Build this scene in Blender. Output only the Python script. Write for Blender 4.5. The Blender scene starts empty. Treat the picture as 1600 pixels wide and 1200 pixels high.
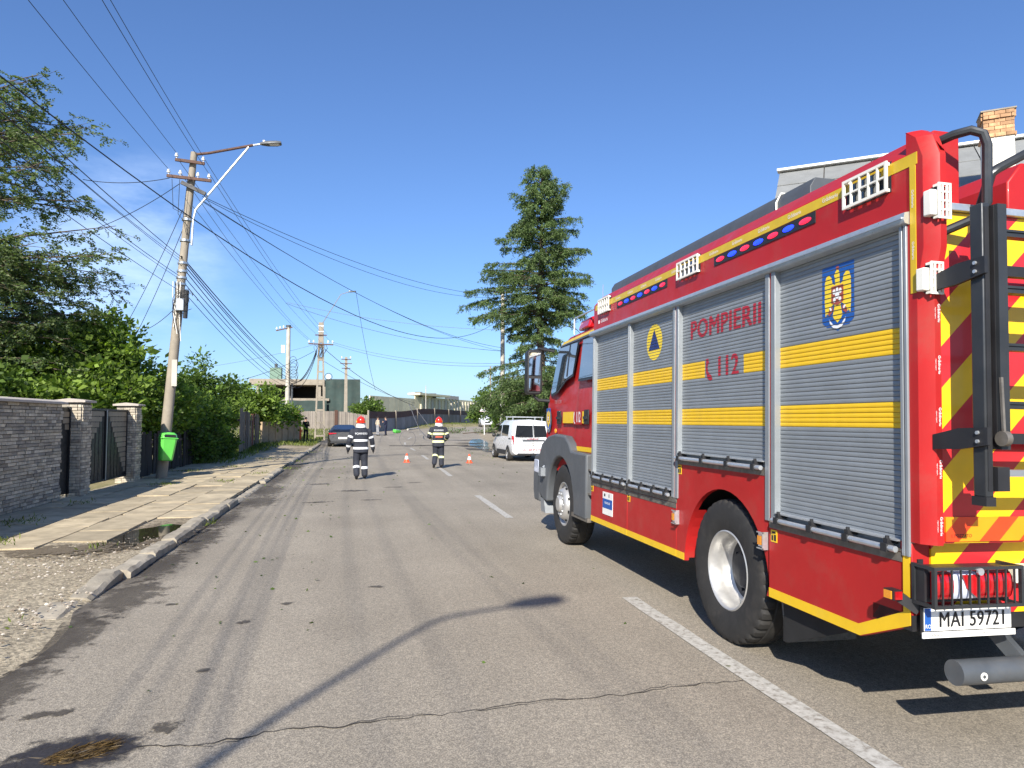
import bpy, bmesh, math, random
import numpy as np
from mathutils import Vector, Matrix, Euler

R = math.radians
random.seed(7)
rng = np.random.default_rng(11)
SC = bpy.context.scene
COL = SC.collection

# ------------------------------------------------------------------ camera
cam = bpy.data.cameras.new('camera')
cam.sensor_width = 36.0
cam.lens = 36.0 * 1110 / 1600
cam.clip_start = 0.05
cam.clip_end = 3000
camo = bpy.data.objects.new('camera', cam)
COL.objects.link(camo)
camo.location = (0, 0, 1.68)
camo.rotation_euler = (R(90 + 2.94), 0, R(-12.2))
SC.camera = camo

# ------------------------------------------------------------------ world, sun, exposure
SUN_AZ, SUN_EL = 202.0, 32.5          # clockwise from +Y, degrees
world = bpy.data.worlds.new('World')
SC.world = world
world.use_nodes = True
wn = world.node_tree
wn.nodes.clear()
sky = wn.nodes.new('ShaderNodeTexSky')
sky.sky_type = 'NISHITA'
sky.sun_disc = False
sky.sun_elevation = R(SUN_EL)
sky.sun_rotation = R(SUN_AZ)
sky.altitude = 100
sky.air_density = 1.0
sky.dust_density = 0.7
sky.ozone_density = 3.5
bg = wn.nodes.new('ShaderNodeBackground')
bg.inputs['Strength'].default_value = 0.092
wo = wn.nodes.new('ShaderNodeOutputWorld')
# a faint veil of cirrus drifting through the sky
tc = wn.nodes.new('ShaderNodeTexCoord')
mp = wn.nodes.new('ShaderNodeMapping')
mp.inputs['Scale'].default_value = (2.2, 2.2, 6.0)
mp.inputs['Location'].default_value = (0.35, 0.1, 0.55)
nz = wn.nodes.new('ShaderNodeTexNoise')
nz.inputs['Scale'].default_value = 1.6
nz.inputs['Detail'].default_value = 6
nz.inputs['Roughness'].default_value = 0.62
rp = wn.nodes.new('ShaderNodeValToRGB')
rp.color_ramp.elements[0].position = 0.40
rp.color_ramp.elements[0].color = (0, 0, 0, 1)
rp.color_ramp.elements[1].position = 0.75
rp.color_ramp.elements[1].color = (0.55, 0.55, 0.55, 1)
mx = wn.nodes.new('ShaderNodeMixRGB')
mx.inputs['Color2'].default_value = (13.0, 12.5, 11.5, 1)
wn.links.new(tc.outputs['Generated'], mp.inputs['Vector'])
wn.links.new(mp.outputs['Vector'], nz.inputs['Vector'])
wn.links.new(nz.outputs['Fac'], rp.inputs['Fac'])
# one soft bank of cloud low over the roofs on the left
dt = wn.nodes.new('ShaderNodeVectorMath'); dt.operation = 'DOT_PRODUCT'; dt.inputs[1].default_value = (-0.277, 0.939, 0.201)
wn.links.new(tc.outputs['Generated'], dt.inputs[0])
cm = wn.nodes.new('ShaderNodeMapRange'); cm.interpolation_type = 'SMOOTHSTEP'; cm.inputs['From Min'].default_value = 0.988; cm.inputs['From Max'].default_value = 0.9995
wn.links.new(dt.outputs['Value'], cm.inputs['Value'])
cf = wn.nodes.new('ShaderNodeMath'); cf.operation = 'MULTIPLY'
wn.links.new(cm.outputs['Result'], cf.inputs[0]); wn.links.new(rp.outputs['Color'], cf.inputs[1])
wn.links.new(cf.outputs[0], mx.inputs['Fac'])
wn.links.new(sky.outputs['Color'], mx.inputs['Color1'])
gm = wn.nodes.new('ShaderNodeGamma'); gm.inputs['Gamma'].default_value = 0.95
tint = wn.nodes.new('ShaderNodeMixRGB'); tint.blend_type = 'MULTIPLY'; tint.inputs['Fac'].default_value = 1.0
tint.inputs['Color2'].default_value = (0.78, 0.97, 1.28, 1)
wn.links.new(mx.outputs['Color'], gm.inputs['Color'])
wn.links.new(gm.outputs['Color'], tint.inputs['Color1'])
wn.links.new(tint.outputs['Color'], bg.inputs['Color'])
wn.links.new(bg.outputs['Background'], wo.inputs['Surface'])

to_sun = Vector((math.sin(R(SUN_AZ)) * math.cos(R(SUN_EL)), math.cos(R(SUN_AZ)) * math.cos(R(SUN_EL)), math.sin(R(SUN_EL))))
sl = bpy.data.lights.new('sun', 'SUN')
sl.energy = 5.0
sl.angle = R(0.53)
sl.color = (1.0, 0.94, 0.84)
so = bpy.data.objects.new('sun', sl)
so.rotation_euler = to_sun.to_track_quat('Z', 'Y').to_euler()
so.location = to_sun * 60
COL.objects.link(so)

SC.view_settings.view_transform = 'Standard'
SC.view_settings.look = 'None'
SC.view_settings.gamma = 1.0
SC.view_settings.use_curve_mapping = False
SC.view_settings.exposure = 0.70

# ------------------------------------------------------------------ materials
MATS = {}
def newmat(name):
    m = bpy.data.materials.new(name)
    m.use_nodes = True
    nt = m.node_tree
    b = nt.nodes['Principled BSDF']
    MATS[name] = m
    return m, nt, b

def N(nt, t, **kw):
    n = nt.nodes.new(t)
    for k, v in kw.items():
        if k in n.inputs:
            n.inputs[k].default_value = v
        else:
            setattr(n, k, v)
    return n

def ramp(nt, fac, stops):
    r = nt.nodes.new('ShaderNodeValToRGB')
    els = r.color_ramp.elements
    while len(els) < len(stops):
        els.new(0.5)
    for e, (p, c) in zip(els, stops):
        e.position = p
        e.color = (c[0], c[1], c[2], 1)
    nt.links.new(fac, r.inputs['Fac'])
    return r.outputs['Color']

def mixc(nt, fac, a, b, mode='MIX'):
    m = nt.nodes.new('ShaderNodeMixRGB')
    m.blend_type = mode
    for key, val in (('Fac', fac), ('Color1', a), ('Color2', b)):
        if hasattr(val, 'is_linked'):
            nt.links.new(val, m.inputs[key])
        elif isinstance(val, (int, float)):
            m.inputs[key].default_value = val
        else:
            m.inputs[key].default_value = (val[0], val[1], val[2], 1)
    return m.outputs['Color']

def objco(nt, scale=(1, 1, 1)):
    t = nt.nodes.new('ShaderNodeTexCoord')
    m = nt.nodes.new('ShaderNodeMapping')
    m.inputs['Scale'].default_value = scale
    nt.links.new(t.outputs['Object'], m.inputs['Vector'])
    return m.outputs['Vector']

def worldco(nt, scale=(1, 1, 1)):
    t = nt.nodes.new('ShaderNodeNewGeometry')
    m = nt.nodes.new('ShaderNodeMapping')
    m.inputs['Scale'].default_value = scale
    nt.links.new(t.outputs['Position'], m.inputs['Vector'])
    return m.outputs['Vector']

def noise(nt, vec, scale, detail=4, rough=0.55):
    n = nt.nodes.new('ShaderNodeTexNoise')
    n.inputs['Scale'].default_value = scale
    n.inputs['Detail'].default_value = detail
    n.inputs['Roughness'].default_value = rough
    nt.links.new(vec, n.inputs['Vector'])
    return n.outputs['Fac']

def bump(nt, b, h, strength, dist=0.01):
    n = nt.nodes.new('ShaderNodeBump')
    n.inputs['Strength'].default_value = strength
    n.inputs['Distance'].default_value = dist
    nt.links.new(h, n.inputs['Height'])
    nt.links.new(n.outputs['Normal'], b.inputs['Normal'])

def mat(name, col, rough=0.6, metal=0.0, var=0.12, scale=6.0, bmp=0.0, bscale=60.0, coat=0.0, spec=None, dirt=0.0, dirtcol=(0.16, 0.13, 0.1), emit=None, es=0.0, perobj=0.0):
    m, nt, b = newmat(name)
    v = worldco(nt) if perobj else objco(nt)
    lo = tuple(c * (1 - var) for c in col)
    hi = tuple(min(1, c * (1 + var)) for c in col)
    c = ramp(nt, noise(nt, v, scale, 5), [(0.3, lo), (0.7, hi)])
    if perobj:
        oi = nt.nodes.new('ShaderNodeObjectInfo')
        hs = nt.nodes.new('ShaderNodeHueSaturation')
        mr = nt.nodes.new('ShaderNodeMapRange')
        mr.inputs['To Min'].default_value = 1 - perobj
        mr.inputs['To Max'].default_value = 1 + perobj
        nt.links.new(oi.outputs['Random'], mr.inputs['Value'])
        nt.links.new(mr.outputs['Result'], hs.inputs['Value'])
        nt.links.new(c, hs.inputs['Color'])
        c = hs.outputs['Color']
    if dirt:
        d = noise(nt, v, scale * 0.6 + 1.3, 8, 0.7)
        f = ramp(nt, d, [(0.52, (0, 0, 0)), (0.75, (dirt, dirt, dirt))])
        c = mixc(nt, f, c, dirtcol)
    nt.links.new(c, b.inputs['Base Color'])
    b.inputs['Roughness'].default_value = rough
    if 0.15 < rough < 0.75:
        rv = ramp(nt, noise(nt, v, scale * 1.7, 6, 0.65), [(0.3, (max(.05, rough - .10),) * 3), (0.7, (min(1, rough + .14),) * 3)])
        nt.links.new(rv, b.inputs['Roughness'])
    b.inputs['Metallic'].default_value = metal
    if coat:
        b.inputs['Coat Weight'].default_value = coat
        b.inputs['Coat Roughness'].default_value = 0.06
    if spec is not None:
        b.inputs['Specular IOR Level'].default_value = spec
    if bmp:
        bump(nt, b, noise(nt, v, bscale, 6, 0.65), bmp)
    if emit:
        b.inputs['Emission Color'].default_value = (*emit, 1)
        b.inputs['Emission Strength'].default_value = es
    return m

RED = mat('red_paint', (0.40, 0.016, 0.016), 0.40, var=0.08, scale=3, coat=0.06, spec=0.3, dirt=0.4, dirtcol=(0.27, 0.075, 0.055))
YEL = mat('yellow_film', (0.80, 0.50, 0.015), 0.42, var=0.05, scale=8, dirt=0.2, dirtcol=(0.5, 0.36, 0.1))
YELDIM = mat('yellow_reflective_tape', (0.62, 0.42, 0.02), 0.38, var=0.07, scale=10)
ALU = mat('shutter_grey', (0.262, 0.283, 0.300), 0.42, metal=0.25, var=0.07, scale=5, perobj=0.06, dirt=0.14, dirtcol=(0.30, 0.29, 0.27))
ALUB = mat('aluminium', (0.58, 0.60, 0.62), 0.36, metal=0.7, var=0.06, scale=20, bmp=0.03)
ALUD = mat('aluminium_dull', (0.30, 0.32, 0.34), 0.45, metal=0.5, var=0.08, scale=12)
SILLM = mat('worn_steel', (0.20, 0.18, 0.155), 0.5, metal=0.5, var=0.3, scale=14, dirt=0.5)
BLK = mat('black_plastic', (0.018, 0.018, 0.02), 0.5, var=0.2)
BLKM = mat('black_anodised', (0.045, 0.048, 0.052), 0.38, metal=0.4, var=0.15)
DGREY = mat('dark_grey_box', (0.07, 0.078, 0.088), 0.5, var=0.1)
GREYP = mat('grey_fender_plastic', (0.085, 0.092, 0.10), 0.55, var=0.1, scale=4, dirt=0.25)
RUB = mat('tyre_rubber', (0.022, 0.021, 0.020), 0.75, var=0.25, scale=9, bmp=0.15, bscale=40, dirt=0.55, dirtcol=(0.07, 0.06, 0.05))
RIM = mat('wheel_silver', (0.52, 0.51, 0.49), 0.38, metal=0.55, var=0.08, scale=9, dirt=0.35, dirtcol=(0.22, 0.19, 0.16))
HUBM = mat('hub_dark', (0.05, 0.05, 0.055), 0.5, metal=0.3, var=0.2)
UNDER = mat('chassis_black', (0.012, 0.012, 0.012), 0.8, var=0.3)
CREAM = mat('cream_guard', (0.80, 0.78, 0.70), 0.45, var=0.03)
WHITE = mat('white_gloss', (0.80, 0.80, 0.79), 0.3, var=0.03)
WPLATE = mat('plate_white', (0.82, 0.81, 0.76), 0.4, var=0.03)
INK = mat('black_print', (0.012, 0.012, 0.014), 0.5, var=0.05)
REDINK = mat('red_print', (0.42, 0.015, 0.03), 0.45, var=0.05)
WINK = mat('white_print', (0.82, 0.82, 0.82), 0.5, var=0.03)
BLUEINK = mat('blue_print', (0.012, 0.09, 0.36), 0.45, var=0.05)
NAVYINK = mat('navy_print', (0.015, 0.03, 0.16), 0.45, var=0.05)
EAGLE = mat('gold_print', (0.86, 0.62, 0.03), 0.45, var=0.06)
BROWNINK = mat('brown_print', (0.36, 0.08, 0.05), 0.5, var=0.1)
ORANGEB = mat('orange_reflective', (0.85, 0.28, 0.01), 0.35, var=0.04)
ORRED = mat('orange_red_reflective', (0.82, 0.06, 0.01), 0.35, var=0.04)
LEDR = mat('led_red', (0.5, 0.02, 0.05), 0.3, emit=(1.0, 0.02, 0.07), es=0.8)
LEDB = mat('led_blue', (0.02, 0.05, 0.8), 0.3, emit=(0.01, 0.04, 1.0), es=1.6)
LENSR = mat('red_lens', (0.42, 0.008, 0.012), 0.12, var=0.2, scale=20, coat=0.6)
LENSW = mat('clear_lens', (0.62, 0.66, 0.78), 0.12, var=0.1, coat=0.6)
AMB = mat('amber_lens', (0.75, 0.28, 0.02), 0.2, coat=0.5)

def glass(name, col, rough=0.06):
    m, nt, b = newmat(name)
    b.inputs['Base Color'].default_value = (*col, 1)
    b.inputs['Roughness'].default_value = rough
    b.inputs['Specular IOR Level'].default_value = 0.9
    b.inputs['Coat Weight'].default_value = 1.0
    b.inputs['Coat Roughness'].default_value = 0.02
    return m
GLASS = glass('window_glass', (0.03, 0.04, 0.045))
GLASSB = glass('tinted_glass', (0.012, 0.014, 0.018))
MIRR = mat('mirror_glass', (0.7, 0.72, 0.75), 0.05, metal=1.0, var=0.01)

def chevron(name, c1, c2, period, off, mirror_x):
    m, nt, b = newmat(name)
    t = nt.nodes.new('ShaderNodeTexCoord')
    s = nt.nodes.new('ShaderNodeSeparateXYZ')
    nt.links.new(t.outputs['Object'], s.inputs[0])
    def M(op, a, bb=None, c=None):
        n = nt.nodes.new('ShaderNodeMath'); n.operation = op
        for i, q in enumerate((a, bb, c)):
            if q is None: continue
            if hasattr(q, 'is_linked'): nt.links.new(q, n.inputs[i])
            else: n.inputs[i].default_value = q
        return n.outputs[0]
    ax = M('ABSOLUTE', s.outputs['X']) if mirror_x else s.outputs['X']
    k = M('ADD', s.outputs['Z'], ax) if mirror_x else M('SUBTRACT', s.outputs['Z'], ax)
    k = M('ADD', k, off)
    f = M('FRACT', M('DIVIDE', k, period))
    g = M('GREATER_THAN', f, 0.5)
    v = objco(nt)
    d = ramp(nt, noise(nt, v, 9, 5), [(0.3, (0.9, 0.9, 0.9)), (0.7, (1, 1, 1))])
    nt.links.new(mixc(nt, 1.0, mixc(nt, g, c1, c2), d, 'MULTIPLY'), b.inputs['Base Color'])
    b.inputs['Roughness'].default_value = 0.36
    b.inputs['Coat Weight'].default_value = 0.2
    return m
CHEV = chevron('chevron_red_yellow', (0.58, 0.022, 0.028), (0.90, 0.54, 0.010), 0.415, -0.095, True)
CHEVO = chevron('chevron_orange', (0.85, 0.06, 0.012), (0.92, 0.30, 0.008), 0.24, 0.0, True)

CONC = mat('pole_concrete', (0.29, 0.25, 0.195), 0.85, var=0.15, scale=3, bmp=0.3, bscale=30, dirt=0.4, dirtcol=(0.18, 0.15, 0.11))
CONCP = mat('pale_concrete', (0.46, 0.43, 0.37), 0.85, var=0.15, scale=2, bmp=0.3, bscale=25, dirt=0.3)
RUST = mat('rusty_iron', (0.095, 0.048, 0.032), 0.75, var=0.35, scale=15, bmp=0.2)
GALV = mat('galvanised', (0.55, 0.58, 0.60), 0.35, metal=0.75, var=0.1, scale=25)
PORC = mat('porcelain', (0.78, 0.78, 0.76), 0.2, var=0.04)
WIRE = mat('black_cable', (0.012, 0.012, 0.014), 0.6, var=0.1)
WIREG = mat('grey_cable', (0.10, 0.10, 0.11), 0.6, var=0.1)
GREENP = mat('green_plastic', (0.13, 0.60, 0.09), 0.38, var=0.06, scale=5, coat=0.15)
STONES = [mat('slate_strip_%s' % w, c, 0.8, var=0.22, scale=14, bmp=0.5, bscale=50, perobj=0.14) for w, c in
          (('pale', (0.52, 0.455, 0.35)), ('mid', (0.40, 0.35, 0.27)), ('dark', (0.28, 0.247, 0.198)))]
MORTAR = mat('mortar', (0.14, 0.135, 0.13), 0.95, var=0.2, bmp=0.3)
CAPST = mat('coping_concrete', (0.44, 0.39, 0.34), 0.9, var=0.12, scale=4, bmp=0.3, dirt=0.25)
GATEB = mat('black_gate_steel', (0.009, 0.009, 0.010), 0.5, var=0.2)
TAUPE = mat('taupe_slat', (0.25, 0.21, 0.155), 0.6, var=0.1, perobj=0.12)
PAVE = mat('paving_concrete', (0.43, 0.355, 0.235), 0.9, var=0.22, scale=3.5, bmp=0.6, bscale=35, dirt=0.75, dirtcol=(0.20, 0.155, 0.095), perobj=0.16)
KERBM = mat('kerb_concrete', (0.36, 0.315, 0.24), 0.9, var=0.25, scale=6, bmp=0.8, bscale=25, dirt=0.75, perobj=0.12)
BOARD = mat('weathered_board', (0.15, 0.115, 0.08), 0.85, var=0.35, scale=5, bmp=0.3, perobj=0.45)
TANB = mat('tan_panel', (0.40, 0.29, 0.18), 0.85, var=0.15, scale=3, dirt=0.35, perobj=0.1)
RUSTP = mat('rusty_sheet', (0.19, 0.06, 0.03), 0.8, var=0.3, scale=7)
FENCEG = mat('grey_sheet_fence', (0.20, 0.20, 0.205), 0.7, metal=0.1, var=0.12, scale=2, perobj=0.2)
FENCEBR = mat('brown_sheet_fence', (0.060, 0.022, 0.016), 0.7, var=0.15, perobj=0.2)
FENCEP = mat('pale_sheet_fence', (0.25, 0.215, 0.18), 0.75, var=0.12, scale=2, perobj=0.2)
ASBEST = mat('roof_sheet_grey', (0.21, 0.215, 0.21), 0.85, var=0.1, scale=3, bmp=0.2, dirt=0.3, dirtcol=(0.2, 0.2, 0.18), perobj=0.08)
BRICK = mat('chimney_brick', (0.47, 0.27, 0.14), 0.9, var=0.25, scale=12, bmp=0.4, perobj=0.3, dirt=0.3)
PLAST = mat('white_plaster', (0.78, 0.74, 0.64), 0.9, var=0.05, scale=4, dirt=0.12)
WALLM = mat('beige_render', (0.55, 0.48, 0.36), 0.9, var=0.08, scale=2, dirt=0.2)
CREAMW = mat('cream_panel', (0.62, 0.55, 0.38), 0.8, var=0.08, scale=1, dirt=0.25, perobj=0.12)
MESHG = mat('green_scaffold_net', (0.036, 0.058, 0.052), 0.9, var=0.25, scale=0.7, dirt=0.2)
HYDR = mat('hydrant_orange', (0.75, 0.12, 0.02), 0.45, var=0.1, dirt=0.2)
CONEO = mat('cone_orange', (0.85, 0.085, 0.02), 0.5, var=0.05)
SUIT = mat('navy_suit', (0.022, 0.025, 0.036), 0.85, var=0.25, scale=12, bmp=0.25, bscale=25)
SILV = mat('silver_reflective', (0.74, 0.75, 0.76), 0.4, var=0.05)
LIME = mat('lime_silver_band', (0.82, 0.84, 0.42), 0.45, var=0.05)
HELM = mat('helmet_red', (0.75, 0.035, 0.015), 0.22, var=0.03, coat=0.6)
SKIN = mat('skin', (0.48, 0.29, 0.20), 0.6, var=0.06)
HAIR = mat('dark_hair', (0.03, 0.02, 0.015), 0.7)
CLOTHW = mat('white_cloth', (0.76, 0.74, 0.70), 0.9, var=0.06, bmp=0.2)
CLOTHT = mat('tan_shirt', (0.50, 0.42, 0.31), 0.9, var=0.08)
CLOTHG = mat('grey_trousers', (0.30, 0.30, 0.31), 0.9, var=0.08)
CLOTHN = mat('navy_cloth', (0.012, 0.015, 0.04), 0.9, var=0.1)
CLOTHK = mat('black_cloth', (0.010, 0.010, 0.012), 0.9, var=0.1)
BOOT = mat('black_boot', (0.014, 0.013, 0.013), 0.55, var=0.1)
CARW = mat('car_white', (0.76, 0.77, 0.78), 0.25, var=0.02, coat=0.6)
CARB = mat('car_black', (0.006, 0.006, 0.007), 0.35, var=0.05, coat=0.12)
CARG = mat('car_grey', (0.28, 0.29, 0.30), 0.3, metal=0.4, coat=0.5)

def leafmat(name, dark, light, trans=0.35):
    m, nt, b = newmat(name)
    g = nt.nodes.new('ShaderNodeNewGeometry')
    c = ramp(nt, g.outputs['Random Per Island'], [(0.0, dark), (0.75, light), (1.0, tuple(min(1, x * 1.35) for x in light))])
    v = worldco(nt)
    cl = ramp(nt, noise(nt, v, 0.9, 3), [(0.3, (0.72, 0.72, 0.72)), (0.7, (1.15, 1.15, 1.1))])
    c = mixc(nt, 1.0, c, cl, 'MULTIPLY')
    nt.links.new(c, b.inputs['Base Color'])
    b.inputs['Roughness'].default_value = 0.5
    b.inputs['Specular IOR Level'].default_value = 0.35
    tr = nt.nodes.new('ShaderNodeBsdfTranslucent')
    tm = mixc(nt, 1.0, c, (1.3, 1.45, 0.55), 'MULTIPLY')
    nt.links.new(tm, tr.inputs['Color'])
    ms = nt.nodes.new('ShaderNodeMixShader')
    ms.inputs[0].default_value = trans
    out = nt.nodes['Material Output']
    nt.links.new(b.outputs[0], ms.inputs[1])
    nt.links.new(tr.outputs[0], ms.inputs[2])
    nt.links.new(ms.outputs[0], out.inputs['Surface'])
    return m
LOCUST = leafmat('locust_leaf', (0.055, 0.095, 0.042), (0.175, 0.225, 0.095), 0.45)
BROAD = leafmat('broad_leaf', (0.055, 0.105, 0.018), (0.215, 0.305, 0.060), 0.45)
HEDGE = leafmat('hedge_leaf', (0.035, 0.072, 0.015), (0.130, 0.205, 0.042), 0.4)
SPRUCE = leafmat('spruce_needle', (0.038, 0.074, 0.030), (0.150, 0.215, 0.075), 0.3)
FARLEAF = leafmat('far_leaf', (0.05, 0.095, 0.02), (0.14, 0.21, 0.045), 0.35)
GRASSM = leafmat('grass_blade', (0.06, 0.10, 0.015), (0.20, 0.24, 0.05), 0.35)
STRAW = leafmat('straw', (0.03, 0.018, 0.008), (0.115, 0.072, 0.024), 0.1)
BARK = mat('bark', (0.10, 0.075, 0.055), 0.95, var=0.35, scale=10, bmp=0.6, bscale=30)

# ------------------------------------------------------------------ mesh builder
class MB:
    def __init__(s):
        s.v = []; s.f = []; s.m = []
    def add(s, vs, fs, m=0):
        o = len(s.v)
        s.v.extend([tuple(p) for p in vs])
        s.f.extend([tuple(i + o for i in f) for f in fs])
        s.m.extend([m] * len(fs))
    def box(s, x0, x1, y0, y1, z0, z1, m=0):
        s.add([(x0, y0, z0), (x1, y0, z0), (x1, y1, z0), (x0, y1, z0), (x0, y0, z1), (x1, y0, z1), (x1, y1, z1), (x0, y1, z1)],
              [(0, 3, 2, 1), (4, 5, 6, 7), (0, 1, 5, 4), (1, 2, 6, 5), (2, 3, 7, 6), (3, 0, 4, 7)], m)
        return s
    def quad(s, a, b, c, d, m=0):
        s.add([a, b, c, d], [(0, 1, 2, 3)], m); return s
    def cyl(s, p, q, r0, r1=None, n=12, m=0, caps=True):
        return s.tube([p, q], [r0, r0 if r1 is None else r1], n, m, caps)
    def tube(s, pts, r, n=8, m=0, caps=True, squash=None):
        pts = [Vector(p) for p in pts]
        if not hasattr(r, '__len__'): r = [r] * len(pts)
        vs = []; fs = []
        prev = None
        for i, p in enumerate(pts):
            t = (pts[min(i + 1, len(pts) - 1)] - pts[max(i - 1, 0)])
            t = t.normalized() if t.length > 1e-9 else Vector((0, 0, 1))
            if prev is None:
                a = Vector((0, 0, 1)) if abs(t.z) < 0.9 else Vector((1, 0, 0))
                u = (a - t * a.dot(t)).normalized()
            else:
                u = (prev - t * prev.dot(t))
                u = u.normalized() if u.length > 1e-6 else prev
            prev = u
            w = t.cross(u)
            for k in range(n):
                an = 2 * math.pi * (k + 0.5) / n
                vs.append(p + (u * math.cos(an) + w * math.sin(an)) * r[i])
        for i in range(len(pts) - 1):
            for k in range(n):
                a = i * n + k; b = i * n + (k + 1) % n
                fs.append((a, b, b + n, a + n))
        if caps:
            fs.append(tuple(reversed(range(n))))
            fs.append(tuple(range((len(pts) - 1) * n, len(pts) * n)))
        s.add(vs, fs, m); return s
    def beam(s, p, q, w, h, m=0):
        p = Vector(p); q = Vector(q); t = (q - p).normalized()
        a = Vector((0, 0, 1)) if abs(t.z) < 0.95 else Vector((0, 1, 0))
        u = t.cross(a).normalized(); v = u.cross(t)
        vs = []
        for c in (p, q):
            for su, sv in ((-1, -1), (1, -1), (1, 1), (-1, 1)):
                vs.append(c + u * su * w / 2 + v * sv * h / 2)
        s.add(vs, [(0, 3, 2, 1), (4, 5, 6, 7), (0, 1, 5, 4), (1, 2, 6, 5), (2, 3, 7, 6), (3, 0, 4, 7)], m); return s
    def prism(s, poly, ax, a, b, m=0):
        """poly in the two axes other than ax (in x,y,z order), extruded from a to b."""
        n = len(poly)
        def mk(p, t):
            if ax == 'x': return (t, p[0], p[1])
            if ax == 'y': return (p[0], t, p[1])
            return (p[0], p[1], t)
        vs = [mk(p, a) for p in poly] + [mk(p, b) for p in poly]
        fs = [tuple(range(n)), tuple(reversed(range(n, 2 * n)))]
        for i in range(n):
            j = (i + 1) % n
            fs.append((i, i + n, j + n, j))
        s.add(vs, fs, m); return s
    def lathe(s, prof, n=32, m=0, axis='x', c=(0, 0, 0), mats=None):
        """prof: (r, t) along the axis."""
        vs = []
        for r, t in prof:
            for k in range(n):
                an = 2 * math.pi * k / n
                a, b = r * math.cos(an), r * math.sin(an)
                if axis == 'x': p = (c[0] + t, c[1] + a, c[2] + b)
                elif axis == 'y': p = (c[0] + a, c[1] + t, c[2] + b)
                else: p = (c[0] + a, c[1] + b, c[2] + t)
                vs.append(p)
        for i in range(len(prof) - 1):
            fs = []
            for k in range(n):
                fs.append((i * n + k, i * n + (k + 1) % n, (i + 1) * n + (k + 1) % n, (i + 1) * n + k))
            if i == 0: s.add(vs, fs, mats[i] if mats else m); base = len(s.v) - len(vs)
            else:
                s.f.extend([tuple(j + base for j in f) for f in fs]); s.m.extend([mats[i] if mats else m] * len(fs))
        return s
    def sphere(s, c, r, n=12, m=0, sc=(1, 1, 1)):
        prof = [(max(1e-4, math.sin(math.pi * i / (n // 2))), -math.cos(math.pi * i / (n // 2))) for i in range(n // 2 + 1)]
        o = len(s.v)
        s.lathe(prof, n, m, 'z')
        for i in range(o, len(s.v)):
            x, y, z = s.v[i]
            s.v[i] = (c[0] + x * r * sc[0], c[1] + y * r * sc[1], c[2] + z * r * sc[2])
        return s
    def mesh(s, name, mats, off=(0, 0, 0), smooth=35, fix=True):
        me = bpy.data.meshes.new(name)
        me.from_pydata([(x - off[0], y - off[1], z - off[2]) for x, y, z in s.v], [], s.f)
        if not isinstance(mats, (list, tuple)): mats = [mats]
        for q in mats: me.materials.append(q)
        me.polygons.foreach_set('material_index', s.m)
        if fix:
            bm = bmesh.new(); bm.from_mesh(me)
            bmesh.ops.recalc_face_normals(bm, faces=bm.faces)
            bm.to_mesh(me); bm.free()
        if smooth:
            me.polygons.foreach_set('use_smooth', [True] * len(me.polygons))
            me.set_sharp_from_angle(angle=R(smooth))
        me.update()
        return me
    def build(s, name, mats, parent=None, off=(0, 0, 0), smooth=35, bevel=0.0, loc=None, rot=None):
        o = inst(name, s.mesh(name, mats, off, smooth), parent, loc, rot)
        if bevel:
            b = o.modifiers.new('bevel', 'BEVEL'); b.width = bevel; b.segments = 2; b.limit_method = 'ANGLE'; b.angle_limit = R(40)
            b.harden_normals = False
        return o

def inst(name, me, parent=None, loc=None, rot=None, scale=None):
    o = bpy.data.objects.new(name, me)
    COL.objects.link(o)
    if parent is not None: o.parent = parent
    if loc is not None: o.location = loc
    if rot is not None: o.rotation_euler = rot
    if scale is not None: o.scale = scale
    return o

def tag(o, label=None, cat=None, group=None, kind=None):
    if label: o['label'] = label
    if cat: o['category'] = cat
    if group: o['group'] = group
    if kind: o['kind'] = kind
    return o

def thing(name, label, cat, loc=(0, 0, 0), rz=0.0, group=None):
    o = bpy.data.objects.new(name, None)
    o.empty_display_size = 0.2
    COL.objects.link(o)
    o.location = loc; o.rotation_euler = (0, 0, rz)
    return tag(o, label, cat, group)

_tc = {}
def text_mesh(s, size, squeeze=1.0, bold=0.0, mat_=None, space=1.0, stack=False):
    key = (s, size, squeeze, bold, mat_.name if mat_ else '', space, stack)
    if key in _tc: return _tc[key]
    cu = bpy.data.curves.new('lettering', 'FONT')
    cu.body = s; cu.size = size; cu.align_x = 'CENTER'; cu.align_y = 'CENTER'
    cu.offset = 0.0 if (stack or 'M' in s) else bold; cu.resolution_u = 3; cu.space_character = space
    ob = bpy.data.objects.new('lettering_tmp', cu)
    COL.objects.link(ob)
    dg = bpy.context.evaluated_depsgraph_get()
    me = bpy.data.meshes.new_from_object(ob.evaluated_get(dg))
    bpy.data.objects.remove(ob); bpy.data.curves.remove(cu)
    me.name = 'lettering'
    me.materials.clear()
    if mat_: me.materials.append(mat_)
    if squeeze != 1.0:
        for v in me.vertices: v.co.x *= squeeze
    if stack:
        # a heavier cut: the same letters laid side by side in thin film layers
        bm = bmesh.new()
        for i, dx in enumerate((-1.0, -0.33, 0.33, 1.0)):
            c2 = me.copy()
            for v in c2.vertices: v.co = Vector((v.co.x + dx * bold, v.co.y + (.35 * bold if i % 2 else -.35 * bold), i * 0.0003))
            bm.from_mesh(c2); bpy.data.meshes.remove(c2)
        bm.to_mesh(me); bm.free()
    _tc[key] = me
    return me

def xf_mesh(me, fn):
    me = me.copy()
    for v in me.vertices: v.co = fn(v.co)
    return me

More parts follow.
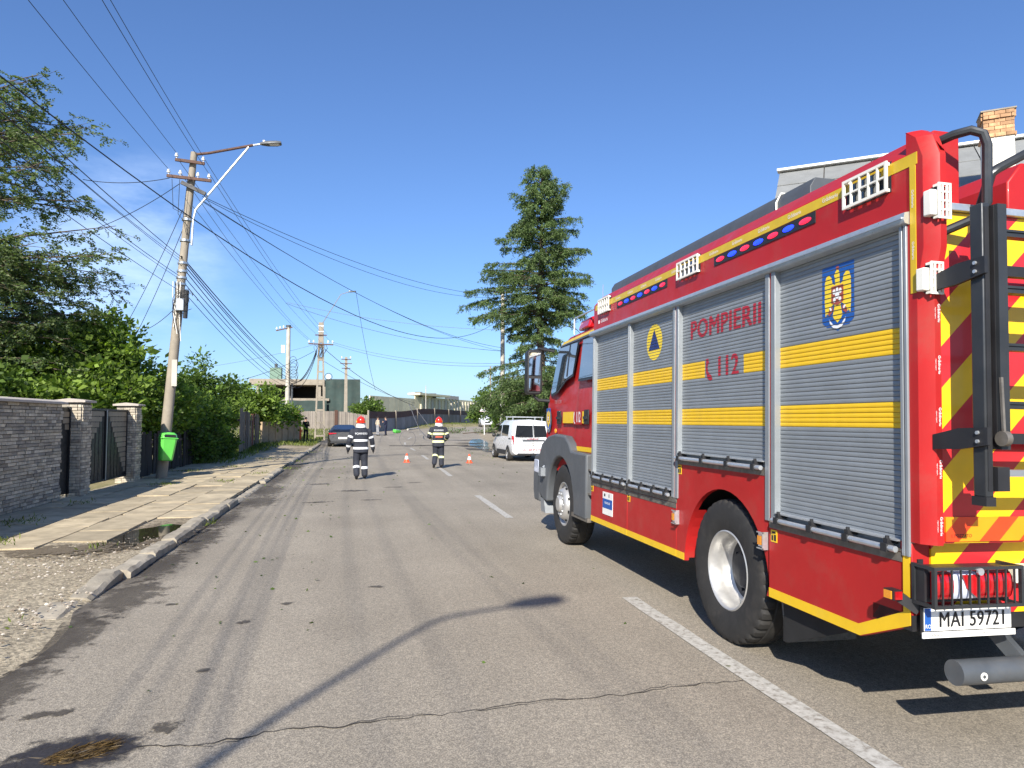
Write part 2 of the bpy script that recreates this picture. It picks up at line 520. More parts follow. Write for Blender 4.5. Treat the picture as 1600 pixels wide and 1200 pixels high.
def remeshed(mb, mats, voxel, name, iters=4, off=(0, 0, 0)):
    me = mb.mesh(name + '_src', mats, off, smooth=0, fix=False)
    ob = bpy.data.objects.new(name + '_tmp', me); COL.objects.link(ob)
    r = ob.modifiers.new('r', 'REMESH'); r.mode = 'VOXEL'; r.voxel_size = voxel
    if iters:
        sm = ob.modifiers.new('s', 'SMOOTH'); sm.iterations = iters; sm.factor = 0.5
    dg = bpy.context.evaluated_depsgraph_get()
    out = bpy.data.meshes.new_from_object(ob.evaluated_get(dg))
    bpy.data.objects.remove(ob); bpy.data.meshes.remove(me)
    out.name = name
    if not out.materials:
        out.materials.append(mats if not isinstance(mats, (list, tuple)) else mats[0])
    out.polygons.foreach_set('use_smooth', [True] * len(out.polygons))
    return out

def quads_mesh(name, V, mats):
    """V: (N,4,3) numpy -> mesh of separate quads."""
    n = len(V)
    me = bpy.data.meshes.new(name)
    me.vertices.add(n * 4); me.loops.add(n * 4); me.polygons.add(n)
    me.vertices.foreach_set('co', V.reshape(-1).astype(np.float32))
    me.loops.foreach_set('vertex_index', np.arange(n * 4, dtype=np.int32))
    me.polygons.foreach_set('loop_start', np.arange(0, n * 4, 4, dtype=np.int32))
    me.materials.append(mats)
    me.update(calc_edges=True)
    return me

def unit(a):
    return a / (np.linalg.norm(a, axis=1, keepdims=True) + 1e-9)

def leaf_quads(P, A, size, width, flat=0.0):
    """diamond leaves at P along A."""
    A = unit(A)
    Rn = rng.normal(size=P.shape)
    if flat: Rn[:, 2] *= (1 - flat)
    B = unit(np.cross(A, unit(Rn + 1e-6)))
    if flat:
        B[:, 2] *= (1 - flat); B = unit(B)
    s = size[:, None]; w = width[:, None]
    C = np.cross(A, B)
    return np.stack([P, P + A * s * 0.45 + B * w + C * s * 0.08, P + A * s, P + A * s * 0.45 - B * w + C * s * 0.08], axis=1)

# ------------------------------------------------------------------ terrain heights
def sm(a, b, t):
    t = max(0.0, min(1.0, (t - a) / (b - a)))
    return t * t * (3 - 2 * t)
def rise(y):
    return 0.45 * sm(46, 80, y) + 0.32 * sm(75, 112, y) + 0.12 * sm(105, 170, y)
def xc(y):      # centre line
    if y < 8: return 2.53
    return 2.53 + 0.6 * sm(6, 44, y) + (0.0 if y < 46 else 0.0052 * (y - 46) ** 2)
def xl(y):      # left road edge
    return -2.38 - 0.12 * sm(15, 30, y) + (0 if y < 54 else 0.0069 * (y - 54) ** 2)
def xr(y):      # right road edge
    return 7.75 + 2.2 * sm(40, 54, y) + (0 if y < 48 else 0.0037 * (y - 48) ** 2)
def roadz(x, y):
    c = max(2.72, xc(y))
    w = max(0.5, xr(y) - c)
    return rise(y) - 0.021 * max(0.0, min(x - c, 5.0)) * (1 - sm(40, 70, y))
def leftz(x, y):
    return rise(y) + 0.10 * (1 - sm(38, 60, y)) + (0.27 + 0.16 * sm(60, 80, y)) * sm(36, 58, y) * sm(-0.3, 3.0, xl(y) - x)

# ------------------------------------------------------------------ surface materials of the setting
def asphalt():
    m, nt, b = newmat('asphalt')
    v = worldco(nt)
    big = noise(nt, v, 0.35, 5, 0.6)
    c = ramp(nt, big, [(0.3, (0.260, 0.228, 0.182)), (0.55, (0.312, 0.275, 0.220)), (0.75, (0.350, 0.308, 0.248))])
    # long wheel tracks along the street
    vt = worldco(nt, (1.0, 0.05, 1.0))
    tr = ramp(nt, noise(nt, vt, 1.3, 4, 0.6), [(0.35, (0.88, 0.88, 0.88)), (0.65, (1.06, 1.06, 1.06))])
    c = mixc(nt, 0.9, c, tr, 'MULTIPLY')
    # aggregate
    vo = nt.nodes.new('ShaderNodeTexVoronoi'); vo.inputs['Scale'].default_value = 150
    nt.links.new(v, vo.inputs['Vector'])
    sp = ramp(nt, vo.outputs['Color'], [(0.25, (0.55, 0.55, 0.55)), (0.55, (1.0, 1.0, 1.0)), (0.82, (1.55, 1.52, 1.45))])
    c = mixc(nt, 0.65, c, sp, 'MULTIPLY')
    fine = ramp(nt, noise(nt, v, 28, 6, 0.7), [(0.35, (0.80, 0.80, 0.80)), (0.65, (1.15, 1.15, 1.15))])
    c = mixc(nt, 0.8, c, fine, 'MULTIPLY')
    # damp dirt that has collected along the gutter
    sx = nt.nodes.new('ShaderNodeSeparateXYZ'); nt.links.new(v, sx.inputs[0])
    mr = nt.nodes.new('ShaderNodeMapRange'); mr.inputs['From Min'].default_value = -1.2; mr.inputs['From Max'].default_value = -2.35
    nt.links.new(sx.outputs['X'], mr.inputs['Value'])
    nm = noise(nt, worldco(nt, (1, 0.35, 1)), 1.6, 6, 0.65)
    ad = nt.nodes.new('ShaderNodeMath'); ad.operation = 'MULTIPLY'
    nt.links.new(mr.outputs['Result'], ad.inputs[0]); nt.links.new(nm, ad.inputs[1])
    gm = ramp(nt, ad.outputs[0], [(0.30, (0, 0, 0)), (0.48, (0.72, 0.72, 0.72))])
    c = mixc(nt, gm, c, (0.058, 0.050, 0.043))
    # oil and damp patches
    pm = ramp(nt, noise(nt, v, 0.9, 6, 0.7), [(0.66, (0, 0, 0)), (0.78, (0.35, 0.35, 0.35))])
    c = mixc(nt, pm, c, (0.10, 0.088, 0.075))
    sp2 = ramp(nt, noise(nt, v, 5.5, 3, 0.5), [(0.735, (0, 0, 0)), (0.765, (0.6, 0.6, 0.6))])
    c = mixc(nt, sp2, c, (0.085, 0.075, 0.06))
    nt.links.new(c, b.inputs['Base Color'])
    b.inputs['Roughness'].default_value = 0.9
    b.inputs['Specular IOR Level'].default_value = 0.25
    bump(nt, b, vo.outputs['Distance'], 0.35, 0.006)
    return m
ASPH = asphalt()

def earth(name, stops, grit=(0.7, 1.3), bm=0.5, gs=45.0):
    m, nt, b = newmat(name)
    v = worldco(nt)
    c = ramp(nt, noise(nt, v, 0.55, 7, 0.65), stops)
    vo = nt.nodes.new('ShaderNodeTexVoronoi'); vo.inputs['Scale'].default_value = gs
    nt.links.new(v, vo.inputs['Vector'])
    sp = ramp(nt, vo.outputs['Color'], [(0.2, (grit[0],) * 3), (0.8, (grit[1],) * 3)])
    c = mixc(nt, 0.8, c, sp, 'MULTIPLY')
    nt.links.new(c, b.inputs['Base Color'])
    b.inputs['Roughness'].default_value = 0.95
    bump(nt, b, noise(nt, v, 35, 6, 0.7), bm, 0.02)
    return m
GRAVEL = earth('gravel', [(0.3, (0.27, 0.22, 0.145)), (0.7, (0.43, 0.365, 0.255))], (0.5, 1.5), 0.8, 40)
SANDY = earth('sandy_bedding', [(0.3, (0.17, 0.135, 0.085)), (0.5, (0.30, 0.245, 0.165)), (0.7, (0.36, 0.30, 0.21))])
VERGE = earth('verge_earth', [(0.3, (0.10, 0.115, 0.03)), (0.5, (0.23, 0.20, 0.095)), (0.72, (0.34, 0.28, 0.17))])
FIELD = earth('field', [(0.3, (0.08, 0.11, 0.03)), (0.7, (0.18, 0.18, 0.07))])

def paint():
    m, nt, b = newmat('road_paint')
    v = worldco(nt)
    c = ramp(nt, noise(nt, v, 22, 7, 0.72), [(0.36, (0.22, 0.195, 0.16)), (0.50, (0.43, 0.41, 0.365)), (0.72, (0.56, 0.54, 0.49))])
    nt.links.new(c, b.inputs['Base Color'])
    b.inputs['Roughness'].default_value = 0.8
    bump(nt, b, noise(nt, v, 90, 4), 0.2, 0.004)
    return m
PAINT = paint()

def water():
    m, nt, b = newmat('puddle_water')
    b.inputs['Base Color'].default_value = (0.035, 0.03, 0.02, 1)
    b.inputs['Roughness'].default_value = 0.03
    b.inputs['Specular IOR Level'].default_value = 0.8
    bump(nt, b, noise(nt, worldco(nt), 6, 2), 0.01, 0.005)
    return m
WATER = water()
DAMP = mat('damp_asphalt', (0.15, 0.128, 0.10), 0.6, var=0.35, scale=14, bmp=0.4, bscale=60)
def stain(name, col, rough, dens=1.0, nscale=3.0, amp=3.4):
    m, nt, b = newmat(name)
    v = objco(nt)
    ln = nt.nodes.new('ShaderNodeVectorMath'); ln.operation = 'LENGTH'; nt.links.new(v, ln.inputs[0])
    oi = nt.nodes.new('ShaderNodeObjectInfo')
    wv = worldco(nt)
    n1 = noise(nt, wv, nscale * 3, 10, 0.7)
    def M(op, a, c):
        q = nt.nodes.new('ShaderNodeMath'); q.operation = op
        for i, t in enumerate((a, c)):
            if hasattr(t, 'is_linked'): nt.links.new(t, q.inputs[i])
            else: q.inputs[i].default_value = t
        return q.outputs[0]
    r = M('ADD', ln.outputs['Value'], M('MULTIPLY', M('SUBTRACT', n1, 0.5), amp))
    f = ramp(nt, r, [(0.42, (dens, dens, dens)), (0.72, (0, 0, 0))])
    n2 = noise(nt, wv, 60, 4, 0.7)
    c = ramp(nt, n2, [(0.3, tuple(x * 0.55 for x in col)), (0.7, tuple(x * 1.4 for x in col))])
    nt.links.new(c, b.inputs['Base Color']); b.inputs['Roughness'].default_value = rough
    tr = nt.nodes.new('ShaderNodeBsdfTransparent'); ms = nt.nodes.new('ShaderNodeMixShader')
    nt.links.new(f, ms.inputs[0]); nt.links.new(tr.outputs[0], ms.inputs[1]); nt.links.new(b.outputs[0], ms.inputs[2])
    nt.links.new(ms.outputs[0], nt.nodes['Material Output'].inputs['Surface'])
    return m
STAIND = stain('damp_stain', (0.085, 0.072, 0.055), 0.75, 0.8)
STAING = stain('grime_stain', (0.030, 0.026, 0.026), 0.7, 0.97, 3.0, 1.5)
STAINK = stain('gutter_dirt_stain', (0.07, 0.058, 0.045), 0.85, 0.5, 2.2, 2.6)
STAINM = stain('mud_stain', (0.16, 0.125, 0.08), 0.8, 0.9)
_sq = None
def stain_patch(name, material, x, y, z, rx, ry, an, parent):
    m = MB(); m.quad((-1.25, -1.25, 0), (1.25, -1.25, 0), (1.25, 1.25, 0), (-1.25, 1.25, 0))
    return inst(name, m.mesh(name, material, smooth=0), parent, (x, y, z), (0, 0, an), (rx, ry, 1))
WETGR = mat('wet_grime', (0.035, 0.032, 0.032), 0.7, var=0.5, scale=30, bmp=0.6, bscale=50)
CRACKM = mat('crack_dark', (0.035, 0.03, 0.025), 0.95, var=0.3)

# ------------------------------------------------------------------ ground, road, verges
def sheet(name, rows, material):
    """rows: list of lists of (x,y,z) of the same length."""
    n = len(rows[0]); vs = [p for r in rows for p in r]
    fs = []
    for i in range(len(rows) - 1):
        for k in range(n - 1):
            a = i * n + k
            fs.append((a, a + 1, a + 1 + n, a + n))
    mb = MB(); mb.add(vs, fs)
    o = mb.build(name, material, smooth=60)
    return o

YS = [-30, -20, -12, -6] + [i * 1.0 for i in range(-2, 140)] + [140]
rows = []
for y in YS:
    a, c, e = xl(y) - 0.25, max(2.72, xc(y)), xr(y)
    xs = [a + (c - a) * k / 6 for k in range(7)] + [c + (e - c) * k / 6 for k in range(1, 7)]
    rows.append([(x, y, roadz(x, y)) for x in xs])
road = tag(sheet('road', rows, ASPH), kind='structure')

rows = []
for y in YS:
    a = xl(y) - 0.16
    offs = [0, 0.6, 1.4, 2.4, 3.4, 4.5, 7, 12, 20, 35, 60]
    rows.append([(a - d, y, leftz(a - d, y) - (0.035 if d < 4 else 0.02) - .12 * (1 - sm(9.5, 11, y))) for d in reversed(offs)])
lv = tag(sheet('left_verge', rows, [VERGE, SANDY]), kind='structure')
for p in lv.data.polygons:
    c = p.center
    if c.y < 47 and c.x > -6.4: p.material_index = 1

rows = []
for y in YS:
    a = xr(y) - 0.05
    z = roadz(xr(y), y)
    rows.append([(a, y, z - 0.01), (a + 0.3, y, z + 0.05), (a + 2, y, z + 0.10), (a + 6, y, z + 0.12), (a + 20, y, z + 0.15), (a + 60, y, z + 0.15)])
rv = tag(sheet('right_verge', rows, SANDY), kind='structure')

gb = MB(); gb.quad((-1500, -1500, -0.45), (1500, -1500, -0.45), (1500, 1500, -0.45), (-1500, 1500, -0.45))
tag(gb.build('ground', FIELD, smooth=0), kind='structure')
fb = sheet('far_field', [[(x, y, rise(y) + (0.2 if y > 100 else -0.25)) for x in (-300, -60, 0, 60, 120, 300)] for y in (60, 90, 130, 180, 600, 1400)], FIELD)
tag(fb, kind='structure')

# centre line dashes
dk = 0
y0 = 2.2
while y0 < 75:
    mb = MB(); n = 8; L = 3.75
    vs = []
    for k in range(n + 1):
        y = y0 + L * k / n + 0.5
        x = xc(y)
        for dx in (-0.07, 0.07):
            vs.append((x + dx + random.uniform(-.008, .008), y, roadz(x + dx, y) + 0.006))
    mb.add(vs, [(2 * k, 2 * k + 1, 2 * k + 3, 2 * k + 2) for k in range(n)])
    mb.build('lane_dash', PAINT, parent=road, smooth=0)
    y0 += 9.37

def blob(cx, cy, rx, ry, z, ang=0.0, n=40, rough=0.22, seed=1):
    rr = random.Random(seed)
    ph = [rr.uniform(0, 6.28) for _ in range(6)]
    vs = [(cx, cy, z)]
    for k in range(n):
        t = 2 * math.pi * k / n
        q = 1 + rough * sum(math.sin(t * (j + 2) + ph[j]) / (j + 1.3) for j in range(6)) * 0.7
        x, y = rx * q * math.cos(t), ry * q * math.sin(t)
        vs.append((cx + x * math.cos(ang) - y * math.sin(ang), cy + x * math.sin(ang) + y * math.cos(ang), z))
    mb = MB(); mb.add(vs, [(0, k + 1, (k + 1) % n + 1) for k in range(n)])
    return mb

# the road's crack: a ragged ribbon
rr = random.Random(5)
path = []
keys = [(-1.10, 4.06), (-0.75, 4.03), (-0.42, 4.12), (-0.1, 4.10), (0.23, 4.15), (0.6, 4.14), (1.02, 4.21), (1.6, 4.20), (2.1, 4.26), (2.5, 4.25)]
for (a, b), (c, d) in zip(keys, keys[1:]):
    for k in range(7):
        t = k / 7
        path.append((a + (c - a) * t + rr.uniform(-.014, .014), b + (d - b) * t + rr.uniform(-.020, .020)))
mb = MB(); vs = []
for i, (x, y) in enumerate(path):
    w = (0.006 if i < 26 else 0.0035) * rr.uniform(0.35, 1.4)
    vs += [(x, y - w, 0.004), (x, y + w, 0.004)]
mb.add(vs, [(2 * i, 2 * i + 1, 2 * i + 3, 2 * i + 2) for i in range(len(path) - 1)])
mb.build('crack', CRACKM, parent=road, smooth=0)
for k0, k1, dy, ph in ((22, 34, .035, 1), (36, 47, -.03, 2), (50, 58, .03, 3), (6, 12, -.05, 4)):
    mb = MB(); vs = []
    for i in range(k0, k1):
        x, y = path[i]; f = math.sin(math.pi * (i - k0) / (k1 - 1 - k0)); w = .0028 * rr.uniform(.4, 1.3); y += dy * f + rr.uniform(-.008, .008)
        vs += [(x, y - w, 0.0041), (x, y + w, 0.0041)]
    mb.add(vs, [(2 * i, 2 * i + 1, 2 * i + 3, 2 * i + 2) for i in range(len(vs) // 2 - 1)]); mb.build('crack', CRACKM, parent=road, smooth=0)
# damp patches, each a sheet of its own
for i, (x, y, a, b, an) in enumerate([(-1.72, 4.62, 0.15, 0.09, 0.2), (-1.02, 4.28, 0.13, 0.10, 0.2), (-1.66, 7.1, .07, .05, 0), (-0.9, 6.35, 0.09, 0.08, 0), (-0.62, 6.9, .08, .07, .4), (-1.0, 5.2, .06, .05, 0), (.2, 7.4, .09, .07, 0),
        (-0.1, 17.5, .5, .22, 0), (0.9, 18.2, .35, .12, 0), (-0.8, 15.2, .4, .15, .2), (-1.0, 19.5, .5, .2, 0), (0.3, 15.4, .3, .1, 0), (1.5, 19.4, .3, .1, .1)]):
    stain_patch('damp_patch', STAIND, x, y, 0.0045 + 0.0003 * i, a, b, an, road)
for i, (x, y, a, b) in enumerate([(-2.18, 5.0, .22, .8), (-2.22, 6.2, .25, .8), (-2.12, 7.5, .28, .8), (-2.2, 9.0, .22, 1.0), (-2.15, 10.8, .25, 1.2), (-2.2, 13, .2, 1.4), (-2.0, 15.6, .4, 1.2), (-2.1, 18, .35, 1.5), (-2.2, 22, .25, 2), (-2.2, 27, .3, 2.5)]):
    stain_patch('gutter_dirt', STAINK, x, y, 0.0035 + .0002 * i, a * 1.5, b * 1.4, 0, road)
# dark damp hollow with washed-up straw, near corner of the picture
stain_patch('grime_patch', STAING, -1.40, 4.05, 0.0042, 0.52, 0.36, 0.30, road)
n = 850
t = rng.uniform(0, 6.28, n); q = np.sqrt(rng.uniform(0, 1, n))
lx, ly = 0.17 * q * np.cos(t), 0.085 * q * np.sin(t)
P = np.stack([-1.36 + lx * math.cos(.4) - ly * math.sin(.4), 4.04 + lx * math.sin(.4) + ly * math.cos(.4), 0.006 + 0.022 * rng.uniform(0, 1, n) * (1 - q)], 1)
A = np.stack([np.cos(.35 + rng.normal(0, .45, n)), np.sin(.35 + rng.normal(0, .45, n)), rng.normal(0.05, .12, n)], 1)
o = inst('straw', quads_mesh('straw', leaf_quads(P, A, rng.uniform(.03, .09, n), rng.uniform(.0012, .0026, n)), STRAW))
tag(o, 'clump of brown straw washed into the dark damp hollow of the road', 'straw', kind='stuff')

# scattered leaves and twigs over the road
n = 330
X = np.concatenate([rng.uniform(-2.2, 7, 190), rng.uniform(-2.3, -0.3, 140)])
Yy = np.concatenate([4 + 42 * rng.uniform(0, 1, 190) ** 1.1, 6 + 30 * rng.uniform(0, 1, 140)])
P = np.stack([X, Yy, [roadz(a, b) + 0.007 for a, b in zip(X, Yy)]], 1)
A = np.stack([rng.normal(size=n), rng.normal(size=n), rng.uniform(0, .25, n)], 1)
sz = rng.uniform(.012, .05, n) * (1 + P[:, 1] / 30)
o = inst('fallen_leaves', quads_mesh('fallen_leaves', leaf_quads(P, A, sz, sz * rng.uniform(.15, .4, n), 0.8), HEDGE))
tag(o, 'small green leaves and twigs scattered over the asphalt', 'leaves', kind='stuff')

# ------------------------------------------------------------------ left pavement: kerb stones, slabs, gravel
kerb = MB(); kerb.box(-2.62, -2.42, 7.6, 47, -0.2, -0.02)
kerbo = tag(kerb.build('kerb', KERBM, smooth=0), kind='structure')
def kstone(L, w=0.19, h=0.13, seed=0):
    m = MB()
    rj = random.Random(int(L * 1000) + seed); n = 7; prof = [(-w / 2, -h - .05), (w / 2, -h - .05), (w / 2, -0.03), (w / 2 - .035, 0), (-w / 2, 0)]; vs = []
    for k in range(n + 1):
        for x, z in prof: vs.append((x + rj.gauss(0, .004), L * k / n + rj.gauss(0, .006), z + rj.gauss(0, .005) - (.012 if k in (0, n) and z > -.04 else 0)))
    m.add(vs, [(5 * i + k, 5 * i + (k + 1) % 5, 5 * i + 5 + (k + 1) % 5, 5 * i + 5 + k) for i in range(n) for k in range(5)] + [tuple(range(5)), tuple(range(5 * n, 5 * n + 5))])
    return m.mesh('kerb_stone', KERBM)
ks = kstone(0.97); KS = [kstone(0.97, seed=k) for k in range(5)]
rk = random.Random(2)
def kline(ya, yb, h=0.125, tilt=0.012):
    y = ya
    while y < yb:
        x = xl(y) - 0.075 + rk.uniform(-.012, .012)
        inst('kerb_stone', rk.choice(KS), kerbo, (x, y, h - .015 + rise(y) + rk.uniform(-.015, .012)), (rk.gauss(0, tilt), rk.gauss(0, tilt * 2), rk.gauss(0, tilt)))
        y += 1.0
kline(8.35, 15.2)
kline(20.0, 24.6, 0.11); kline(28.2, 50, 0.12)
# the last stones have slipped and lie flat
inst('kerb_stone', ks, kerbo, (-2.50, 7.37, 0.045), (R(4.2), R(3), R(1.5)))
inst('kerb_stone', kstone(0.62, .26, .06), kerbo, (-2.56, 6.72, 0.028), (R(1), R(2), R(4)))
for y in (15.35, 16.4, 17.45, 18.5):
    inst('kerb_stone', ks, kerbo, (xl(y) - .07, y, 0.035), (0, R(2), 0))

pave_root = sheet('sidewalk', [[(-6.05, y, 0.052), (-2.56, y, 0.050)] for y in (10.2, 20, 30, 40)], SANDY)
tag(pave_root, kind='structure')
def slab(w, l, seed):
    rs = random.Random(seed); m = MB()
    g = 0.010
    pts = [(g, g), (w - g, g), (w - g, l - g), (g, l - g)]
    pts = [(x + rs.uniform(-.012, .012), y + rs.uniform(-.012, .012)) for x, y in pts]
    if rs.random() < 0.35:
        k = rs.randrange(4); x, y = pts[k]; nx, ny = pts[(k + 1) % 4]; px, py = pts[k - 1]
        pts[k:k + 1] = [(x + (px - x) * .16, y + (py - y) * .16), (x + (nx - x) * .12, y + (ny - y) * .12)]
    m.prism(pts, 'z', -0.03, 0.045)
    return m.mesh('paving_slab', PAVE, smooth=0)
SL = [slab(0.68, 0.92, i) for i in range(7)]
rs = random.Random(4)
for c in range(5):
    x = -2.56 - 0.68 * (c + 1)
    y = 10.0 + (c % 2) * 0.46 + (0.0 if c < 3 else -0.9)
    while y < 39:
        hole = c <= 1 and ((x + .34 + 2.95) / .62) ** 2 + ((y + .46 - 10.7) / 1.65) ** 2 < 1
        if not (rs.random() < 0.05) and not hole:
            inst('paving_slab', rs.choice(SL), pave_root, (x, y, 0.042 + rs.uniform(-.006, .008)), (rs.gauss(0, .006), rs.gauss(0, .006), rs.gauss(0, .006)))
        y += 0.92

gr = []
for y in [k * 0.5 for k in range(-24, 22)]:
    e = -2.32 - 0.25 * sm(6.0, 8.2, y) + 0.10 * math.sin(y * 2.3) * (1 - sm(6.5, 8, y))
    gr.append([(x, y, 0.062 + 0.014 * sm(8.6, 9.9, y) - 0.04 * math.exp(-((x + 2.95) / .55) ** 2 - ((y - 10.6) / 1.0) ** 2) + 0.012 * math.sin(x * 3.1 + y) * math.sin(y * 2.2) - 0.055 * (1 - sm(0.0, 0.5, e - x)) * (1 - sm(7, 8, y))) for x in (-9, -7, -6, -5, -4.5, -4, -3.7, -3.4, -3.1, e - .42, e - .3, e - .12, e)] + [(e + .14 + .05 * math.sin(y * 5.1), y, -0.012)])
tag(sheet('gravel_shoulder', gr, GRAVEL), kind='structure')
# pebbles lying on it
n = 4200
px_ = -2.42 - 3.4 * rng.uniform(0, 1, n) ** 0.9; py_ = 3.2 + 7.6 * rng.uniform(0, 1, n)
s_ = rng.uniform(.006, .019, n)
octa = np.array([[1, 0, 0], [0, 1, 0], [-1, 0, 0], [0, -1, 0], [0, 0, .7], [0, 0, -.7]], float)
V = octa[None] * s_[:, None, None] * rng.uniform(.6, 1.4, (n, 6, 1))
V += np.stack([px_, py_, 0.064 + 0.0 * px_], 1)[:, None, :]
faces = np.array([[0, 1, 4], [1, 2, 4], [2, 3, 4], [3, 0, 4], [1, 0, 5], [2, 1, 5], [3, 2, 5], [0, 3, 5]])
me = bpy.data.meshes.new('pebbles')
me.from_pydata(V.reshape(-1, 3).tolist(), [], (faces[None] + 6 * np.arange(n)[:, None, None]).reshape(-1, 3).tolist())
m_, nt_, b_ = newmat('pebble_stone')
g_ = nt_.nodes.new('ShaderNodeNewGeometry')
nt_.links.new(ramp(nt_, g_.outputs['Random Per Island'], [(0, (0.17, 0.13, 0.09)), (0.6, (0.40, 0.34, 0.27)), (1, (0.58, 0.53, 0.46))]), b_.inputs['Base Color'])
b_.inputs['Roughness'].default_value = 0.9
me.materials.append(m_)
tag(inst('pebbles', me), 'loose pale pebbles of the gravel shoulder beside the broken kerb', 'pebbles', kind='stuff')

# puddle on the pavement and mud around it
stain_patch('mud_rim', STAINM, -2.98, 10.9, 0.0660, 0.8, 1.9, -0.1, pave_root)
stain_patch('mud_rim', STAINM, -3.6, 9.9, 0.0775, 1.2, 0.6, 0.1, pave_root)
tag(blob(-2.94, 10.95, 0.36, 1.05, 0.0700, -0.10, 60, 0.30, 23).build('puddle', WATER, smooth=0), kind='structure')
# water running along the right verge, far down the street
pw = MB()
keys = [(7.7, 41.0, .3), (7.9, 43, .7), (8.2, 45.0, .95), (8.5, 47, .8), (8.9, 49, .75), (9.4, 52, .95), (9.8, 55, .8), (10.2, 59, .35)]
vs = []
for x, y, w in keys:
    vs += [(x - w - .5, y, roadz(x, y) + .012), (x + w * .5 - .4, y, roadz(x, y) + .012)]
pw.add(vs, [(2 * i, 2 * i + 1, 2 * i + 3, 2 * i + 2) for i in range(len(keys) - 1)])
RUFF, _nt, _b = newmat('ruffled_water')
_b.inputs['Base Color'].default_value = (0.05, 0.05, 0.045, 1); _b.inputs['Roughness'].default_value = 0.12; _b.inputs['Specular IOR Level'].default_value = 1.0
bump(_nt, _b, noise(_nt, worldco(_nt), 1.2, 2), 0.5, 0.10)
tag(pw.build('water', RUFF, smooth=0), kind='structure')
dm = MB(); vs = []
for x, y, w in keys:
    vs += [(x - w * 1.7 - .9, y - .6, roadz(x, y) + .008), (x + w - .2, y - .6, roadz(x, y) + .008)]
dm.add(vs, [(2 * i, 2 * i + 1, 2 * i + 3, 2 * i + 2) for i in range(len(keys) - 1)])
[stain_patch('damp_patch', STAIND, x_, y_, roadz(x_, y_) + .009, 1.6, 2.6, .3, road) for x_, y_ in ((6.9, 43), (7.3, 48), (8.0, 53))]

# grass: tufts on the pavement, then the verge
def grass(name, label, pts, hmin, hmax, spread):
    P = np.array(pts, float); n = len(P)
    A = np.stack([rng.normal(0, spread, n), rng.normal(0, spread, n), np.ones(n)], 1)
    h = rng.uniform(hmin, hmax, n) * rng.uniform(.5, 1, n)
    o = inst(name, quads_mesh(name, leaf_quads(P, A, h, h * 0.07 + .004), GRASSM))
    return tag(o, label, 'grass', kind='stuff')
pts = []
for cx_, cy_, r_, k_ in [(-4.7, 19.2, .25, 130), (-5.2, 12.6, .35, 120), (-4.6, 10.4, .3, 120), (-3.4, 19.8, .3, 70), (-2.9, 22.5, .3, 60), (-4.2, 26, .4, 90), (-2.36, 12.2, .18, 60),
                         (-2.3, 25.6, .3, 80), (-2.42, 30, .3, 90), (-3.2, 9.9, .2, 20), (-2.75, 6.2, .15, 14), (-2.35, 38, .4, 90), (-3.7, 31, .4, 80), (-5.1, 24.0, .3, 80), (-5.2, 15.2, .3, 40)]:
    for _ in range(k_):
        pts.append((random.gauss(cx_, r_ * .5), random.gauss(cy_, r_ * .8), 0.03 if cx_ > -2.45 else 0.09))
grass('pavement_grass', 'weeds and grass tufts growing between the worn paving slabs', pts, .03, .11, .6)
pts = []
for _ in range(9000):
    y = random.uniform(28, 62); x = random.uniform(-7.2, -4.6) if y < 46 else random.uniform(-8.5, -2.75)
    if y < 46 and random.random() > 0.35: x = random.gauss(-5.75, .25)
    pts.append((x, y, leftz(x, y) - .03))
for _ in range(15000):
    y = random.uniform(58, 118); x = random.uniform(0.5, 9.5) ; x = xl(y) - x * (1 + (y - 60) / 60)
    pts.append((x, y, leftz(x, y) - .03))
grass('verge_grass', 'ragged green grass along the left verge', pts, .10, .34, .5)

# ------------------------------------------------------------------ fire engine
LEAN = R(1.2)
OT = (1.25, 6.7, 0.0)
truck = thing('fire_engine', 'large red and yellow fire engine with grey roller shutters standing on the centre line', 'fire engine',
              (2.72 + 1.25 * math.cos(LEAN), 6.7, -1.25 * math.sin(LEAN)))
truck.rotation_euler = (0, LEAN, 0)

def T(mb, name, mats, parent=truck, bevel=0.0, smooth=35):
    return mb.build(name, mats, parent, OT if parent is truck or parent is None else OT, smooth, bevel)

ZT = 2.70
# chassis and inner core
m = MB()
m.box(0.75, 0.87, 2.95, 10.3, 0.62, 0.86); m.box(1.63, 1.75, 2.95, 10.3, 0.62, 0.86)
for y in (3.4, 4.3, 5.8, 7.2, 8.6): m.box(0.87, 1.63, y, y + .12, 0.66, 0.84)
m.box(0.25, 0.72, 6.1, 7.9, 0.50, 1.02); m.box(1.8, 2.3, 6.1, 7.9, 0.50, 1.02)
m.cyl((0.3, 5.03, .54), (2.2, 5.03, .54), .14, n=10); m.cyl((0.3, 9.46, .54), (2.2, 9.46, .54), .12, n=10)
T(m, 'chassis', UNDER)
m = MB()
m.box(0.07, 2.43, 3.2, 8.1, 1.22, 2.74)
m.box(0.07, 2.43, 3.2, 4.30, 0.66, 1.22); m.box(0.07, 2.43, 5.78, 8.1, 0.56, 1.22)
T(m, 'gap_shade_core', UNDER)  # black filler added inside so gaps between panels and shutters look shaded
# wheel housing
m = MB()
arch = [(5.03 + 0.70 * math.cos(t), 0.53 + 0.70 * math.sin(t)) for t in [math.pi * k / 16 for k in range(17)]]
for (a, b), (c, d) in zip(arch, arch[1:]):
    m.quad((0.03, a, b), (0.75, a, b), (0.75, c, d), (0.03, c, d))
T(m, 'wheel_housing', UNDER)

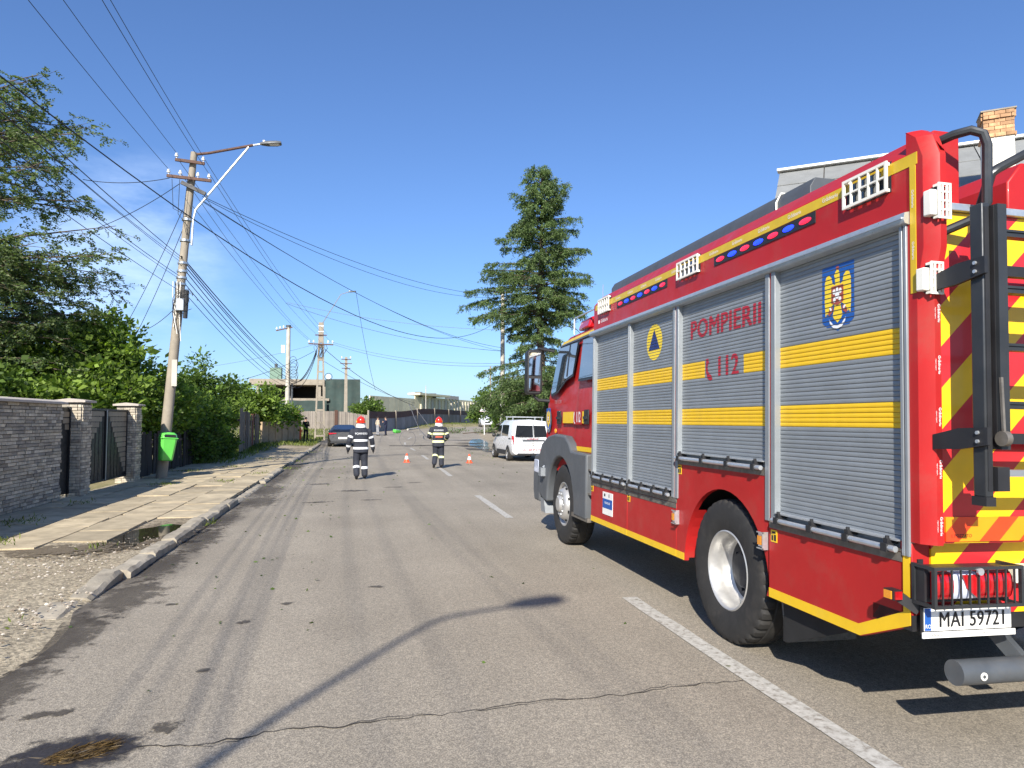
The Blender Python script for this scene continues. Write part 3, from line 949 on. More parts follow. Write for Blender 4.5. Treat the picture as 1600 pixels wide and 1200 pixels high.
# side wall, upper band with chamfered roof edge
m = MB()
m.prism([(0, ZT + .02), (0, 3.065), (0.11, 3.185), (0.26, 3.185), (0.26, ZT + .02)], 'y', 3.06, 8.16)
T(m, 'upper_panel', RED, bevel=.006)
m = MB(); m.prism([(2.5, ZT + .02), (2.5, 3.065), (2.39, 3.185), (2.24, 3.185), (2.24, ZT + .02)], 'y', 3.06, 8.16)
T(m, 'upper_panel', RED)
m = MB(); m.box(0.26, 2.24, 3.06, 8.16, 2.74, 2.80); T(m, 'roof_deck', ALUD)
m = MB(); m.box(2.46, 2.5, 3.06, 8.16, 0.5, ZT + .02); T(m, 'right_side_panel', RED)
m = MB(); m.box(0.04, 2.46, 8.1, 8.15, 0.9, 3.1); T(m, 'front_bulkhead', RED)
# reflective tape on the upper band, and tiny repeated maker's lettering
m = MB(); m.box(-0.0025, 0.002, 3.055, 8.10, 2.995, 3.058); tape = T(m, 'reflective_tape', YELDIM)
lt = text_mesh('Grădinariu', 0.036, 0.9, 0.0, WINK)
def sidetext(me, y, z, x, parent, name='lettering'):
    # reading direction runs towards the rear of the vehicle (-y)
    me2 = xf_mesh(me, lambda c: Vector((x, y - c.x, z + c.y)) - Vector(OT))
    return inst(name, me2, parent)
for k in range(13):
    sidetext(lt, 7.7 - 0.36 * k, 3.028, -0.004, tape)
# gutter over the shutters
m = MB()
m.prism([(0.02, ZT - .01), (-0.03, ZT), (-0.038, ZT + .02), (-0.03, ZT + .055), (0.02, ZT + .065)], 'y', 3.11, 8.22)
m.box(-0.044, -0.036, 3.12, 8.21, ZT + .022, ZT + .032)
T(m, 'gutter', ALUB)

# shutter bays: (y front, y rear, z bottom)
PITCH = 0.028
def slat_mesh(L, segs):
    """segs: list of (fraction a, b, material slot)."""
    m = MB(); h = PITCH
    prof = [(0.0055, 0.0002), (0.0016, 0.0018), (0.0, 0.006), (0.0, 0.0215), (0.0016, 0.0264), (0.0055, 0.0278)]
    for a, b, k in segs:
        ya, yb = a * L, b * L
        vs = [(x, ya, z) for x, z in prof] + [(x, yb, z) for x, z in prof]
        n = len(prof)
        m.add(vs, [(i, i + 1, i + 1 + n, i + n) for i in range(n - 1)], k)
    return m.mesh('slat', [ALU, YEL], smooth=50)
bays = [(8.09, 7.01, 1.08), (6.95, 5.92, 1.08), (5.80, 4.43, 1.416), (4.31, 3.175, 1.08)]
shutters = []; rslat = random.Random(3)
XS = 0.030
for bi, (yf, yr, zb) in enumerate(bays):
    m = MB(); m.box(XS + 0.012, XS + 0.03, yr, yf, zb - .09, ZT)
    m.box(XS - 0.002, XS + 0.012, yr, yf, zb - .065, zb - .001, 1)          # bottom rail of the curtain
    sh = T(m, 'roller_shutter', [ALUD, ALU]); shutters.append(sh)
    L = yf - yr
    grey = slat_mesh(L, [(0, 1, 0)]); yel = slat_mesh(L, [(0, 1, 1)])
    mixd = slat_mesh(L, [(0, (4.78 - yr) / L, 1), ((4.78 - yr) / L, (5.385 - yr) / L, 0), ((5.385 - yr) / L, 1, 1)]) if bi == 2 else yel
    k0 = round((zb - 1.08) / PITCH)
    k = k0
    while 1.08 + k * PITCH < ZT - 0.005:
        me = grey
        if 20 <= k <= 24: me = yel
        elif 34 <= k <= 38: me = mixd
        inst('slat', me, sh, (XS - OT[0], yr - OT[1], 1.08 + k * PITCH - OT[2]), (0, rslat.gauss(0, .02), 0))
        k += 1
    # lift bar with its clips
    zz = zb - 0.062
    m = MB()
    m.box(-0.022, XS + .01, yr + .02, yf - .01, zb - .022, zb - .014)
    m.cyl((-0.035, yr + .015, zz), (-0.035, yf - .005, zz), 0.0165, n=10)
    bar = T(m, 'lift_bar', ALUB, sh)
    for t in (0.06, 0.37, 0.66, 0.93):
        y = yf - L * t
        m = MB(); m.box(-0.056, -0.012, y - .022, y + .022, zz - .020, zz + .022); m.box(-0.040, XS, y - .012, y + .018, zz + .018, zz + .046)
        m.cyl((-.03, y, zz + .046), (-.03, y, zz + .060), .011, n=8)
        T(m, 'clip', BLK, sh)
# frames between the bays
for ya, yb, zb in ((8.09, 8.15, .99), (6.95, 7.01, .99), (5.80, 5.92, 1.0), (4.31, 4.43, 1.0), (3.125, 3.175, .99)):
    m = MB()
    w = yb - ya
    if w > .08:
        m.box(-0.012, 0.06, ya, ya + .048, zb, ZT); m.box(-0.012, 0.06, yb - .048, yb, zb, ZT); m.box(-0.004, 0.05, ya + .048, yb - .048, zb, ZT, 1)
    else:
        m.box(-0.012, 0.06, ya, ya + w * .42, zb, ZT); m.box(-0.012, 0.06, yb - w * .42, yb, zb, ZT); m.box(-0.004, 0.05, ya + w * .42, yb - w * .42, zb, ZT, 1)
    T(m, 'shutter_frame', [ALU, RED], bevel=.003)

# lower panels
def stripe(y0, y1, parent, z=.492, h=.06):
    m = MB(); m.box(-0.0025, 0.002, y0, y1, z, z + h); return T(m, 'yellow_edge_strip', YEL, parent)
def lower(y0, y1, z1):
    m = MB(); m.box(0, 0.045, y0, y1, 0.49, z1); p = T(m, 'lower_panel', RED, bevel=.005)
    stripe(y0 + .002, y1 - .002, p); return p
pA = lower(7.005, 8.17, 0.955); pB = lower(5.835, 6.998, 0.955)
m = MB()
ac = (5.03, 0.50); ar = 0.64
poly = [(4.425, 0.49), (4.405, 0.49), (4.405, 1.345), (5.828, 1.345), (5.828, 0.49), (5.668, 0.49)]
poly += [(ac[0] + ar * math.cos(t), ac[1] + (ar + .012) * math.sin(t)) for t in [math.pi * (k + .3) / 22 for k in range(22)]]
poly[5] = (5.672, .49)
m.prism(poly, 'x', 0, 0.04); pC = T(m, 'wheel_arch_panel', RED)
stripe(5.68, 5.826, pC)
m = MB()
for k in range(10):
    t0, t1 = math.pi * k / 22 + .02, math.pi * (k + 1) / 22 + .02
    a = (ac[0] + ar * math.cos(t0), ac[1] + (ar + .012) * math.sin(t0)); b = (ac[0] + ar * math.cos(t1), ac[1] + (ar + .012) * math.sin(t1))
    if k < 5: m.quad((0.04, a[0], a[1]), (0.24, a[0], a[1]), (0.24, b[0], b[1]), (0.04, b[0], b[1]))
T(m, 'arch_flange', RED, pC)
m = MB(); m.prism([(4.395, 0.49), (3.50, 0.49), (3.125, 0.645), (3.125, 1.005), (4.395, 1.005)], 'x', 0, 0.045)
pD = T(m, 'rear_lower_panel', RED)
m = MB(); m.prism([(4.395, 0.492), (3.505, 0.492), (3.13, 0.647), (3.13, 1.0), (3.178, 1.0), (3.178, .705), (3.515, .553), (4.395, .553)], 'x', -0.0025, 0.002)
T(m, 'yellow_edge_strip', YEL, pD)
for y0, y1, z0, z1 in ((5.835, 8.17, 0.957, 1.0), (4.43, 5.83, 1.347, 1.352), (3.13, 4.40, 1.007, 1.02)):
    m = MB(); m.box(-0.006, 0.05, y0, y1, z0, max(z1, z0 + .008)); T(m, 'sill', SILLM)
for y0, y1, z0, z1 in ((5.84, 8.165, 0.91, 0.952), (4.44, 5.80, 1.30, 1.343), (3.185, 4.39, 0.955, 1.003)):
    m = MB(); m.box(-0.004, 0.002, y0, y1, z0, z1); T(m, 'scuff_strip', SILLM)
# warning stickers and the programme plate
for y, z in ((4.335, 0.905), (5.775, 1.255), (6.96, 0.885), (8.13, 0.88)):
    m = MB(); m.box(-0.0035, 0.001, y - .035, y + .035, z - .04, z + .04)
    st = T(m, 'lashing_point_sticker', YEL)
    m = MB(); m.box(-.005, -.0036, y - .026, y - .004, z - .03, z + .01); m.box(-.005, -.0036, y + .006, y + .026, z - .03, z + .004); m.box(-.005, -.0036, y - .02, y + .02, z + .018, z + .03)
    T(m, 'pictogram', INK, st)
m = MB(); m.box(-0.004, 0.001, 7.43, 7.75, 0.625, 0.875); st = T(m, 'programme_plate', WPLATE)
m = MB(); m.box(-.0055, -.004, 7.435, 7.745, 0.695, 0.80); T(m, 'blue_field', BLUEINK, st)
sidetext(text_mesh('VISIUNE 2020', .034, .9, .0005, WINK), 7.59, .755, -.0068, st)
m = MB(); m.box(-.0055, -.004, 7.66, 7.70, .825, .855); m.box(-.0055, -.004, 7.53, 7.55, .822, .858); T(m, 'small_logo', INK, st)
# side marker lamps in clear brackets
for y, z in ((5.82, 0.84), (4.45, 0.86)):
    m = MB(); m.box(-0.03, 0, y - .032, y + .032, z - .045, z + .045, 0); m.box(-0.042, -0.03, y - .02, y + .025, z - .03, z + .03, 1)
    m.box(-.045, -.002, y - .045, y - .037, z - .06, z + .06, 2); m.box(-.045, -.037, y - .045, y + .03, z + .05, z + .058, 2); m.box(-.045, -.037, y - .045, y + .03, z - .058, z - .05, 2)
    T(m, 'side_marker_lamp', [CREAM, AMB, ALUB])
# mud flap and rear wing
m = MB(); m.prism([(0.06, 0.47), (0.62, 0.47), (0.62, 0.2), (0.09, 0.2)], 'y', 4.33, 4.345); T(m, 'mud_flap', mat('ribbed_rubber', (0.10, 0.10, 0.095), .8, var=.3, scale=30, dirt=.4))
m = MB(); m.prism([(4.34, .47), (3.68, .47), (3.72, .44), (4.30, .21), (4.34, .21)], 'x', .07, .085); T(m, 'side_flap', UNDER)

# LED strips
for ya, yb in ((5.17, 3.88), (7.36, 6.06)):
    m = MB(); m.box(-0.006, 0, yb, ya, 2.915, 2.988); bar = T(m, 'warning_light_bar', BLK)
    for k in range(7):
        y = ya - (ya - yb) * (k + .55) / 7.1
        m = MB(); m.sphere((-0.008, y, 2.952), 1, 12, 0, (0.008, 0.066, 0.019))
        T(m, 'led_lamp', LEDR if k % 2 == 0 else LEDB, bar)
# guarded area lights
def guard(y0, y1, z0, z1, nx):
    m = MB(); m.box(-0.002, 0.004, y0, y1, z0, z1); g = T(m, 'area_light', BLK)
    m = MB(); m.box(-0.010, -0.002, y0 + .08, y1 - .03, z0 + .03, z1 - .03); T(m, 'lamp_glass', GLASS, g)
    m = MB(); b = .016; x0, x1 = -0.034, -0.022
    m.box(x0, x1, y0, y1, z0, z0 + b); m.box(x0, x1, y0, y1, z1 - b, z1)
    m.box(x0, x1, y0, y0 + b, z0 + b, z1 - b); m.box(x0, x1, y1 - b, y1, z0 + b, z1 - b)
    for k in range(1, nx):
        y = y0 + (y1 - y0) * k / nx
        m.box(x0, x1, y - .005, y + .005, z0 + b, z1 - b)
    m.box(x0 + .001, x1 - .001, y0 + b, y1 - b, (z0 + z1) / 2 - .005, (z0 + z1) / 2 + .005)
    for y in (y0 + .02, y1 - .02):
        m.box(x1, 0, y - .01, y + .01, z0 + .004, z0 + .02); m.box(x1, 0, y - .01, y + .01, z1 - .02, z1 - .004)
    T(m, 'guard_grille', CREAM, g)
guard(7.57, 7.93, 2.925, 3.10, 5); guard(5.41, 5.81, 2.92, 3.075, 5); guard(3.235, 3.59, 2.905, 3.072, 5)
m = MB(); st = sidetext(text_mesh('Grădinariu', .06, .9, .0005, WINK), 7.78, 2.845, -.003, truck)
m = MB(); m.box(-.003, 0, 7.955, 7.985, 2.825, 2.865); T(m, 'maker_logo', WINK)

# print on the shutters, cut at every slat joint
def cut_print(mb_or_me, name, material, parent, x=None):
    me = mb_or_me.mesh(name, material, OT, 0) if isinstance(mb_or_me, MB) else mb_or_me
    bm = bmesh.new(); bm.from_mesh(me)
    zs = [v.co.z for v in bm.verts]
    k0 = math.floor((min(zs) + OT[2] - 1.08) / PITCH); k1 = math.ceil((max(zs) + OT[2] - 1.08) / PITCH)
    for k in range(k0, k1 + 1):
        for d in (-0.003, 0.003):
            geom = bm.verts[:] + bm.edges[:] + bm.faces[:]
            bmesh.ops.bisect_plane(bm, geom=geom, plane_co=(0, 0, 1.08 + k * PITCH + d - OT[2]), plane_no=(0, 0, 1))
    dead = []
    for f in bm.faces:
        q = (f.calc_center_median().z + OT[2] - 1.08) / PITCH
        if abs(q - round(q)) * PITCH < 0.0029: dead.append(f)
    bmesh.ops.delete(bm, geom=dead, context='FACES')
    bm.to_mesh(me); bm.free()
    if not me.materials: me.materials.append(material)
    return inst(name, me, parent)
def printtext(s, size, y, z, parent, material, squeeze, bold, layer=1, space=1.0):
    me = xf_mesh(text_mesh(s, size, squeeze, bold, material, space, True), lambda c: Vector((XS - .0012 * layer - c.z, y - c.x, z + c.y)) - Vector(OT))
    return cut_print(me, 'lettering', material, parent)
def flat(poly, layer):
    m = MB(); m.add([(XS - .0012 * layer, y, z) for y, z in poly], [tuple(range(len(poly)))]); return m
printtext('POMPIERII', 0.215, 5.09, 2.445, shutters[2], REDINK, 1.10, 0.0085, 2, 1.06)
printtext('112', 0.225, 5.02, 2.10, shutters[2], REDINK, 1.0, 0.009, 2, 1.05)
# telephone handset
hs = [(-.045, .085), (-.008, .088), (.004, .045), (-.022, .03), (-.012, -.02), (.018, -.04), (.045, -.055), (.062, -.085), (.03, -.10), (-.02, -.075), (-.05, -.01)]
cut_print(flat([(5.315 - a, 2.10 + b) for a, b in hs], 2), 'phone_symbol', REDINK, shutters[2])
# civil-protection roundel
cy, cz = 6.415, 2.44
cut_print(flat([(cy + .185 * math.cos(t), cz + .175 * math.sin(t)) for t in [2 * math.pi * k / 40 for k in range(40)]], 1), 'roundel', EAGLE, shutters[1])
cut_print(flat([(cy, cz + .125), (cy + .135, cz - .078), (cy - .135, cz - .078)], 3), 'triangle_symbol', NAVYINK, shutters[1])
# crest: shield, eagle, inescutcheon, ribbon
def crest(cy, cz, s, parent, cut=True, base=1, xoff=0.0):
    def P(pts, layer, material, name):
        m = MB(); m.add([(XS - .0012 * (layer + base) + xoff, cy - a * s, cz + b * s) for a, b in pts], [tuple(range(len(pts)))])
        if cut: cut_print(m, name, material, parent)
        else: m.build(name, material, parent, OT, 0)
    P([(-.145, .20), (.145, .20), (.145, -.14), (.10, -.175), (.045, -.175), (0, -.205), (-.045, -.175), (-.10, -.175), (-.145, -.14)], 0, BLUEINK, 'crest_shield')
    for q in (-1, 1):
        w = [(.018, .075), (.045, .085), (.055, .125), (.08, .145), (.105, .135), (.118, .10), (.12, -.02), (.112, -.11), (.098, -.085), (.09, -.10), (.08, -.07), (.07, -.085), (.06, -.05), (.018, -.03)]
        P([(q * a, b) for a, b in w], 1, EAGLE, 'crest_wing')
        P([(q * .07, -.065), (q * .045, -.05), (q * .04, -.08), (q * .075, -.105), (q * .088, -.09)], 2, BROWNINK, 'crest_talon')
        P([(q * .05, -.07), (q * .062, -.052), (q * .075, -.06), (q * .06, -.08)], 3, WINK, 'crest_talon_light')
    P([(-.018, .06), (-.024, .12), (-.03, .135), (-.018, .155), (-.005, .165), (.012, .16), (.02, .14), (.022, .06), (.03, -.06), (.045, -.11), (.03, -.13), (0, -.155), (-.03, -.13), (-.045, -.11), (-.03, -.06)], 1.6, EAGLE, 'crest_body')
    P([(-.012, .165), (.012, .165), (.014, .182), (0, .188), (-.014, .182)], 1, BROWNINK, 'crest_crown')
    P([(-.055, .07), (.055, .07), (.055, -.03), (0, -.05), (-.055, -.03)], 2.6, BROWNINK, 'crest_field')
    for a, b, r in ((-.028, .035, .014), (.028, .035, .014), (0, .012, .02), (-.025, -.015, .013), (.025, -.015, .013), (0, .045, .012)):
        P([(a + r * math.cos(t), b + r * 1.2 * math.sin(t)) for t in [2 * math.pi * k / 9 for k in range(9)]], 3.6, WINK, 'crest_charge')
    P([(-.075, -.125), (-.062, -.14), (-.035, -.165), (0, -.172), (.035, -.165), (.062, -.14), (.075, -.125), (.07, -.15), (.04, -.182), (0, -.19), (-.04, -.182), (-.07, -.15)], 3.2, WINK, 'crest_ribbon')
crest(3.715, 2.42, 1.0, shutters[3])

# roof locker and red roof cabinet
m = MB(); m.prism([(0.27, 2.80), (0.27, 3.32), (0.31, 3.385), (0.95, 3.385), (0.95, 2.80)], 'y', 4.32, 8.3); m.box(.262, .272, 4.34, 8.3, 3.25, 3.265, 1)
roofbox = T(m, 'roof_locker', [DGREY, BLK], bevel=.008)
m = MB(); m.tube([(0.262, 4.72, 2.81), (0.262, 4.72, 3.32), (0.30, 4.72, 3.392), (.9, 4.72, 3.392)], .008, 6); T(m, 'strap', CREAM, roofbox)
m = MB(); m.prism([(0.80, 2.80), (0.80, 3.05), (0.90, 3.17), (2.2, 3.17), (2.2, 2.8)], 'y', 3.28, 3.95); T(m, 'roof_cabinet', RED, bevel=.01)
# ---- rear
YR = 3.02
m = MB(); m.box(0.095, 2.405, YR, YR + .05, 1.075, 2.745); T(m, 'rear_panel', CHEV)
m = MB(); m.box(0.09, 2.41, YR - .03, YR + .06, 2.747, 2.785); T(m, 'rear_top_beam', ALUB, bevel=.004)
m = MB(); m.box(0.10, 2.40, YR - .012, YR - .001, 1.085, 1.205); T(m, 'orange_marking_board', CHEVO)
me = xf_mesh(text_mesh('I. POZZATO', .022, 1, 0, INK), lambda c: Vector((.19 + c.x, YR - .014, 1.112 + c.y)) - Vector(OT)); inst('lettering', me, truck)
m = MB(); m.box(0.11, 2.39, 3.115, 3.16, 0.70, 1.072); T(m, 'lower_rear_panel', CHEV)
for xa in (0.0, 2.392): T(MB().box(xa, xa + .108, 3.122, 3.2, 0.645, 1.06), 'lower_rear_corner', RED, bevel=.006)
m = MB(); m.box(0.0, 2.5, 3.12, 3.4, 0.62, 0.70); T(m, 'rear_cross_member', BLK)
def post(x0, x1, side_):
    # faceted corner post, wider at its head
    m = MB()
    secs = [(1.065, 0.0, 0), (1.10, 0.0, 0), (2.36, 0.0, 0), (2.55, 0.045, 1), (3.02, 0.045, 1), (3.135, 0.0, 1), (3.185, -.07, 1)]
    def ring(z, d, s):
        y = YR - d
        e = 0.045
        pts = [(0.0, 3.13), (0.0, y + .045), (.022, y + .012), (.05, y - .012), (.085, y - .012), (.102, y + .01), (.102, 3.13)]
        return [((x0 + p[0]) if side_ > 0 else (x1 - p[0]), max(p[1], y - .02), z) for p in pts]
    rings = [ring(*s_) for s_ in secs]
    n = 7; vs = [p for r_ in rings for p in r_]
    fs = [(i * n + k, i * n + (k + 1) % n, (i + 1) * n + (k + 1) % n, (i + 1) * n + k) for i in range(len(rings) - 1) for k in range(n)]
    fs += [tuple(range(n)), tuple(range((len(rings) - 1) * n, len(rings) * n))]
    m.add(vs, fs)
    return T(m, 'corner_post', RED, smooth=20)
pl = post(0.0, .1, 1); post(2.4, 2.5, -1)
# tape down the corner, lettering along the post
m = MB(); m.box(-.0028, .001, 3.066, 3.105, 2.33, 3.0); T(m, 'reflective_tape', YELDIM, pl)
m = MB(); m.add([(.055, YR - .062, 3.05), (.098, YR - .05, 3.035), (.098, YR + .01, 3.125), (.055, YR + .0, 3.135)], [(0, 1, 2, 3)]); T(m, 'corner_lamp', LENSR, pl)
vt = text_mesh('Grădinariu', .021, 1.0, 0.0002, WINK); vt2 = text_mesh('import export', .010, 1.0, 0, WINK)
for z in (1.16, 1.44, 1.70, 1.96, 2.22):
    for me, dx in ((vt, .008), (vt2, -.012)):
        me2 = xf_mesh(me, lambda c: Vector((.064 + dx + c.y, YR - .0145, z - c.x)) - Vector(OT)); inst('lettering', me2, pl)
for z in (2.55, 2.82):
    me2 = xf_mesh(vt, lambda c: Vector((-.004, 3.085 - c.y, z - c.x)) - Vector(OT)); inst('lettering', me2, pl)
# guarded work lamps on the post
def rear_guard(z0, z1, yb, dx):
    m = MB(); m.box(-.004, .05, yb - .018, yb + .034, z0 + .02, z1 - .03); g = T(m, 'work_lamp', CREAM, bevel=.006)
    m = MB(); m.box(.03, .10, yb - .012, yb + .02, z0 + .012, z1 - .012); T(m, 'lamp_housing', BLK, g)
    m = MB(); m.box(.036, .062, yb - .018, yb - .013, z0 + .02, z1 - .02, 0); m.box(.064, .092, yb - .018, yb - .013, z0 + .02, z1 - .02, 1); T(m, 'lamp_glass', [LENSW, LENSR], g)
    m = MB(); x0, x1 = .025, .100; a, b = yb - .036, yb - .028; q = .011
    m.box(x0, x1, a, b, z0, z0 + q); m.box(x0, x1, a, b, z1 - q, z1); m.box(x0, x0 + q, a, b, z0 + q, z1 - q); m.box(x1 - q, x1, a, b, z0 + q, z1 - q)
    for k in (1, 2): x = x0 + (x1 - x0) * k / 3; m.box(x - .004, x + .004, a, b, z0 + q, z1 - q)
    for k in (1, 2, 3): z = z0 + (z1 - z0) * k / 4; m.box(x0 + q, x1 - q, a + .001, b - .001, z - .004, z + .004)
    for x in (x0, x1 - q): m.box(x, x + q, b, yb + .0, z0 + .004, z0 + .016); m.box(x, x + q, b, yb, z1 - .016, z1 - .004)
    gg = T(m, 'guard_grille', CREAM, g)
    g.location.x += dx
rear_guard(2.68, 2.86, YR - .05, -.012); rear_guard(2.31, 2.475, YR - .004, -.018)

# tail light box with cage
m = MB(); m.box(0.0, 0.50, 3.04, 3.114, 0.785, 0.955); tl = T(m, 'tail_light', BLK)
prof = []
m = MB()
def lens(x0, x1, mi):
    n = 8; vs = []
    for k in range(n + 1):
        t = math.pi * k / n; y = 3.036 - .045 * math.sin(t) ** .6; z = .868 - .068 * math.cos(t)
        vs += [(x0, y, z), (x1, y, z)]
    m.add(vs, [(2 * k, 2 * k + 1, 2 * k + 3, 2 * k + 2) for k in range(n)], mi)
    m.add([v for i, v in enumerate(vs) if i % 2 == 0], [tuple(range(n + 1))], mi); m.add([v for i, v in enumerate(vs) if i % 2 == 1], [tuple(range(n + 1))], mi)
lens(.03, .125, 0); lens(.128, .27, 1); lens(.273, .36, 0); lens(.363, .475, 0)
T(m, 'lens', [LENSR, LENSW], tl)
m = MB(); m.prism([(.272, .925), (.17, .925), (.195, .86), (.272, .80)], 'y', 2.985, 2.99); T(m, 'lens_swoosh', LENSR, tl)
m = MB(); a, b = 2.965, 2.985
x0, x1, z0, z1 = -.01, .515, .768, .968
for z in (z0, z1 - .016): m.box(x0, x1, a, b, z, z + .016); m.box(x0, x0 + .016, b, 3.115, z, z + .016); m.box(x1 - .016, x1, b, 3.115, z, z + .016)
for x in (x0, x1 - .016): m.box(x, x + .016, a, b, z0 + .016, z1 - .016); m.box(x, x + .016, 3.095, 3.113, z0 + .016, z1 - .016)
for k in range(1, 10): x = x0 + (x1 - x0) * k / 10; m.box(x - .0035, x + .0035, a + .003, a + .011, z0 + .016, z1 - .016)
T(m, 'cage', BLKM, tl)
m = MB(); m.cyl((.25, 2.955, .945), (.25, 2.966, .945), .018, n=12); T(m, 'lock', ALUB, tl)
# number plate
m = MB(); m.box(0.005, 0.535, 3.062, 3.075, 0.615, 0.757); npl = T(m, 'number_plate', BLK)
m = MB(); m.box(0.012, 0.528, 3.056, 3.061, 0.640, 0.752); T(m, 'plate_face', WPLATE, npl)
m = MB(); m.box(0.014, 0.05, 3.0545, 3.0559, .642, .750); T(m, 'country_band', BLUEINK, npl)
inst('lettering', xf_mesh(text_mesh('RO', .028, .9, 0, WINK), lambda c: Vector((.032 + c.x, 3.053, .662 + c.y)) - Vector(OT)), npl)
inst('lettering', xf_mesh(text_mesh('MAI 59721', .105, .82, .0016, INK, 1.06, True), lambda c: Vector((.296 + c.x, 3.053 - c.z, .690 + c.y)) - Vector(OT)), npl)
m = MB(); m.box(-.005, 0.545, 3.048, 3.054, 0.607, 0.636); T(m, 'plate_frame', WPLATE, npl)
inst('lettering', xf_mesh(text_mesh('Grădinariu', .02, 1, 0, INK), lambda c: Vector((.065 + c.x, 3.047, .622 + c.y)) - Vector(OT)), npl)
inst('lettering', xf_mesh(text_mesh('Tel: 0232 230 501   0722 500 501', .012, 1, 0, INK), lambda c: Vector((.30 + c.x, 3.047, .622 + c.y)) - Vector(OT)), npl)
# outrigger marker lamp on its rubber arm
m = MB(); m.beam((0.03, 3.11, .73), (-.06, 3.17, .80), .04, .05); m.box(-.10, -.05, 3.13, 3.20, .775, .825, 0); m.box(-.108, -.101, 3.14, 3.19, .78, .82, 1); m.box(-.095, -.055, 3.122, 3.129, .78, .82, 2)
T(m, 'marker_arm', [BLK, AMB, LENSR])
m = MB(); m.box(.03, .06, 3.112, 3.121, .90, .98); T(m, 'reflector', BLK)
m = MB(); m.box(.56, 2.0, 3.05, 3.11, .86, .95); T(m, 'rear_bumper_bar', CREAM, bevel=.006)
# underrun guard: tube on two arms
m = MB(); m.cyl((0.185, 3.06, .43), (2.3, 3.06, .43), .062, n=20, m=0); m.cyl((.30, 2.996, .425), (.30, 3.0, .425), .02, n=12, m=1); m.cyl((.30, 2.994, .425), (.30, 2.997, .425), .009, n=8, m=0)
for x in (.62, 1.9): m.beam((x, 3.09, .46), (x - .08, 3.35, .72), .05, .07, 0)
T(m, 'underrun_guard', [mat('grey_steel_tube', (.10, .11, .12), .45, metal=.3, var=.2, dirt=.3), CREAM])
# handrails at the roof edge
m = MB(); m.tube([(0.08, 3.12, 3.10), (.13, 2.96, 3.12), (.175, 2.90, 3.125), (.215, 2.87, 3.10), (.228, 2.86, 3.04), (.222, 2.86, 2.75), (.205, 2.88, 2.69), (.09, 2.99, 2.63)], .023, 10); T(m, 'handrail', BLKM)
m = MB(); m.tube([(.30, 2.97, 2.78), (.295, 2.93, 2.86), (.30, 2.91, 2.92), (.33, 2.90, 2.945), (.56, 2.90, 3.07), (.9, 2.9, 3.10)], .024, 10); T(m, 'handrail', BLKM)

# rear ladder (two nested sections) on brackets
lad = T(MB().box(.055, .098, 2.73, 2.80, 1.33, 2.70).box(.60, .643, 2.73, 2.80, 1.33, 2.70), 'ladder', BLKM, bevel=.006)
m = MB(); m.box(.112, .162, 2.70, 2.78, 1.55, 2.69); m.box(.540, .590, 2.70, 2.78, 1.55, 2.69); T(m, 'inner_rails', BLKM, lad)
m = MB(); m.box(.109, .112, 2.72, 2.76, 1.55, 2.69); m.box(.066, .087, 2.727, 2.73, 1.36, 2.68); T(m, 'rail_groove', BLK, lad)
rm = None
for z in (2.56, 2.295, 2.025, 1.755):
    m = MB(); m.box(.162, .540, 2.715, 2.765, z - .017, z + .017); m.box(.162, .540, 2.708, 2.715, z + .004, z + .010); T(m, 'rung', BLKM, lad)
m = MB(); m.box(.098, .60, 2.74, 2.79, 1.425, 1.455); T(m, 'rung', ALUD, lad)
for z in (2.39, 1.60):
    for xa in (.035, .645):
        m = MB(); m.prism([(2.70, z - .03), (2.70, z + .05), (2.86, z + .045), (3.015, z + .012), (3.015, z - .06), (2.86, z - .055)], 'x', xa, xa + .019); T(m, 'bracket', BLK, lad)
    for dz in (.025, -.015):
        m = MB(); m.cyl((.026, 2.75, z + dz), (.035, 2.75, z + dz), .009, n=8); T(m, 'bolt', ALUB, lad)
for za in (2.37, 1.575): T(MB().box(.162, .54, 2.77, 2.81, za, za + .05), 'cross_bar', BLK, lad)
m = MB(); m.cyl((.10, 2.69, 1.60), (.13, 2.69, 1.60), .035, n=14); m.beam((.115, 2.69, 1.63), (.115, 2.70, 1.88), .012, .012); T(m, 'latch', SILLM, lad)
m = MB(); m.prism([(2.71, 1.36), (2.71, 1.47), (2.80, 1.47), (2.83, 1.38), (2.80, 1.35)], 'x', .10, .165); T(m, 'ladder_foot', BLK, lad)
m = MB(); m.box(.05, .103, 2.725, 2.805, 1.29, 1.332); T(m, 'end_cap', BLK, lad)

# ---- wheels
def tyre_mesh(rad, w, lugs, n):
    m = MB()
    prof = [(rad * .535, w * .12), (rad * .56, .0 + w * .03), (rad * .63, -.004), (rad * .78, -w * .045), (rad * .88, -w * .03), (rad * .955, .004), (rad * .985, w * .045), (rad, w * .13), (rad, w * .30), (rad * .982, w * .32), (rad * .982, w * .35), (rad, w * .37), (rad, w * .63), (rad * .982, w * .65), (rad * .982, w * .68), (rad, w * .70), (rad, w * .87), (rad * .955, w), (rad * .7, w * 1.02), (rad * .54, w * .9)]
    o = len(m.v); m.lathe(prof, n, 0, 'x')
    if lugs:
        for i, (r, t) in enumerate(prof):
            if i in (5, 6, 7, 8, 15, 16):
                for k in range(n):
                    if k % 4 == 0:
                        x, y, z = m.v[o + i * n + k]; q = 1 - (.028 if i != 5 else .012); m.v[o + i * n + k] = (x + (.006 if i == 6 else 0), y * q, z * q)
    return m
def lathe_mesh(prof, n, mats_, name, mi=None):
    m = MB(); m.lathe(prof, n, 0, 'x', mats=mi); return m.mesh(name, mats_, smooth=40)
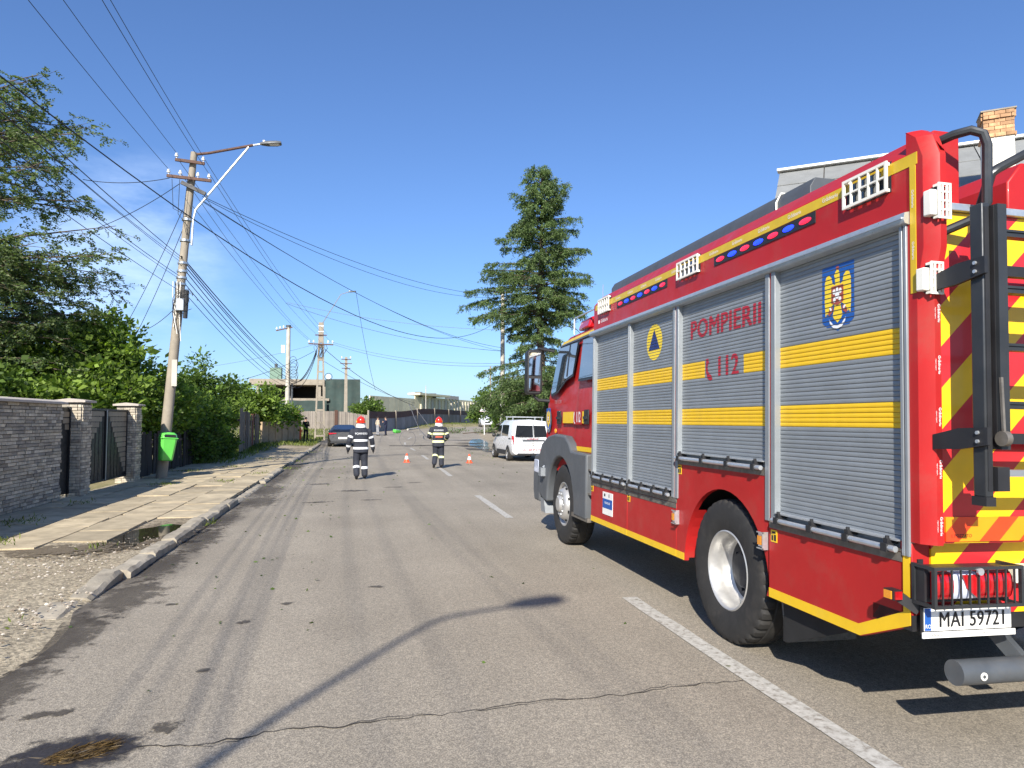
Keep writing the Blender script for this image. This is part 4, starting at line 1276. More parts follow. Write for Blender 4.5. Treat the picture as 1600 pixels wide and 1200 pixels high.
def truck_wheel(y, front):
    rad, w = .538, .30
    tm = tyre_mesh(rad, w, True, 144)
    x0 = 0.03
    q = tm.mesh('tyre', RUB, smooth=30)
    ty = inst('tyre', q, truck, (x0 - OT[0], y - OT[1], .538))
    if front:
        prof = [(.305, .03), (.300, .012), (.288, .010), (.275, .03), (.262, .05), (.235, .045), (.215, .0), (.195, -.028), (.17, -.038), (.115, -.04), (.105, -.062), (.09, -.078), (.0, -.082)]
        rim = lathe_mesh(prof, 48, [RIM], 'rim'); ro = inst('rim', rim, ty)
        for k in range(10):
            a = 2 * math.pi * k / 10
            mm = MB(); mm.cyl((-.052, .145 * math.cos(a), .145 * math.sin(a)), (-.036, .145 * math.cos(a), .145 * math.sin(a)), .014, n=6); mm.build('wheel_nut', ALUB, ty)
        for k in range(8):
            a = 2 * math.pi * (k + .5) / 8
            mm = MB(); mm.cyl((.012, .226 * math.cos(a), .226 * math.sin(a)), (.03, .22 * math.cos(a), .22 * math.sin(a)), .022, n=8); mm.build('vent_hole', UNDER, ty)
    else:
        prof = [(.305, .03), (.302, .010), (.292, .004), (.284, .010), (.272, .03), (.266, .08), (.262, .10), (.258, .16), (.235, .185), (.205, .19), (.16, .178), (.15, .175), (.135, .14), (.12, .12), (.0, .115)]
        rim = lathe_mesh(prof, 56, [RIM, HUBM], 'rim', [0] * 8 + [1] * 6); inst('rim', rim, ty)
        for k in range(10):
            a = 2 * math.pi * k / 10
            mm = MB(); mm.cyl((.158, .17 * math.cos(a), .17 * math.sin(a)), (.18, .17 * math.cos(a), .17 * math.sin(a)), .013, n=6); mm.build('wheel_nut', HUBM, ty)
    return q
q1 = truck_wheel(5.03, False); truck_wheel(9.46, True)
for y in (5.03, 9.46): inst('tyre', q1, truck, (2.47 - OT[0], y - OT[1], .538), (0, 0, math.pi))

# ---- cab
CXL = 0.07
m = MB()
side_poly = [(8.2, 1.27), (8.2, 2.74), (8.3, 2.90), (8.6, 2.93), (9.9, 2.90), (10.12, 2.80), (10.42, 2.14), (10.52, 1.95), (10.60, 1.25), (10.60, 0.95), (10.2, .95), (8.2, .95)]
def cab_ring(inx, top):
    return None
# lofted shell: side outline pulled in towards the roof
def cabx(z): return CXL + 0.0 + max(0, (z - 1.75)) * 0.055 + max(0, (z - 2.72)) * 0.55
vsL = [(cabx(z), y, z) for y, z in side_poly]; vsR = [(2.5 - cabx(z), y, z) for y, z in side_poly]
n = len(side_poly)
m.add(vsL + vsR, [tuple(range(n)), tuple(reversed(range(n, 2 * n)))] + [(i, i + n, (i + 1) % n + n, (i + 1) % n) for i in range(n)])
cabo = T(m, 'cab', RED, bevel=.02)
def cabpatch(poly, name, material, off=.004, parent=cabo, thick=.0):
    m = MB(); m.add([(cabx(z) - off, y, z) for y, z in poly], [tuple(range(len(poly)))]); return T(m, name, material, parent)
cabpatch([(10.40, 2.09), (10.13, 2.77), (9.19, 2.78), (9.29, 2.29), (9.62, 2.24), (9.80, 2.17), (10.0, 2.09), (10.36, 2.04)], 'door_window_seal', BLK, .003)
cabpatch([(10.37, 2.12), (10.12, 2.745), (9.23, 2.752), (9.32, 2.32), (9.64, 2.27), (9.83, 2.20), (10.02, 2.12), (10.33, 2.075)], 'door_window', GLASS, .006)
cabpatch([(9.62, 2.30), (9.60, 2.75), (9.54, 2.75), (9.55, 2.295)], 'window_divider', BLK, .008)
cabpatch([(9.06, 2.20), (9.04, 2.79), (8.40, 2.79), (8.38, 2.20)], 'rear_window_seal', BLK, .003)
cabpatch([(9.02, 2.235), (9.00, 2.755), (8.43, 2.755), (8.42, 2.235)], 'rear_window', GLASS, .006)
cabpatch([(9.12, 1.30), (9.125, 2.80), (9.112, 2.80), (9.108, 1.30)], 'door_gap', BROWNINK, .004)
cabpatch([(10.10, 2.845), (8.25, 2.895), (8.25, 2.845), (10.12, 2.795)], 'reflective_tape', YELDIM, .004)
cabpatch([(10.16, 2.79), (8.22, 2.83), (8.22, 2.80), (10.17, 2.765)], 'drip_rail', DGREY, .012)
cabpatch([(9.66, 1.645), (9.66, 1.80), (8.62, 1.80), (8.62, 1.645)], 'yellow_band', YEL, .004)
cabpatch([(9.15, 1.63), (9.15, 1.81), (8.78, 1.81), (8.78, 1.63)], 'red_field', RED, .0055)
inst('lettering', xf_mesh(text_mesh('112', .19, .70, .004, WINK), lambda c: Vector((cabx(1.72) - .008, 8.93 - c.x, 1.72 + c.y)) - Vector(OT)), cabo)
cabpatch([(9.13, 1.79), (9.10, 1.80), (9.115, 1.70), (9.09, 1.66), (9.06, 1.65), (9.075, 1.635), (9.12, 1.66), (9.135, 1.72)], 'phone_symbol', WINK, .008)
inst('lettering', xf_mesh(text_mesh('TGM 13.290', .07, 1, .001, ALUB), lambda c: Vector((cabx(1.95) - .006, 9.95 - c.x, 1.95 + c.y)) - Vector(OT)), cabo)
cabpatch([(8.22, 1.285), (8.22, 1.345), (9.0, 1.345), (9.0, 1.285)], 'yellow_edge_strip', YEL, .004)
for y in (9.86, 8.60):
    m = MB(); m.box(cabx(1.7) - .012, cabx(1.7) + .01, y - .09, y + .09, 1.63, 1.82); hd = T(m, 'door_handle_recess', BLK, cabo, bevel=.02)
    m = MB(); m.box(cabx(1.7) - .03, cabx(1.7) - .012, y - .07, y + .07, 1.70, 1.735); T(m, 'door_handle', BLKM, cabo)
m = MB(); c0 = [(10.42 + .155 * math.cos(t), 1.69 + .19 * math.sin(t)) for t in [2 * math.pi * k / 28 for k in range(28)]]
cabpatch(c0, 'crest_badge', ALUD, .004)
crest(10.42, 1.70, .82, cabo, cut=False, base=3, xoff=cabx(1.7) - XS - .003)
# grey fender with arch
m = MB(); ac = (9.46, .54)
outer = [(10.62, .78), (10.64, 1.12), (10.45, 1.33), (10.1, 1.45), (9.75, 1.49), (9.25, 1.47), (9.05, 1.38), (8.95, 1.28), (8.30, 1.27), (8.30, .47), (8.85, .47)]
inner = [(ac[0] + .66 * math.cos(t), ac[1] + .64 * math.sin(t)) for t in [math.pi * k / 14 for k in range(14, -1, -1)]]
poly = outer + [(8.80, .54)] + inner[1:]
m.prism([(9.46 - .66, .47)] + [p for p in inner] + [(10.12, .50), (10.3, .5), (10.62, .6)] + outer[1:10], 'x', -.03, .10)
T(m, 'front_fender', GREYP, bevel=.025)
m = MB(); m.box(.10, .5, 8.25, 8.9, .45, 1.25); m.box(.10, .4, 10.1, 10.62, .5, .95)
arch = [(9.46 + 0.68 * math.cos(t), 0.54 + 0.68 * math.sin(t)) for t in [math.pi * k / 14 for k in range(15)]]
for (a, b), (c, d) in zip(arch, arch[1:]): m.quad((0.02, a, b), (0.7, a, b), (0.7, c, d), (0.02, c, d))
T(m, 'fender_liner', UNDER)
for q_ in ((-.02, .12, 8.24, 8.9, .45, .50), (.0, .12, 8.22, 8.34, .78, .80), (.0, .12, 8.22, 8.34, 1.07, 1.09)): T(MB().box(*q_), 'cab_step', SILLM)
m = MB(); m.prism([(10.55, .45), (10.55, 1.18), (10.85, 1.15), (10.93, 1.0), (10.93, .6), (10.85, .45)], 'x', -.03, 2.53); T(m, 'front_bumper', GREYP, bevel=.03)
m = MB(); m.box(-.036, .02, 10.60, 10.86, .88, 1.08); T(m, 'headlamp', LENSW, bevel=.01)
m = MB(); m.box(-.10, -.02, 10.2, 10.34, .86, .98); m.cyl((-.05, 10.27, .98), (.05, 10.27, 1.06), .02, n=8); T(m, 'side_lamp', ALUD)
m = MB(); m.prism([(10.2, .32), (10.3, .52), (10.5, .52), (10.45, .32)], 'x', -.02, .2); T(m, 'front_step', ALUD)
m = MB(); c0 = (cabx(1.38) - .015, 9.98, 1.53); m.sphere(c0, .035, 10, 0, (.6, 1, 1)); T(m, 'repeater_lamp', AMB)
# mirror housing on its arms
m = MB(); m.tube([(.10, 10.28, 2.72), (-.10, 10.42, 2.77), (-.17, 10.48, 2.72)], .022, 8); m.tube([(.09, 10.46, 1.98), (-.08, 10.5, 1.99), (-.16, 10.5, 2.06)], .026, 8)
T(m, 'mirror_arm', BLK)
m = MB(); m.prism([(-.26, 2.07), (-.285, 2.12), (-.285, 2.71), (-.25, 2.75), (-.075, 2.75), (-.055, 2.70), (-.04, 2.14), (-.07, 2.07)], 'y', 10.41, 10.60); mh = T(m, 'mirror_housing', BLK, bevel=.02)
m = MB(); m.box(-.262, -.085, 10.395, 10.408, 2.36, 2.70); m.box(-.255, -.085, 10.395, 10.408, 2.12, 2.31); T(m, 'mirror_glass', MIRR, mh)
# blue-light beam and rail on the cab roof
m = MB(); m.prism([(.2, 2.93), (.25, 3.08), (.5, 3.12), (2.0, 3.12), (2.25, 3.08), (2.3, 2.93)], 'y', 9.0, 9.45); T(m, 'beacon_bar', LENSR, bevel=.03)
m = MB(); m.tube([(.2, 9.6, 2.9), (.2, 9.6, 3.13), (.2, 8.5, 3.13), (.2, 8.5, 2.9)], .012, 6); m.cyl((.3, 8.7, 2.9), (.3, 8.7, 3.45), .006, n=5); T(m, 'roof_rail', ALUB)
m = MB(); m.add([(CXL + .12, 10.44, 2.1), (2.38, 10.44, 2.1), (2.3, 10.145, 2.76), (.2, 10.145, 2.76)], [(0, 1, 2, 3)]); T(m, 'windscreen', GLASS, cabo)

# ------------------------------------------------------------------ left side: stone wall, gate, pillars
def stone_mesh(L, h, d, seed):
    r = random.Random(seed); m = MB()
    g = .0035
    vs = [(0, g, g), (0, L - g, g), (0, L - g, h - g), (0, g, h - g)]
    f = [(d + r.uniform(-.006, .006), g + r.uniform(0, .006), g + r.uniform(0, .004)), (d + r.uniform(-.006, .006), L - g - r.uniform(0, .006), g + r.uniform(0, .004)),
         (d + r.uniform(-.006, .006), L - g - r.uniform(0, .006), h - g - r.uniform(0, .004)), (d + r.uniform(-.006, .006), g + r.uniform(0, .006), h - g - r.uniform(0, .004))]
    m.add(vs + f, [(4, 5, 6, 7), (0, 1, 5, 4), (1, 2, 6, 5), (2, 3, 7, 6), (3, 0, 4, 7)])
    return m
HS = 0.0615
wall = thing('stone_wall', 'long garden wall clad in grey stacked stone with a concrete coping', 'wall', (-5.81, 12.5, 0.05))
WO = (-5.81, 12.5, 0.05)
m = MB(); m.box(-6.06, -5.835, 6.5, 15.9, -0.05, 2.0); m.build('wall_core', MORTAR, wall, WO, 0)
m = MB(); m.prism([(-6.14, 2.0), (-5.74, 2.0), (-5.74, 2.045), (-5.94, 2.09), (-6.14, 2.045)], 'y', 6.5, 15.97); m.build('coping', CAPST, wall, WO, bevel=.006)
lens_ = [0.16, 0.22, 0.28, 0.34, 0.40]
pool = {}
for L in lens_:
    for v_ in range(3):
        for c, sm_ in enumerate(STONES):
            pool[(L, v_, c)] = stone_mesh(L, HS, random.choice((.022, .032, .042)), int(L * 100) + v_ * 7 + c).mesh('stone', sm_, smooth=0)
rs = random.Random(31)
placed = []
for row in range(32):
    y = 15.9 - rs.uniform(0, .1)
    z = 0.03 + row * HS
    first = True
    while y > 6.6:
        L = rs.choice(lens_)
        placed.append((y - L, z, (L, rs.randrange(3), rs.choices((0, 1, 2), (5, 5, 3))[0])))
        y -= L
near = sorted(placed, key=lambda p: abs(p[0] - 14.6))
for y, z, key in near[:295]:
    inst('stone', pool[key], wall, (-5.835 - WO[0], y - WO[1], z - WO[2]))
m = MB()
for y, z, (L, v_, c) in near[295:]:
    q = stone_mesh(L, HS, rs.choice((.022, .032, .042)), int(y * 977 + z * 131)); m.add([(a - 5.835, b + y, d + z) for a, b, d in q.v], q.f, c)
tag(m.build('stonework', STONES, wall, WO, 0), kind='stuff')

def pillar(y0, y1, label, zt=2.06):
    o = (-5.92, (y0 + y1) / 2, .05)
    t = thing('gate_pillar', label, 'pillar', o, group='stone pillars of the gate')
    x0, x1 = -6.15, -5.70
    m = MB(); m.box(x0, x1, y0, y1, 0, zt); m.build('pillar_core', MORTAR, t, o, 0)
    m = MB(); m.prism([(x0 - .08, zt), (x1 + .09, zt), (x1 + .09, zt + .045), (-5.92, zt + .085), (x0 - .08, zt + .045)], 'y', y0 - .08, y1 + .07); m.build('pillar_cap', CAPST, t, o, bevel=.005)
    m = MB()
    for row in range(int((zt - .06) / HS)):
        z = .05 + row * HS
        y = y0
        while y < y1 - .02:
            L = min(rs.choice((.16, .22, .28)), y1 - y)
            if y1 - y - L < .07: L = y1 - y
            q = stone_mesh(L, HS, rs.choice((.018, .026, .034)), rs.randrange(9999)); m.add([(a + x1, b + y, d + z) for a, b, d in q.v], q.f, rs.choices((0, 1, 2), (5, 4, 2))[0]); y += L
        x = x0
        while x < x1 - .02:
            L = min(rs.choice((.16, .22)), x1 - x)
            if x1 - x - L < .07: L = x1 - x
            q = stone_mesh(L, HS, rs.choice((.018, .026, .034)), rs.randrange(9999)); m.add([(b + x, y0 - a, d + z) for a, b, d in q.v], q.f, rs.choices((0, 1, 2), (5, 4, 2))[0]); x += L
    tag(m.build('stonework', STONES, t, o, 0), kind='stuff')
pillar(16.57, 17.10, 'grey stone gate pillar beside the end of the stone wall')
pillar(20.28, 20.75, 'grey stone gate pillar on the far side of the black gate')

# driveway gate: two black leaves with stepped taupe slats
gt = thing('driveway_gate', 'black double driveway gate with taupe slats stepping down in a V', 'gate', (-5.92, 18.7, .1)); GO = (-5.92, 18.7, .1)
ya, yb = 17.14, 20.24; mid = (ya + yb) / 2
for lo, hi in ((ya, mid - .012), (mid + .012, yb)):
    m = MB(); m.box(-5.94, -5.905, lo, hi, .25, 1.93); lf = m.build('gate_leaf', GATEB, gt, GO, 0)
    m = MB(); m.box(-5.945, -5.87, lo, lo + .05, .24, 1.96); m.box(-5.945, -5.87, hi - .05, hi, .24, 1.96); m.box(-5.944, -5.871, lo + .05, hi - .05, 1.91, 1.955); m.box(-5.944, -5.871, lo + .05, hi - .05, .245, .29)
    m.build('leaf_frame', GATEB, lf, GO, bevel=.004)
    w = hi - lo - .1
    for k in range(12 if lo > mid else 8):
        z = 1.895 - .128 * k
        L = w * (1 - k / (12.5 if lo > mid else 8.5)) * .93
        m = MB()
        if lo < mid: m.box(-5.905, -5.888, lo + .052, lo + .052 + L, z - .112, z)
        else: m.box(-5.905, -5.888, hi - .052 - L, hi - .052, z - .112, z)
        m.build('slat', TAUPE, lf, GO, 0)
    for k in range(6):
        m = MB(); y = lo + .05 + w * (k + .5) / 6; m.box(-5.906, -5.897, y - .008, y + .008, .29, 1.9); m.build('rib', GATEB, lf, GO, 0)
m = MB(); m.box(-5.90, -5.868, mid - .03, mid + .03, .26, 1.94); m.build('meeting_stile', ALUD, gt, GO, 0)
pg = thing('garden_gate', 'narrow black pedestrian gate between the stone wall and the first pillar', 'gate', (-5.9, 16.25, .1)); PO = (-5.9, 16.25, .1)
m = MB(); m.box(-5.95, -5.92, 15.95, 16.55, .16, 1.95); m.build('gate_leaf', GATEB, pg, PO, 0)
m = MB(); m.box(-5.955, -5.89, 15.95, 15.99, .15, 1.97); m.box(-5.955, -5.89, 16.5, 16.55, .15, 1.97); m.build('leaf_frame', GATEB, pg, PO, 0)
for k in range(3):
    m = MB(); m.box(-5.92, -5.905, 16.05 + .12 * k, 16.49, 1.75 - .13 * k, 1.86 - .13 * k); m.build('slat', TAUPE, pg, PO, 0)

# dark plank fence under the hedge, then old board fence, then tan concrete panels
fo = (-5.95, 27, .1)
df = thing('plank_fence', 'low blackened plank fence half hidden under the hedge', 'fence', fo)
pm = MB(); pm.box(0, .025, 0, .28, 0, 1.25); pm = pm.mesh('plank', mat('tarred_plank', (.022, .018, .014), .9, var=.4, perobj=.4), smooth=0)
for k in range(40):
    inst('plank', pm, df, (rs.uniform(-.02, .02), 20.85 + .3 * k - 27, rs.uniform(-.06, .06) - .02), (0, rs.gauss(0, .02), 0))
m = MB(); m.box(-5.99, -5.955, 20.9, 32.9, .4, .48); m.box(-5.99, -5.955, 20.9, 32.9, 1.0, 1.08); m.build('rail', BARK, df, fo, 0)
fo = (-5.8, 40, .2)
bf = thing('board_fence', 'tall weathered board fence with a rusty red door further down the pavement', 'fence', fo)
A_, B_ = Vector((-5.35, 34.5)), Vector((-6.05, 46.6)); D_ = (B_ - A_); n = 22; ang = math.atan2(-D_.x, D_.y)
for k in range(n):
    L = D_.length / n
    h = 2.15 + rs.uniform(-.12, .1) - .35 * (k / n)
    m = MB(); m.box(0, .03, .012, L * rs.uniform(.93, .985), 0, h)
    p = A_ + D_ * (k / n)
    m.build('board', RUSTP if k in (12, 13, 14) else BOARD, bf, (0, 0, 0), 0, loc=(p.x - fo[0] + rs.uniform(-.03, .03), p.y - fo[1], leftz(p.x, p.y) - fo[2] - .03), rot=(0, rs.gauss(0, .015), ang))
m = MB(); m.beam((A_.x - .04, A_.y, .7), (B_.x - .04, B_.y, .75), .05, .09); m.beam((A_.x - .04, A_.y, 1.7), (B_.x - .04, B_.y, 1.6), .05, .09); m.build('rail', BARK, bf, fo, 0)
fo = (-5, 50, .2)
cf = thing('panel_fence', 'low tan concrete panel fence with leafy branches hanging over it', 'fence', fo)
A_, B_ = Vector((-6.0, 47.4)), Vector((-4.15, 53.2)); D_ = (B_ - A_); n = 6; ang = math.atan2(-D_.x, D_.y)
for k in range(n):
    L = D_.length / n; p = A_ + D_ * (k / n)
    m = MB(); m.box(0, .06, .05, L - .05, 0, 1.35); m.build('panel', TANB, cf, (0, 0, 0), 0, loc=(p.x - fo[0], p.y - fo[1], leftz(p.x, p.y) - .04 - fo[2]), rot=(0, 0, ang))
    m = MB(); m.box(-.04, .10, -.05, .05, 0, 1.42); m.box(-.02, .08, .05, L - .05, 1.352, 1.43); m.build('post', TANB, cf, (0, 0, 0), 0, loc=(p.x - fo[0], p.y - fo[1], leftz(p.x, p.y) - .04 - fo[2]), rot=(0, 0, ang))

# ------------------------------------------------------------------ poles
K = 0.9405
def SK(p): return Vector((p[0] * K, p[1] * K, 1.68 + (p[2] - 1.68) * K))
def insulator(parent, p, off, s=1.0, name='insulator'):
    m = MB(); m.lathe([(.012 * s, 0), (.014 * s, .05 * s), (.045 * s, .06 * s), (.05 * s, .10 * s), (.032 * s, .115 * s), (.036 * s, .14 * s), (.02 * s, .165 * s), (.001, .17 * s)], 10, 0, 'z', (p[0], p[1], p[2]))
    return m.build(name, PORC, parent, off)
LAMPM = mat('lamp_casting', (.12, .125, .13), .5, metal=.2)
def lamp_head(parent, a, b, off, name='lamp_head'):
    a = Vector(a); b = Vector(b); d = (b - a); L = d.length; t = d.normalized(); w = Vector((0, 1, 0)) - t * t.y; w.normalize(); u = t.cross(w); 
    if u.z < 0: u = -u
    prof = [(0, .05, .02, .03), (.12, .08, .03, .045), (.35, .13, .04, .06), (.8, .145, .045, .05), (1.0, .10, .03, .03)]
    vs = []; n = 8
    for f, hw, dn, up in prof:
        c = a + t * L * f
        for sx, sz in ((-1, -1), (0, -1), (1, -1), (1, .0), (.7, .8), (0, 1), (-.7, .8), (-1, 0)):
            vs.append(c + w * hw * sx + u * (dn * sz if sz < 0 else up * sz))
    fs = [(i * n + k, i * n + (k + 1) % n, (i + 1) * n + (k + 1) % n, (i + 1) * n + k) for i in range(4) for k in range(n)] + [tuple(range(n)), tuple(range(4 * n, 5 * n))]
    m = MB(); m.add(vs, fs); h = m.build(name, LAMPM, parent, off)
    m = MB(); c0 = a + t * L * .45 - u * .043; c1 = a + t * L * .9 - u * .047
    m.add([c0 - w * .09, c0 + w * .09, c1 + w * .09, c1 - w * .09], [(0, 1, 2, 3)]); m.build('lamp_glass', LENSW, h, off)
    m = MB(); c = a + t * L * .2 + u * .05; m.cyl(c, c + u * .05, .035, n=10); m.build('photocell', PORC, h, off)

pb = SK((-5.73, 23.07, 0)); pb.z = 0.05
pt = SK((-5.03, 23.07, 9.92))
PO_ = tuple(pb)
pole = thing('street_pole', 'leaning concrete pole with rusty crossarms, street lamp and tangled cables', 'utility pole', PO_)
m = MB(); pts = [pb + (pt - pb) * f for f in (0, .25, .5, .75, 1.0)]; m.tube(pts, [.15, .136, .122, .106, .09], 16); m.build('shaft', CONC, pole, PO_)
for a, b in (((-5.52, 23.0, 9.60), (-4.68, 22.98, 9.53)), ((-5.74, 22.98, 9.08), (-4.47, 22.95, 9.00))):
    m = MB(); m.beam(SK(a) + Vector((0, -.10, 0)), SK(b) + Vector((0, -.10, 0)), .07, .08); m.build('crossarm', RUST, pole, PO_, 0)
for p in ((-5.48, 22.98, 9.63), (-4.72, 22.98, 9.57), (-5.69, 22.96, 9.11), (-5.36, 22.96, 9.09), (-4.86, 22.96, 9.06), (-4.54, 22.96, 9.04)):
    insulator(pole, SK(p) + Vector((0, -.10, 0)), PO_, 1.0)
m = MB(); m.tube([SK((-5.02, 23.07, 9.86)), SK((-4.6, 23.05, 9.93)), SK((-3.3, 23.0, 10.27))], .038, 8); arm = m.build('lamp_arm', RUST, pole, PO_)
m = MB(); m.cyl(SK((-3.32, 23.0, 10.265)), SK((-3.05, 23, 10.33)), .028, n=8); m.build('arm_end', GALV, arm, PO_)
lamp_head(pole, SK((-3.10, 23, 10.33)), SK((-2.46, 22.98, 10.40)), PO_)
m = MB(); m.tube([SK((-5.01, 22.93, 7.0)), SK((-4.98, 22.93, 7.8)), SK((-4.92, 22.93, 8.1)), SK((-3.43, 23.0, 10.20))], .032, 8); m.build('lamp_brace', GALV, pole, PO_)
for z in (7.9, 7.25, 6.55, 6.3, 6.1, 5.9):
    c = pb + (pt - pb) * ((z * K) / pt.z); m = MB(); m.cyl(c - Vector((0, 0, .03)), c + Vector((0, 0, .03)), .145, n=14); m.build('clamp_band', GALV, pole, PO_)
c = pb + (pt - pb) * .885
m = MB(); m.beam(c + Vector((-.20, -.2, .12)), c + Vector((.45, -.2, -.18)), .09, .10); m.build('cable_clamp', BLK, pole, PO_, 0)
c = pb + (pt - pb) * .53
m = MB(); m.box(c.x - .02, c.x + .2, c.y - .3, c.y - .12, c.z - .25, c.z + .1); m.build('junction_box', ALUD, pole, PO_, bevel=.02)
m = MB(); m.cyl((c.x + .22, c.y - .2, c.z - .45), (c.x + .25, c.y - .2, c.z + .35), .06, n=10); m.build('cable_closure', BLK, pole, PO_)
for k, (rx, rz, ph) in enumerate(((.22, .33, 0), (.26, .38, .5), (.18, .30, 1.1), (.30, .25, .2))):
    m = MB(); m.tube([(c.x + .1 + rx * math.cos(t) + .05 * k, c.y - .22 - .02 * k, c.z + rz * math.sin(t + ph)) for t in [2 * math.pi * q / 18 for q in range(16)]], .008, 5); m.build('cable_coil', WIRE, pole, PO_)
for k in range(5):
    a = c + Vector((-.13 + .05 * k, -.16, .6)); m = MB(); m.tube([a, a + Vector((.03 * math.sin(k), -.02, -.4)), a + Vector((.1 * math.cos(k * 2), -.03, -.9)), a + Vector((.04, -.02, -1.3 - .1 * k))], .011, 5); m.build('loose_cable', WIRE if k % 2 else CLOTHW, pole, PO_)
c = pb + (pt - pb) * .33
m = MB(); m.box(c.x + .02, c.x + .16, c.y - .17, c.y - .14, c.z - .5, c.z + .25); m.build('notice_strip', CONCP, pole, PO_, 0)
# shackle wire tangle under the lower arm
for k in range(4):
    a = SK((-5.6 + .22 * k, 22.9, 9.0)); b = SK((-5.15, 22.9, 7.9 - .3 * k))
    m = MB(); m.tube([a, (a + b) / 2 + Vector((-.15 + .03 * k, -.05, -.35)), b], .008, 5); m.build('jumper_wire', WIRE, pole, PO_)

# green litter bin strapped to the pole
def litter_bin(label, loc, rot, cat='litter bin', n_='litter_bin'):
    t = thing(n_, label, cat, loc, group='green litter bins'); t.rotation_euler = rot
    m = MB()
    def ring(z, w, d, y0): return [(-w, y0, z), (w, y0, z), (w, y0 - d * .75, z), (w * .75, y0 - d, z), (-w * .75, y0 - d, z), (-w, y0 - d * .75, z)]
    rings = [ring(0, .155, .20, .0), ring(.03, .17, .235, 0), ring(.40, .20, .30, 0), ring(.62, .215, .33, 0)]
    n = 6; m.add([p for r_ in rings for p in r_], [(i * n + k, i * n + (k + 1) % n, (i + 1) * n + (k + 1) % n, (i + 1) * n + k) for i in range(3) for k in range(n)] + [tuple(range(n))])
    m.build('bin_body', GREENP, t, bevel=.015)
    m = MB(); m.box(-.225, .225, -.345, 0.01, .615, .645); rim_ = m.build('bin_rim', GREENP, t, bevel=.012)
    m = MB(); rr_ = [ring(.645, .215, .33, 0), ring(.74, .20, .30, 0), ring(.79, .14, .2, -.04)]
    m.add([p for r_ in rr_ for p in r_], [(i * n + k, i * n + (k + 1) % n, (i + 1) * n + (k + 1) % n, (i + 1) * n + k) for i in range(2) for k in range(n)] + [tuple(range(2 * n, 3 * n))]); m.build('bin_hood', GREENP, t, bevel=.015)
    m = MB(); m.prism([(-.14, .655), (.14, .655), (.155, .69), (.13, .735), (-.13, .735), (-.155, .69)], 'y', -.337, -.32); m.build('slot', BLK, t, smooth=0)
    m = MB(); m.lathe([(.062, -.003), (.07, -.003)], 24, 0, 'y', (0, -.279, .33)); m.v = [(x, y - (z - .33) * .145, z) for x, y, z in m.v]; s_ = m.build('symbol_ring', INK, t, smooth=0)
    for a in (0, 2.1, 4.2):
        m = MB(); q = [(.010, .012), (.046, .012), (.046, .028), (.010, .028)]
        m.add([(x * math.cos(a) - z * math.sin(a), -.2815 - (x * math.sin(a) + z * math.cos(a)) * .145, .33 + x * math.sin(a) + z * math.cos(a)) for x, z in q], [(0, 1, 2, 3)]); m.build('symbol_arrow', INK, s_, smooth=0)
    m = MB(); m.box(-.1, .1, 0, .04, .1, .6); m.build('mount', GALV, t, smooth=0)
    return t
bp = SK((-5.64, 23.07, .50))
litter_bin('bright green litter bin strapped to the leaning concrete pole', (bp.x + .03, bp.y - .19, bp.z - .01), (0, R(4.2), R(28)))

# lattice-type concrete pole
LP = Vector((-2.95, 58.0, leftz(-2.95, 58.0) - .05))
lat = thing('ladder_pole', 'tapered concrete ladder pole with bracing windows behind the black car', 'utility pole', tuple(LP))
HL = 9.3
def lw(f): return .42 * (1 - f) + .17 * f
m = MB()
for s in (-1, 1):
    n = 10; vs = []
    for k in range(n + 1):
        f = k / n; z = HL * f; xo = s * lw(f); xi = s * (lw(f) - .13)
        vs += [(xo, -.11, z), (xi, -.11, z), (xi, .11, z), (xo, .11, z)]
    m.add(vs, [(4 * i + k, 4 * i + (k + 1) % 4, 4 * i + 4 + (k + 1) % 4, 4 * i + 4 + k) for i in range(n) for k in range(4)] + [(0, 1, 2, 3), (4 * n, 4 * n + 1, 4 * n + 2, 4 * n + 3)])
m.build('legs', CONC, lat, smooth=0).name = 'shaft'
for k in range(9):
    f = (k + .35) / 9.2; m = MB(); w = lw(f) - .12
    m.box(-w, w, -.10, .10, HL * f - (.07 if k < 6 else .14), HL * f + (.07 if k < 6 else .14)); m.build('rung', CONC, lat, smooth=0)
m = MB(); m.box(-.19, .19, -.12, .12, 7.7, HL + .02); m.build('pole_head', CONC, lat, smooth=0)
m = MB(); m.beam((-.95, -.15, 7.6), (.95, -.15, 7.55), .09, .09); m.build('crossarm', RUST, lat, smooth=0)
m = MB(); m.beam((-.45, -.15, 8.3), (.45, -.15, 8.3), .08, .08); m.build('crossarm', RUST, lat, smooth=0)
for x in (-.9, -.55, .55, .9): insulator(lat, (x, -.15, 7.62), (0, 0, 0), 1.6)
for z in (9.0, 8.55): 
    m = MB(); m.box(-.21, .21, -.14, .14, z, z + .07); m.build('clamp_band', PORC, lat, smooth=0)
m = MB(); m.tube([(.05, 0, HL - .1), (.3, -.1, HL + .3), (1.5, -.2, HL + 2.3), (2.1, -.25, HL + 2.5)], .035, 6); m.build('lamp_arm', GALV, lat)
lamp_head(lat, (2.05, -.25, HL + 2.5), (2.65, -.25, HL + 2.58), (0, 0, 0))
m = MB(); m.lathe([(.26, -.03), (.30, -.03), (.30, .03), (.26, .03), (.26, -.03)], 20, 0, 'y', (.62, -.2, 5.0)); m.build('cable_coil', WIRE, lat)
m = MB(); m.lathe([(.001, -.05), (.17, -.04), (.2, .0)], 18, 0, 'y', (.62, -.18, 5.0)); m.build('dish', PORC, lat)
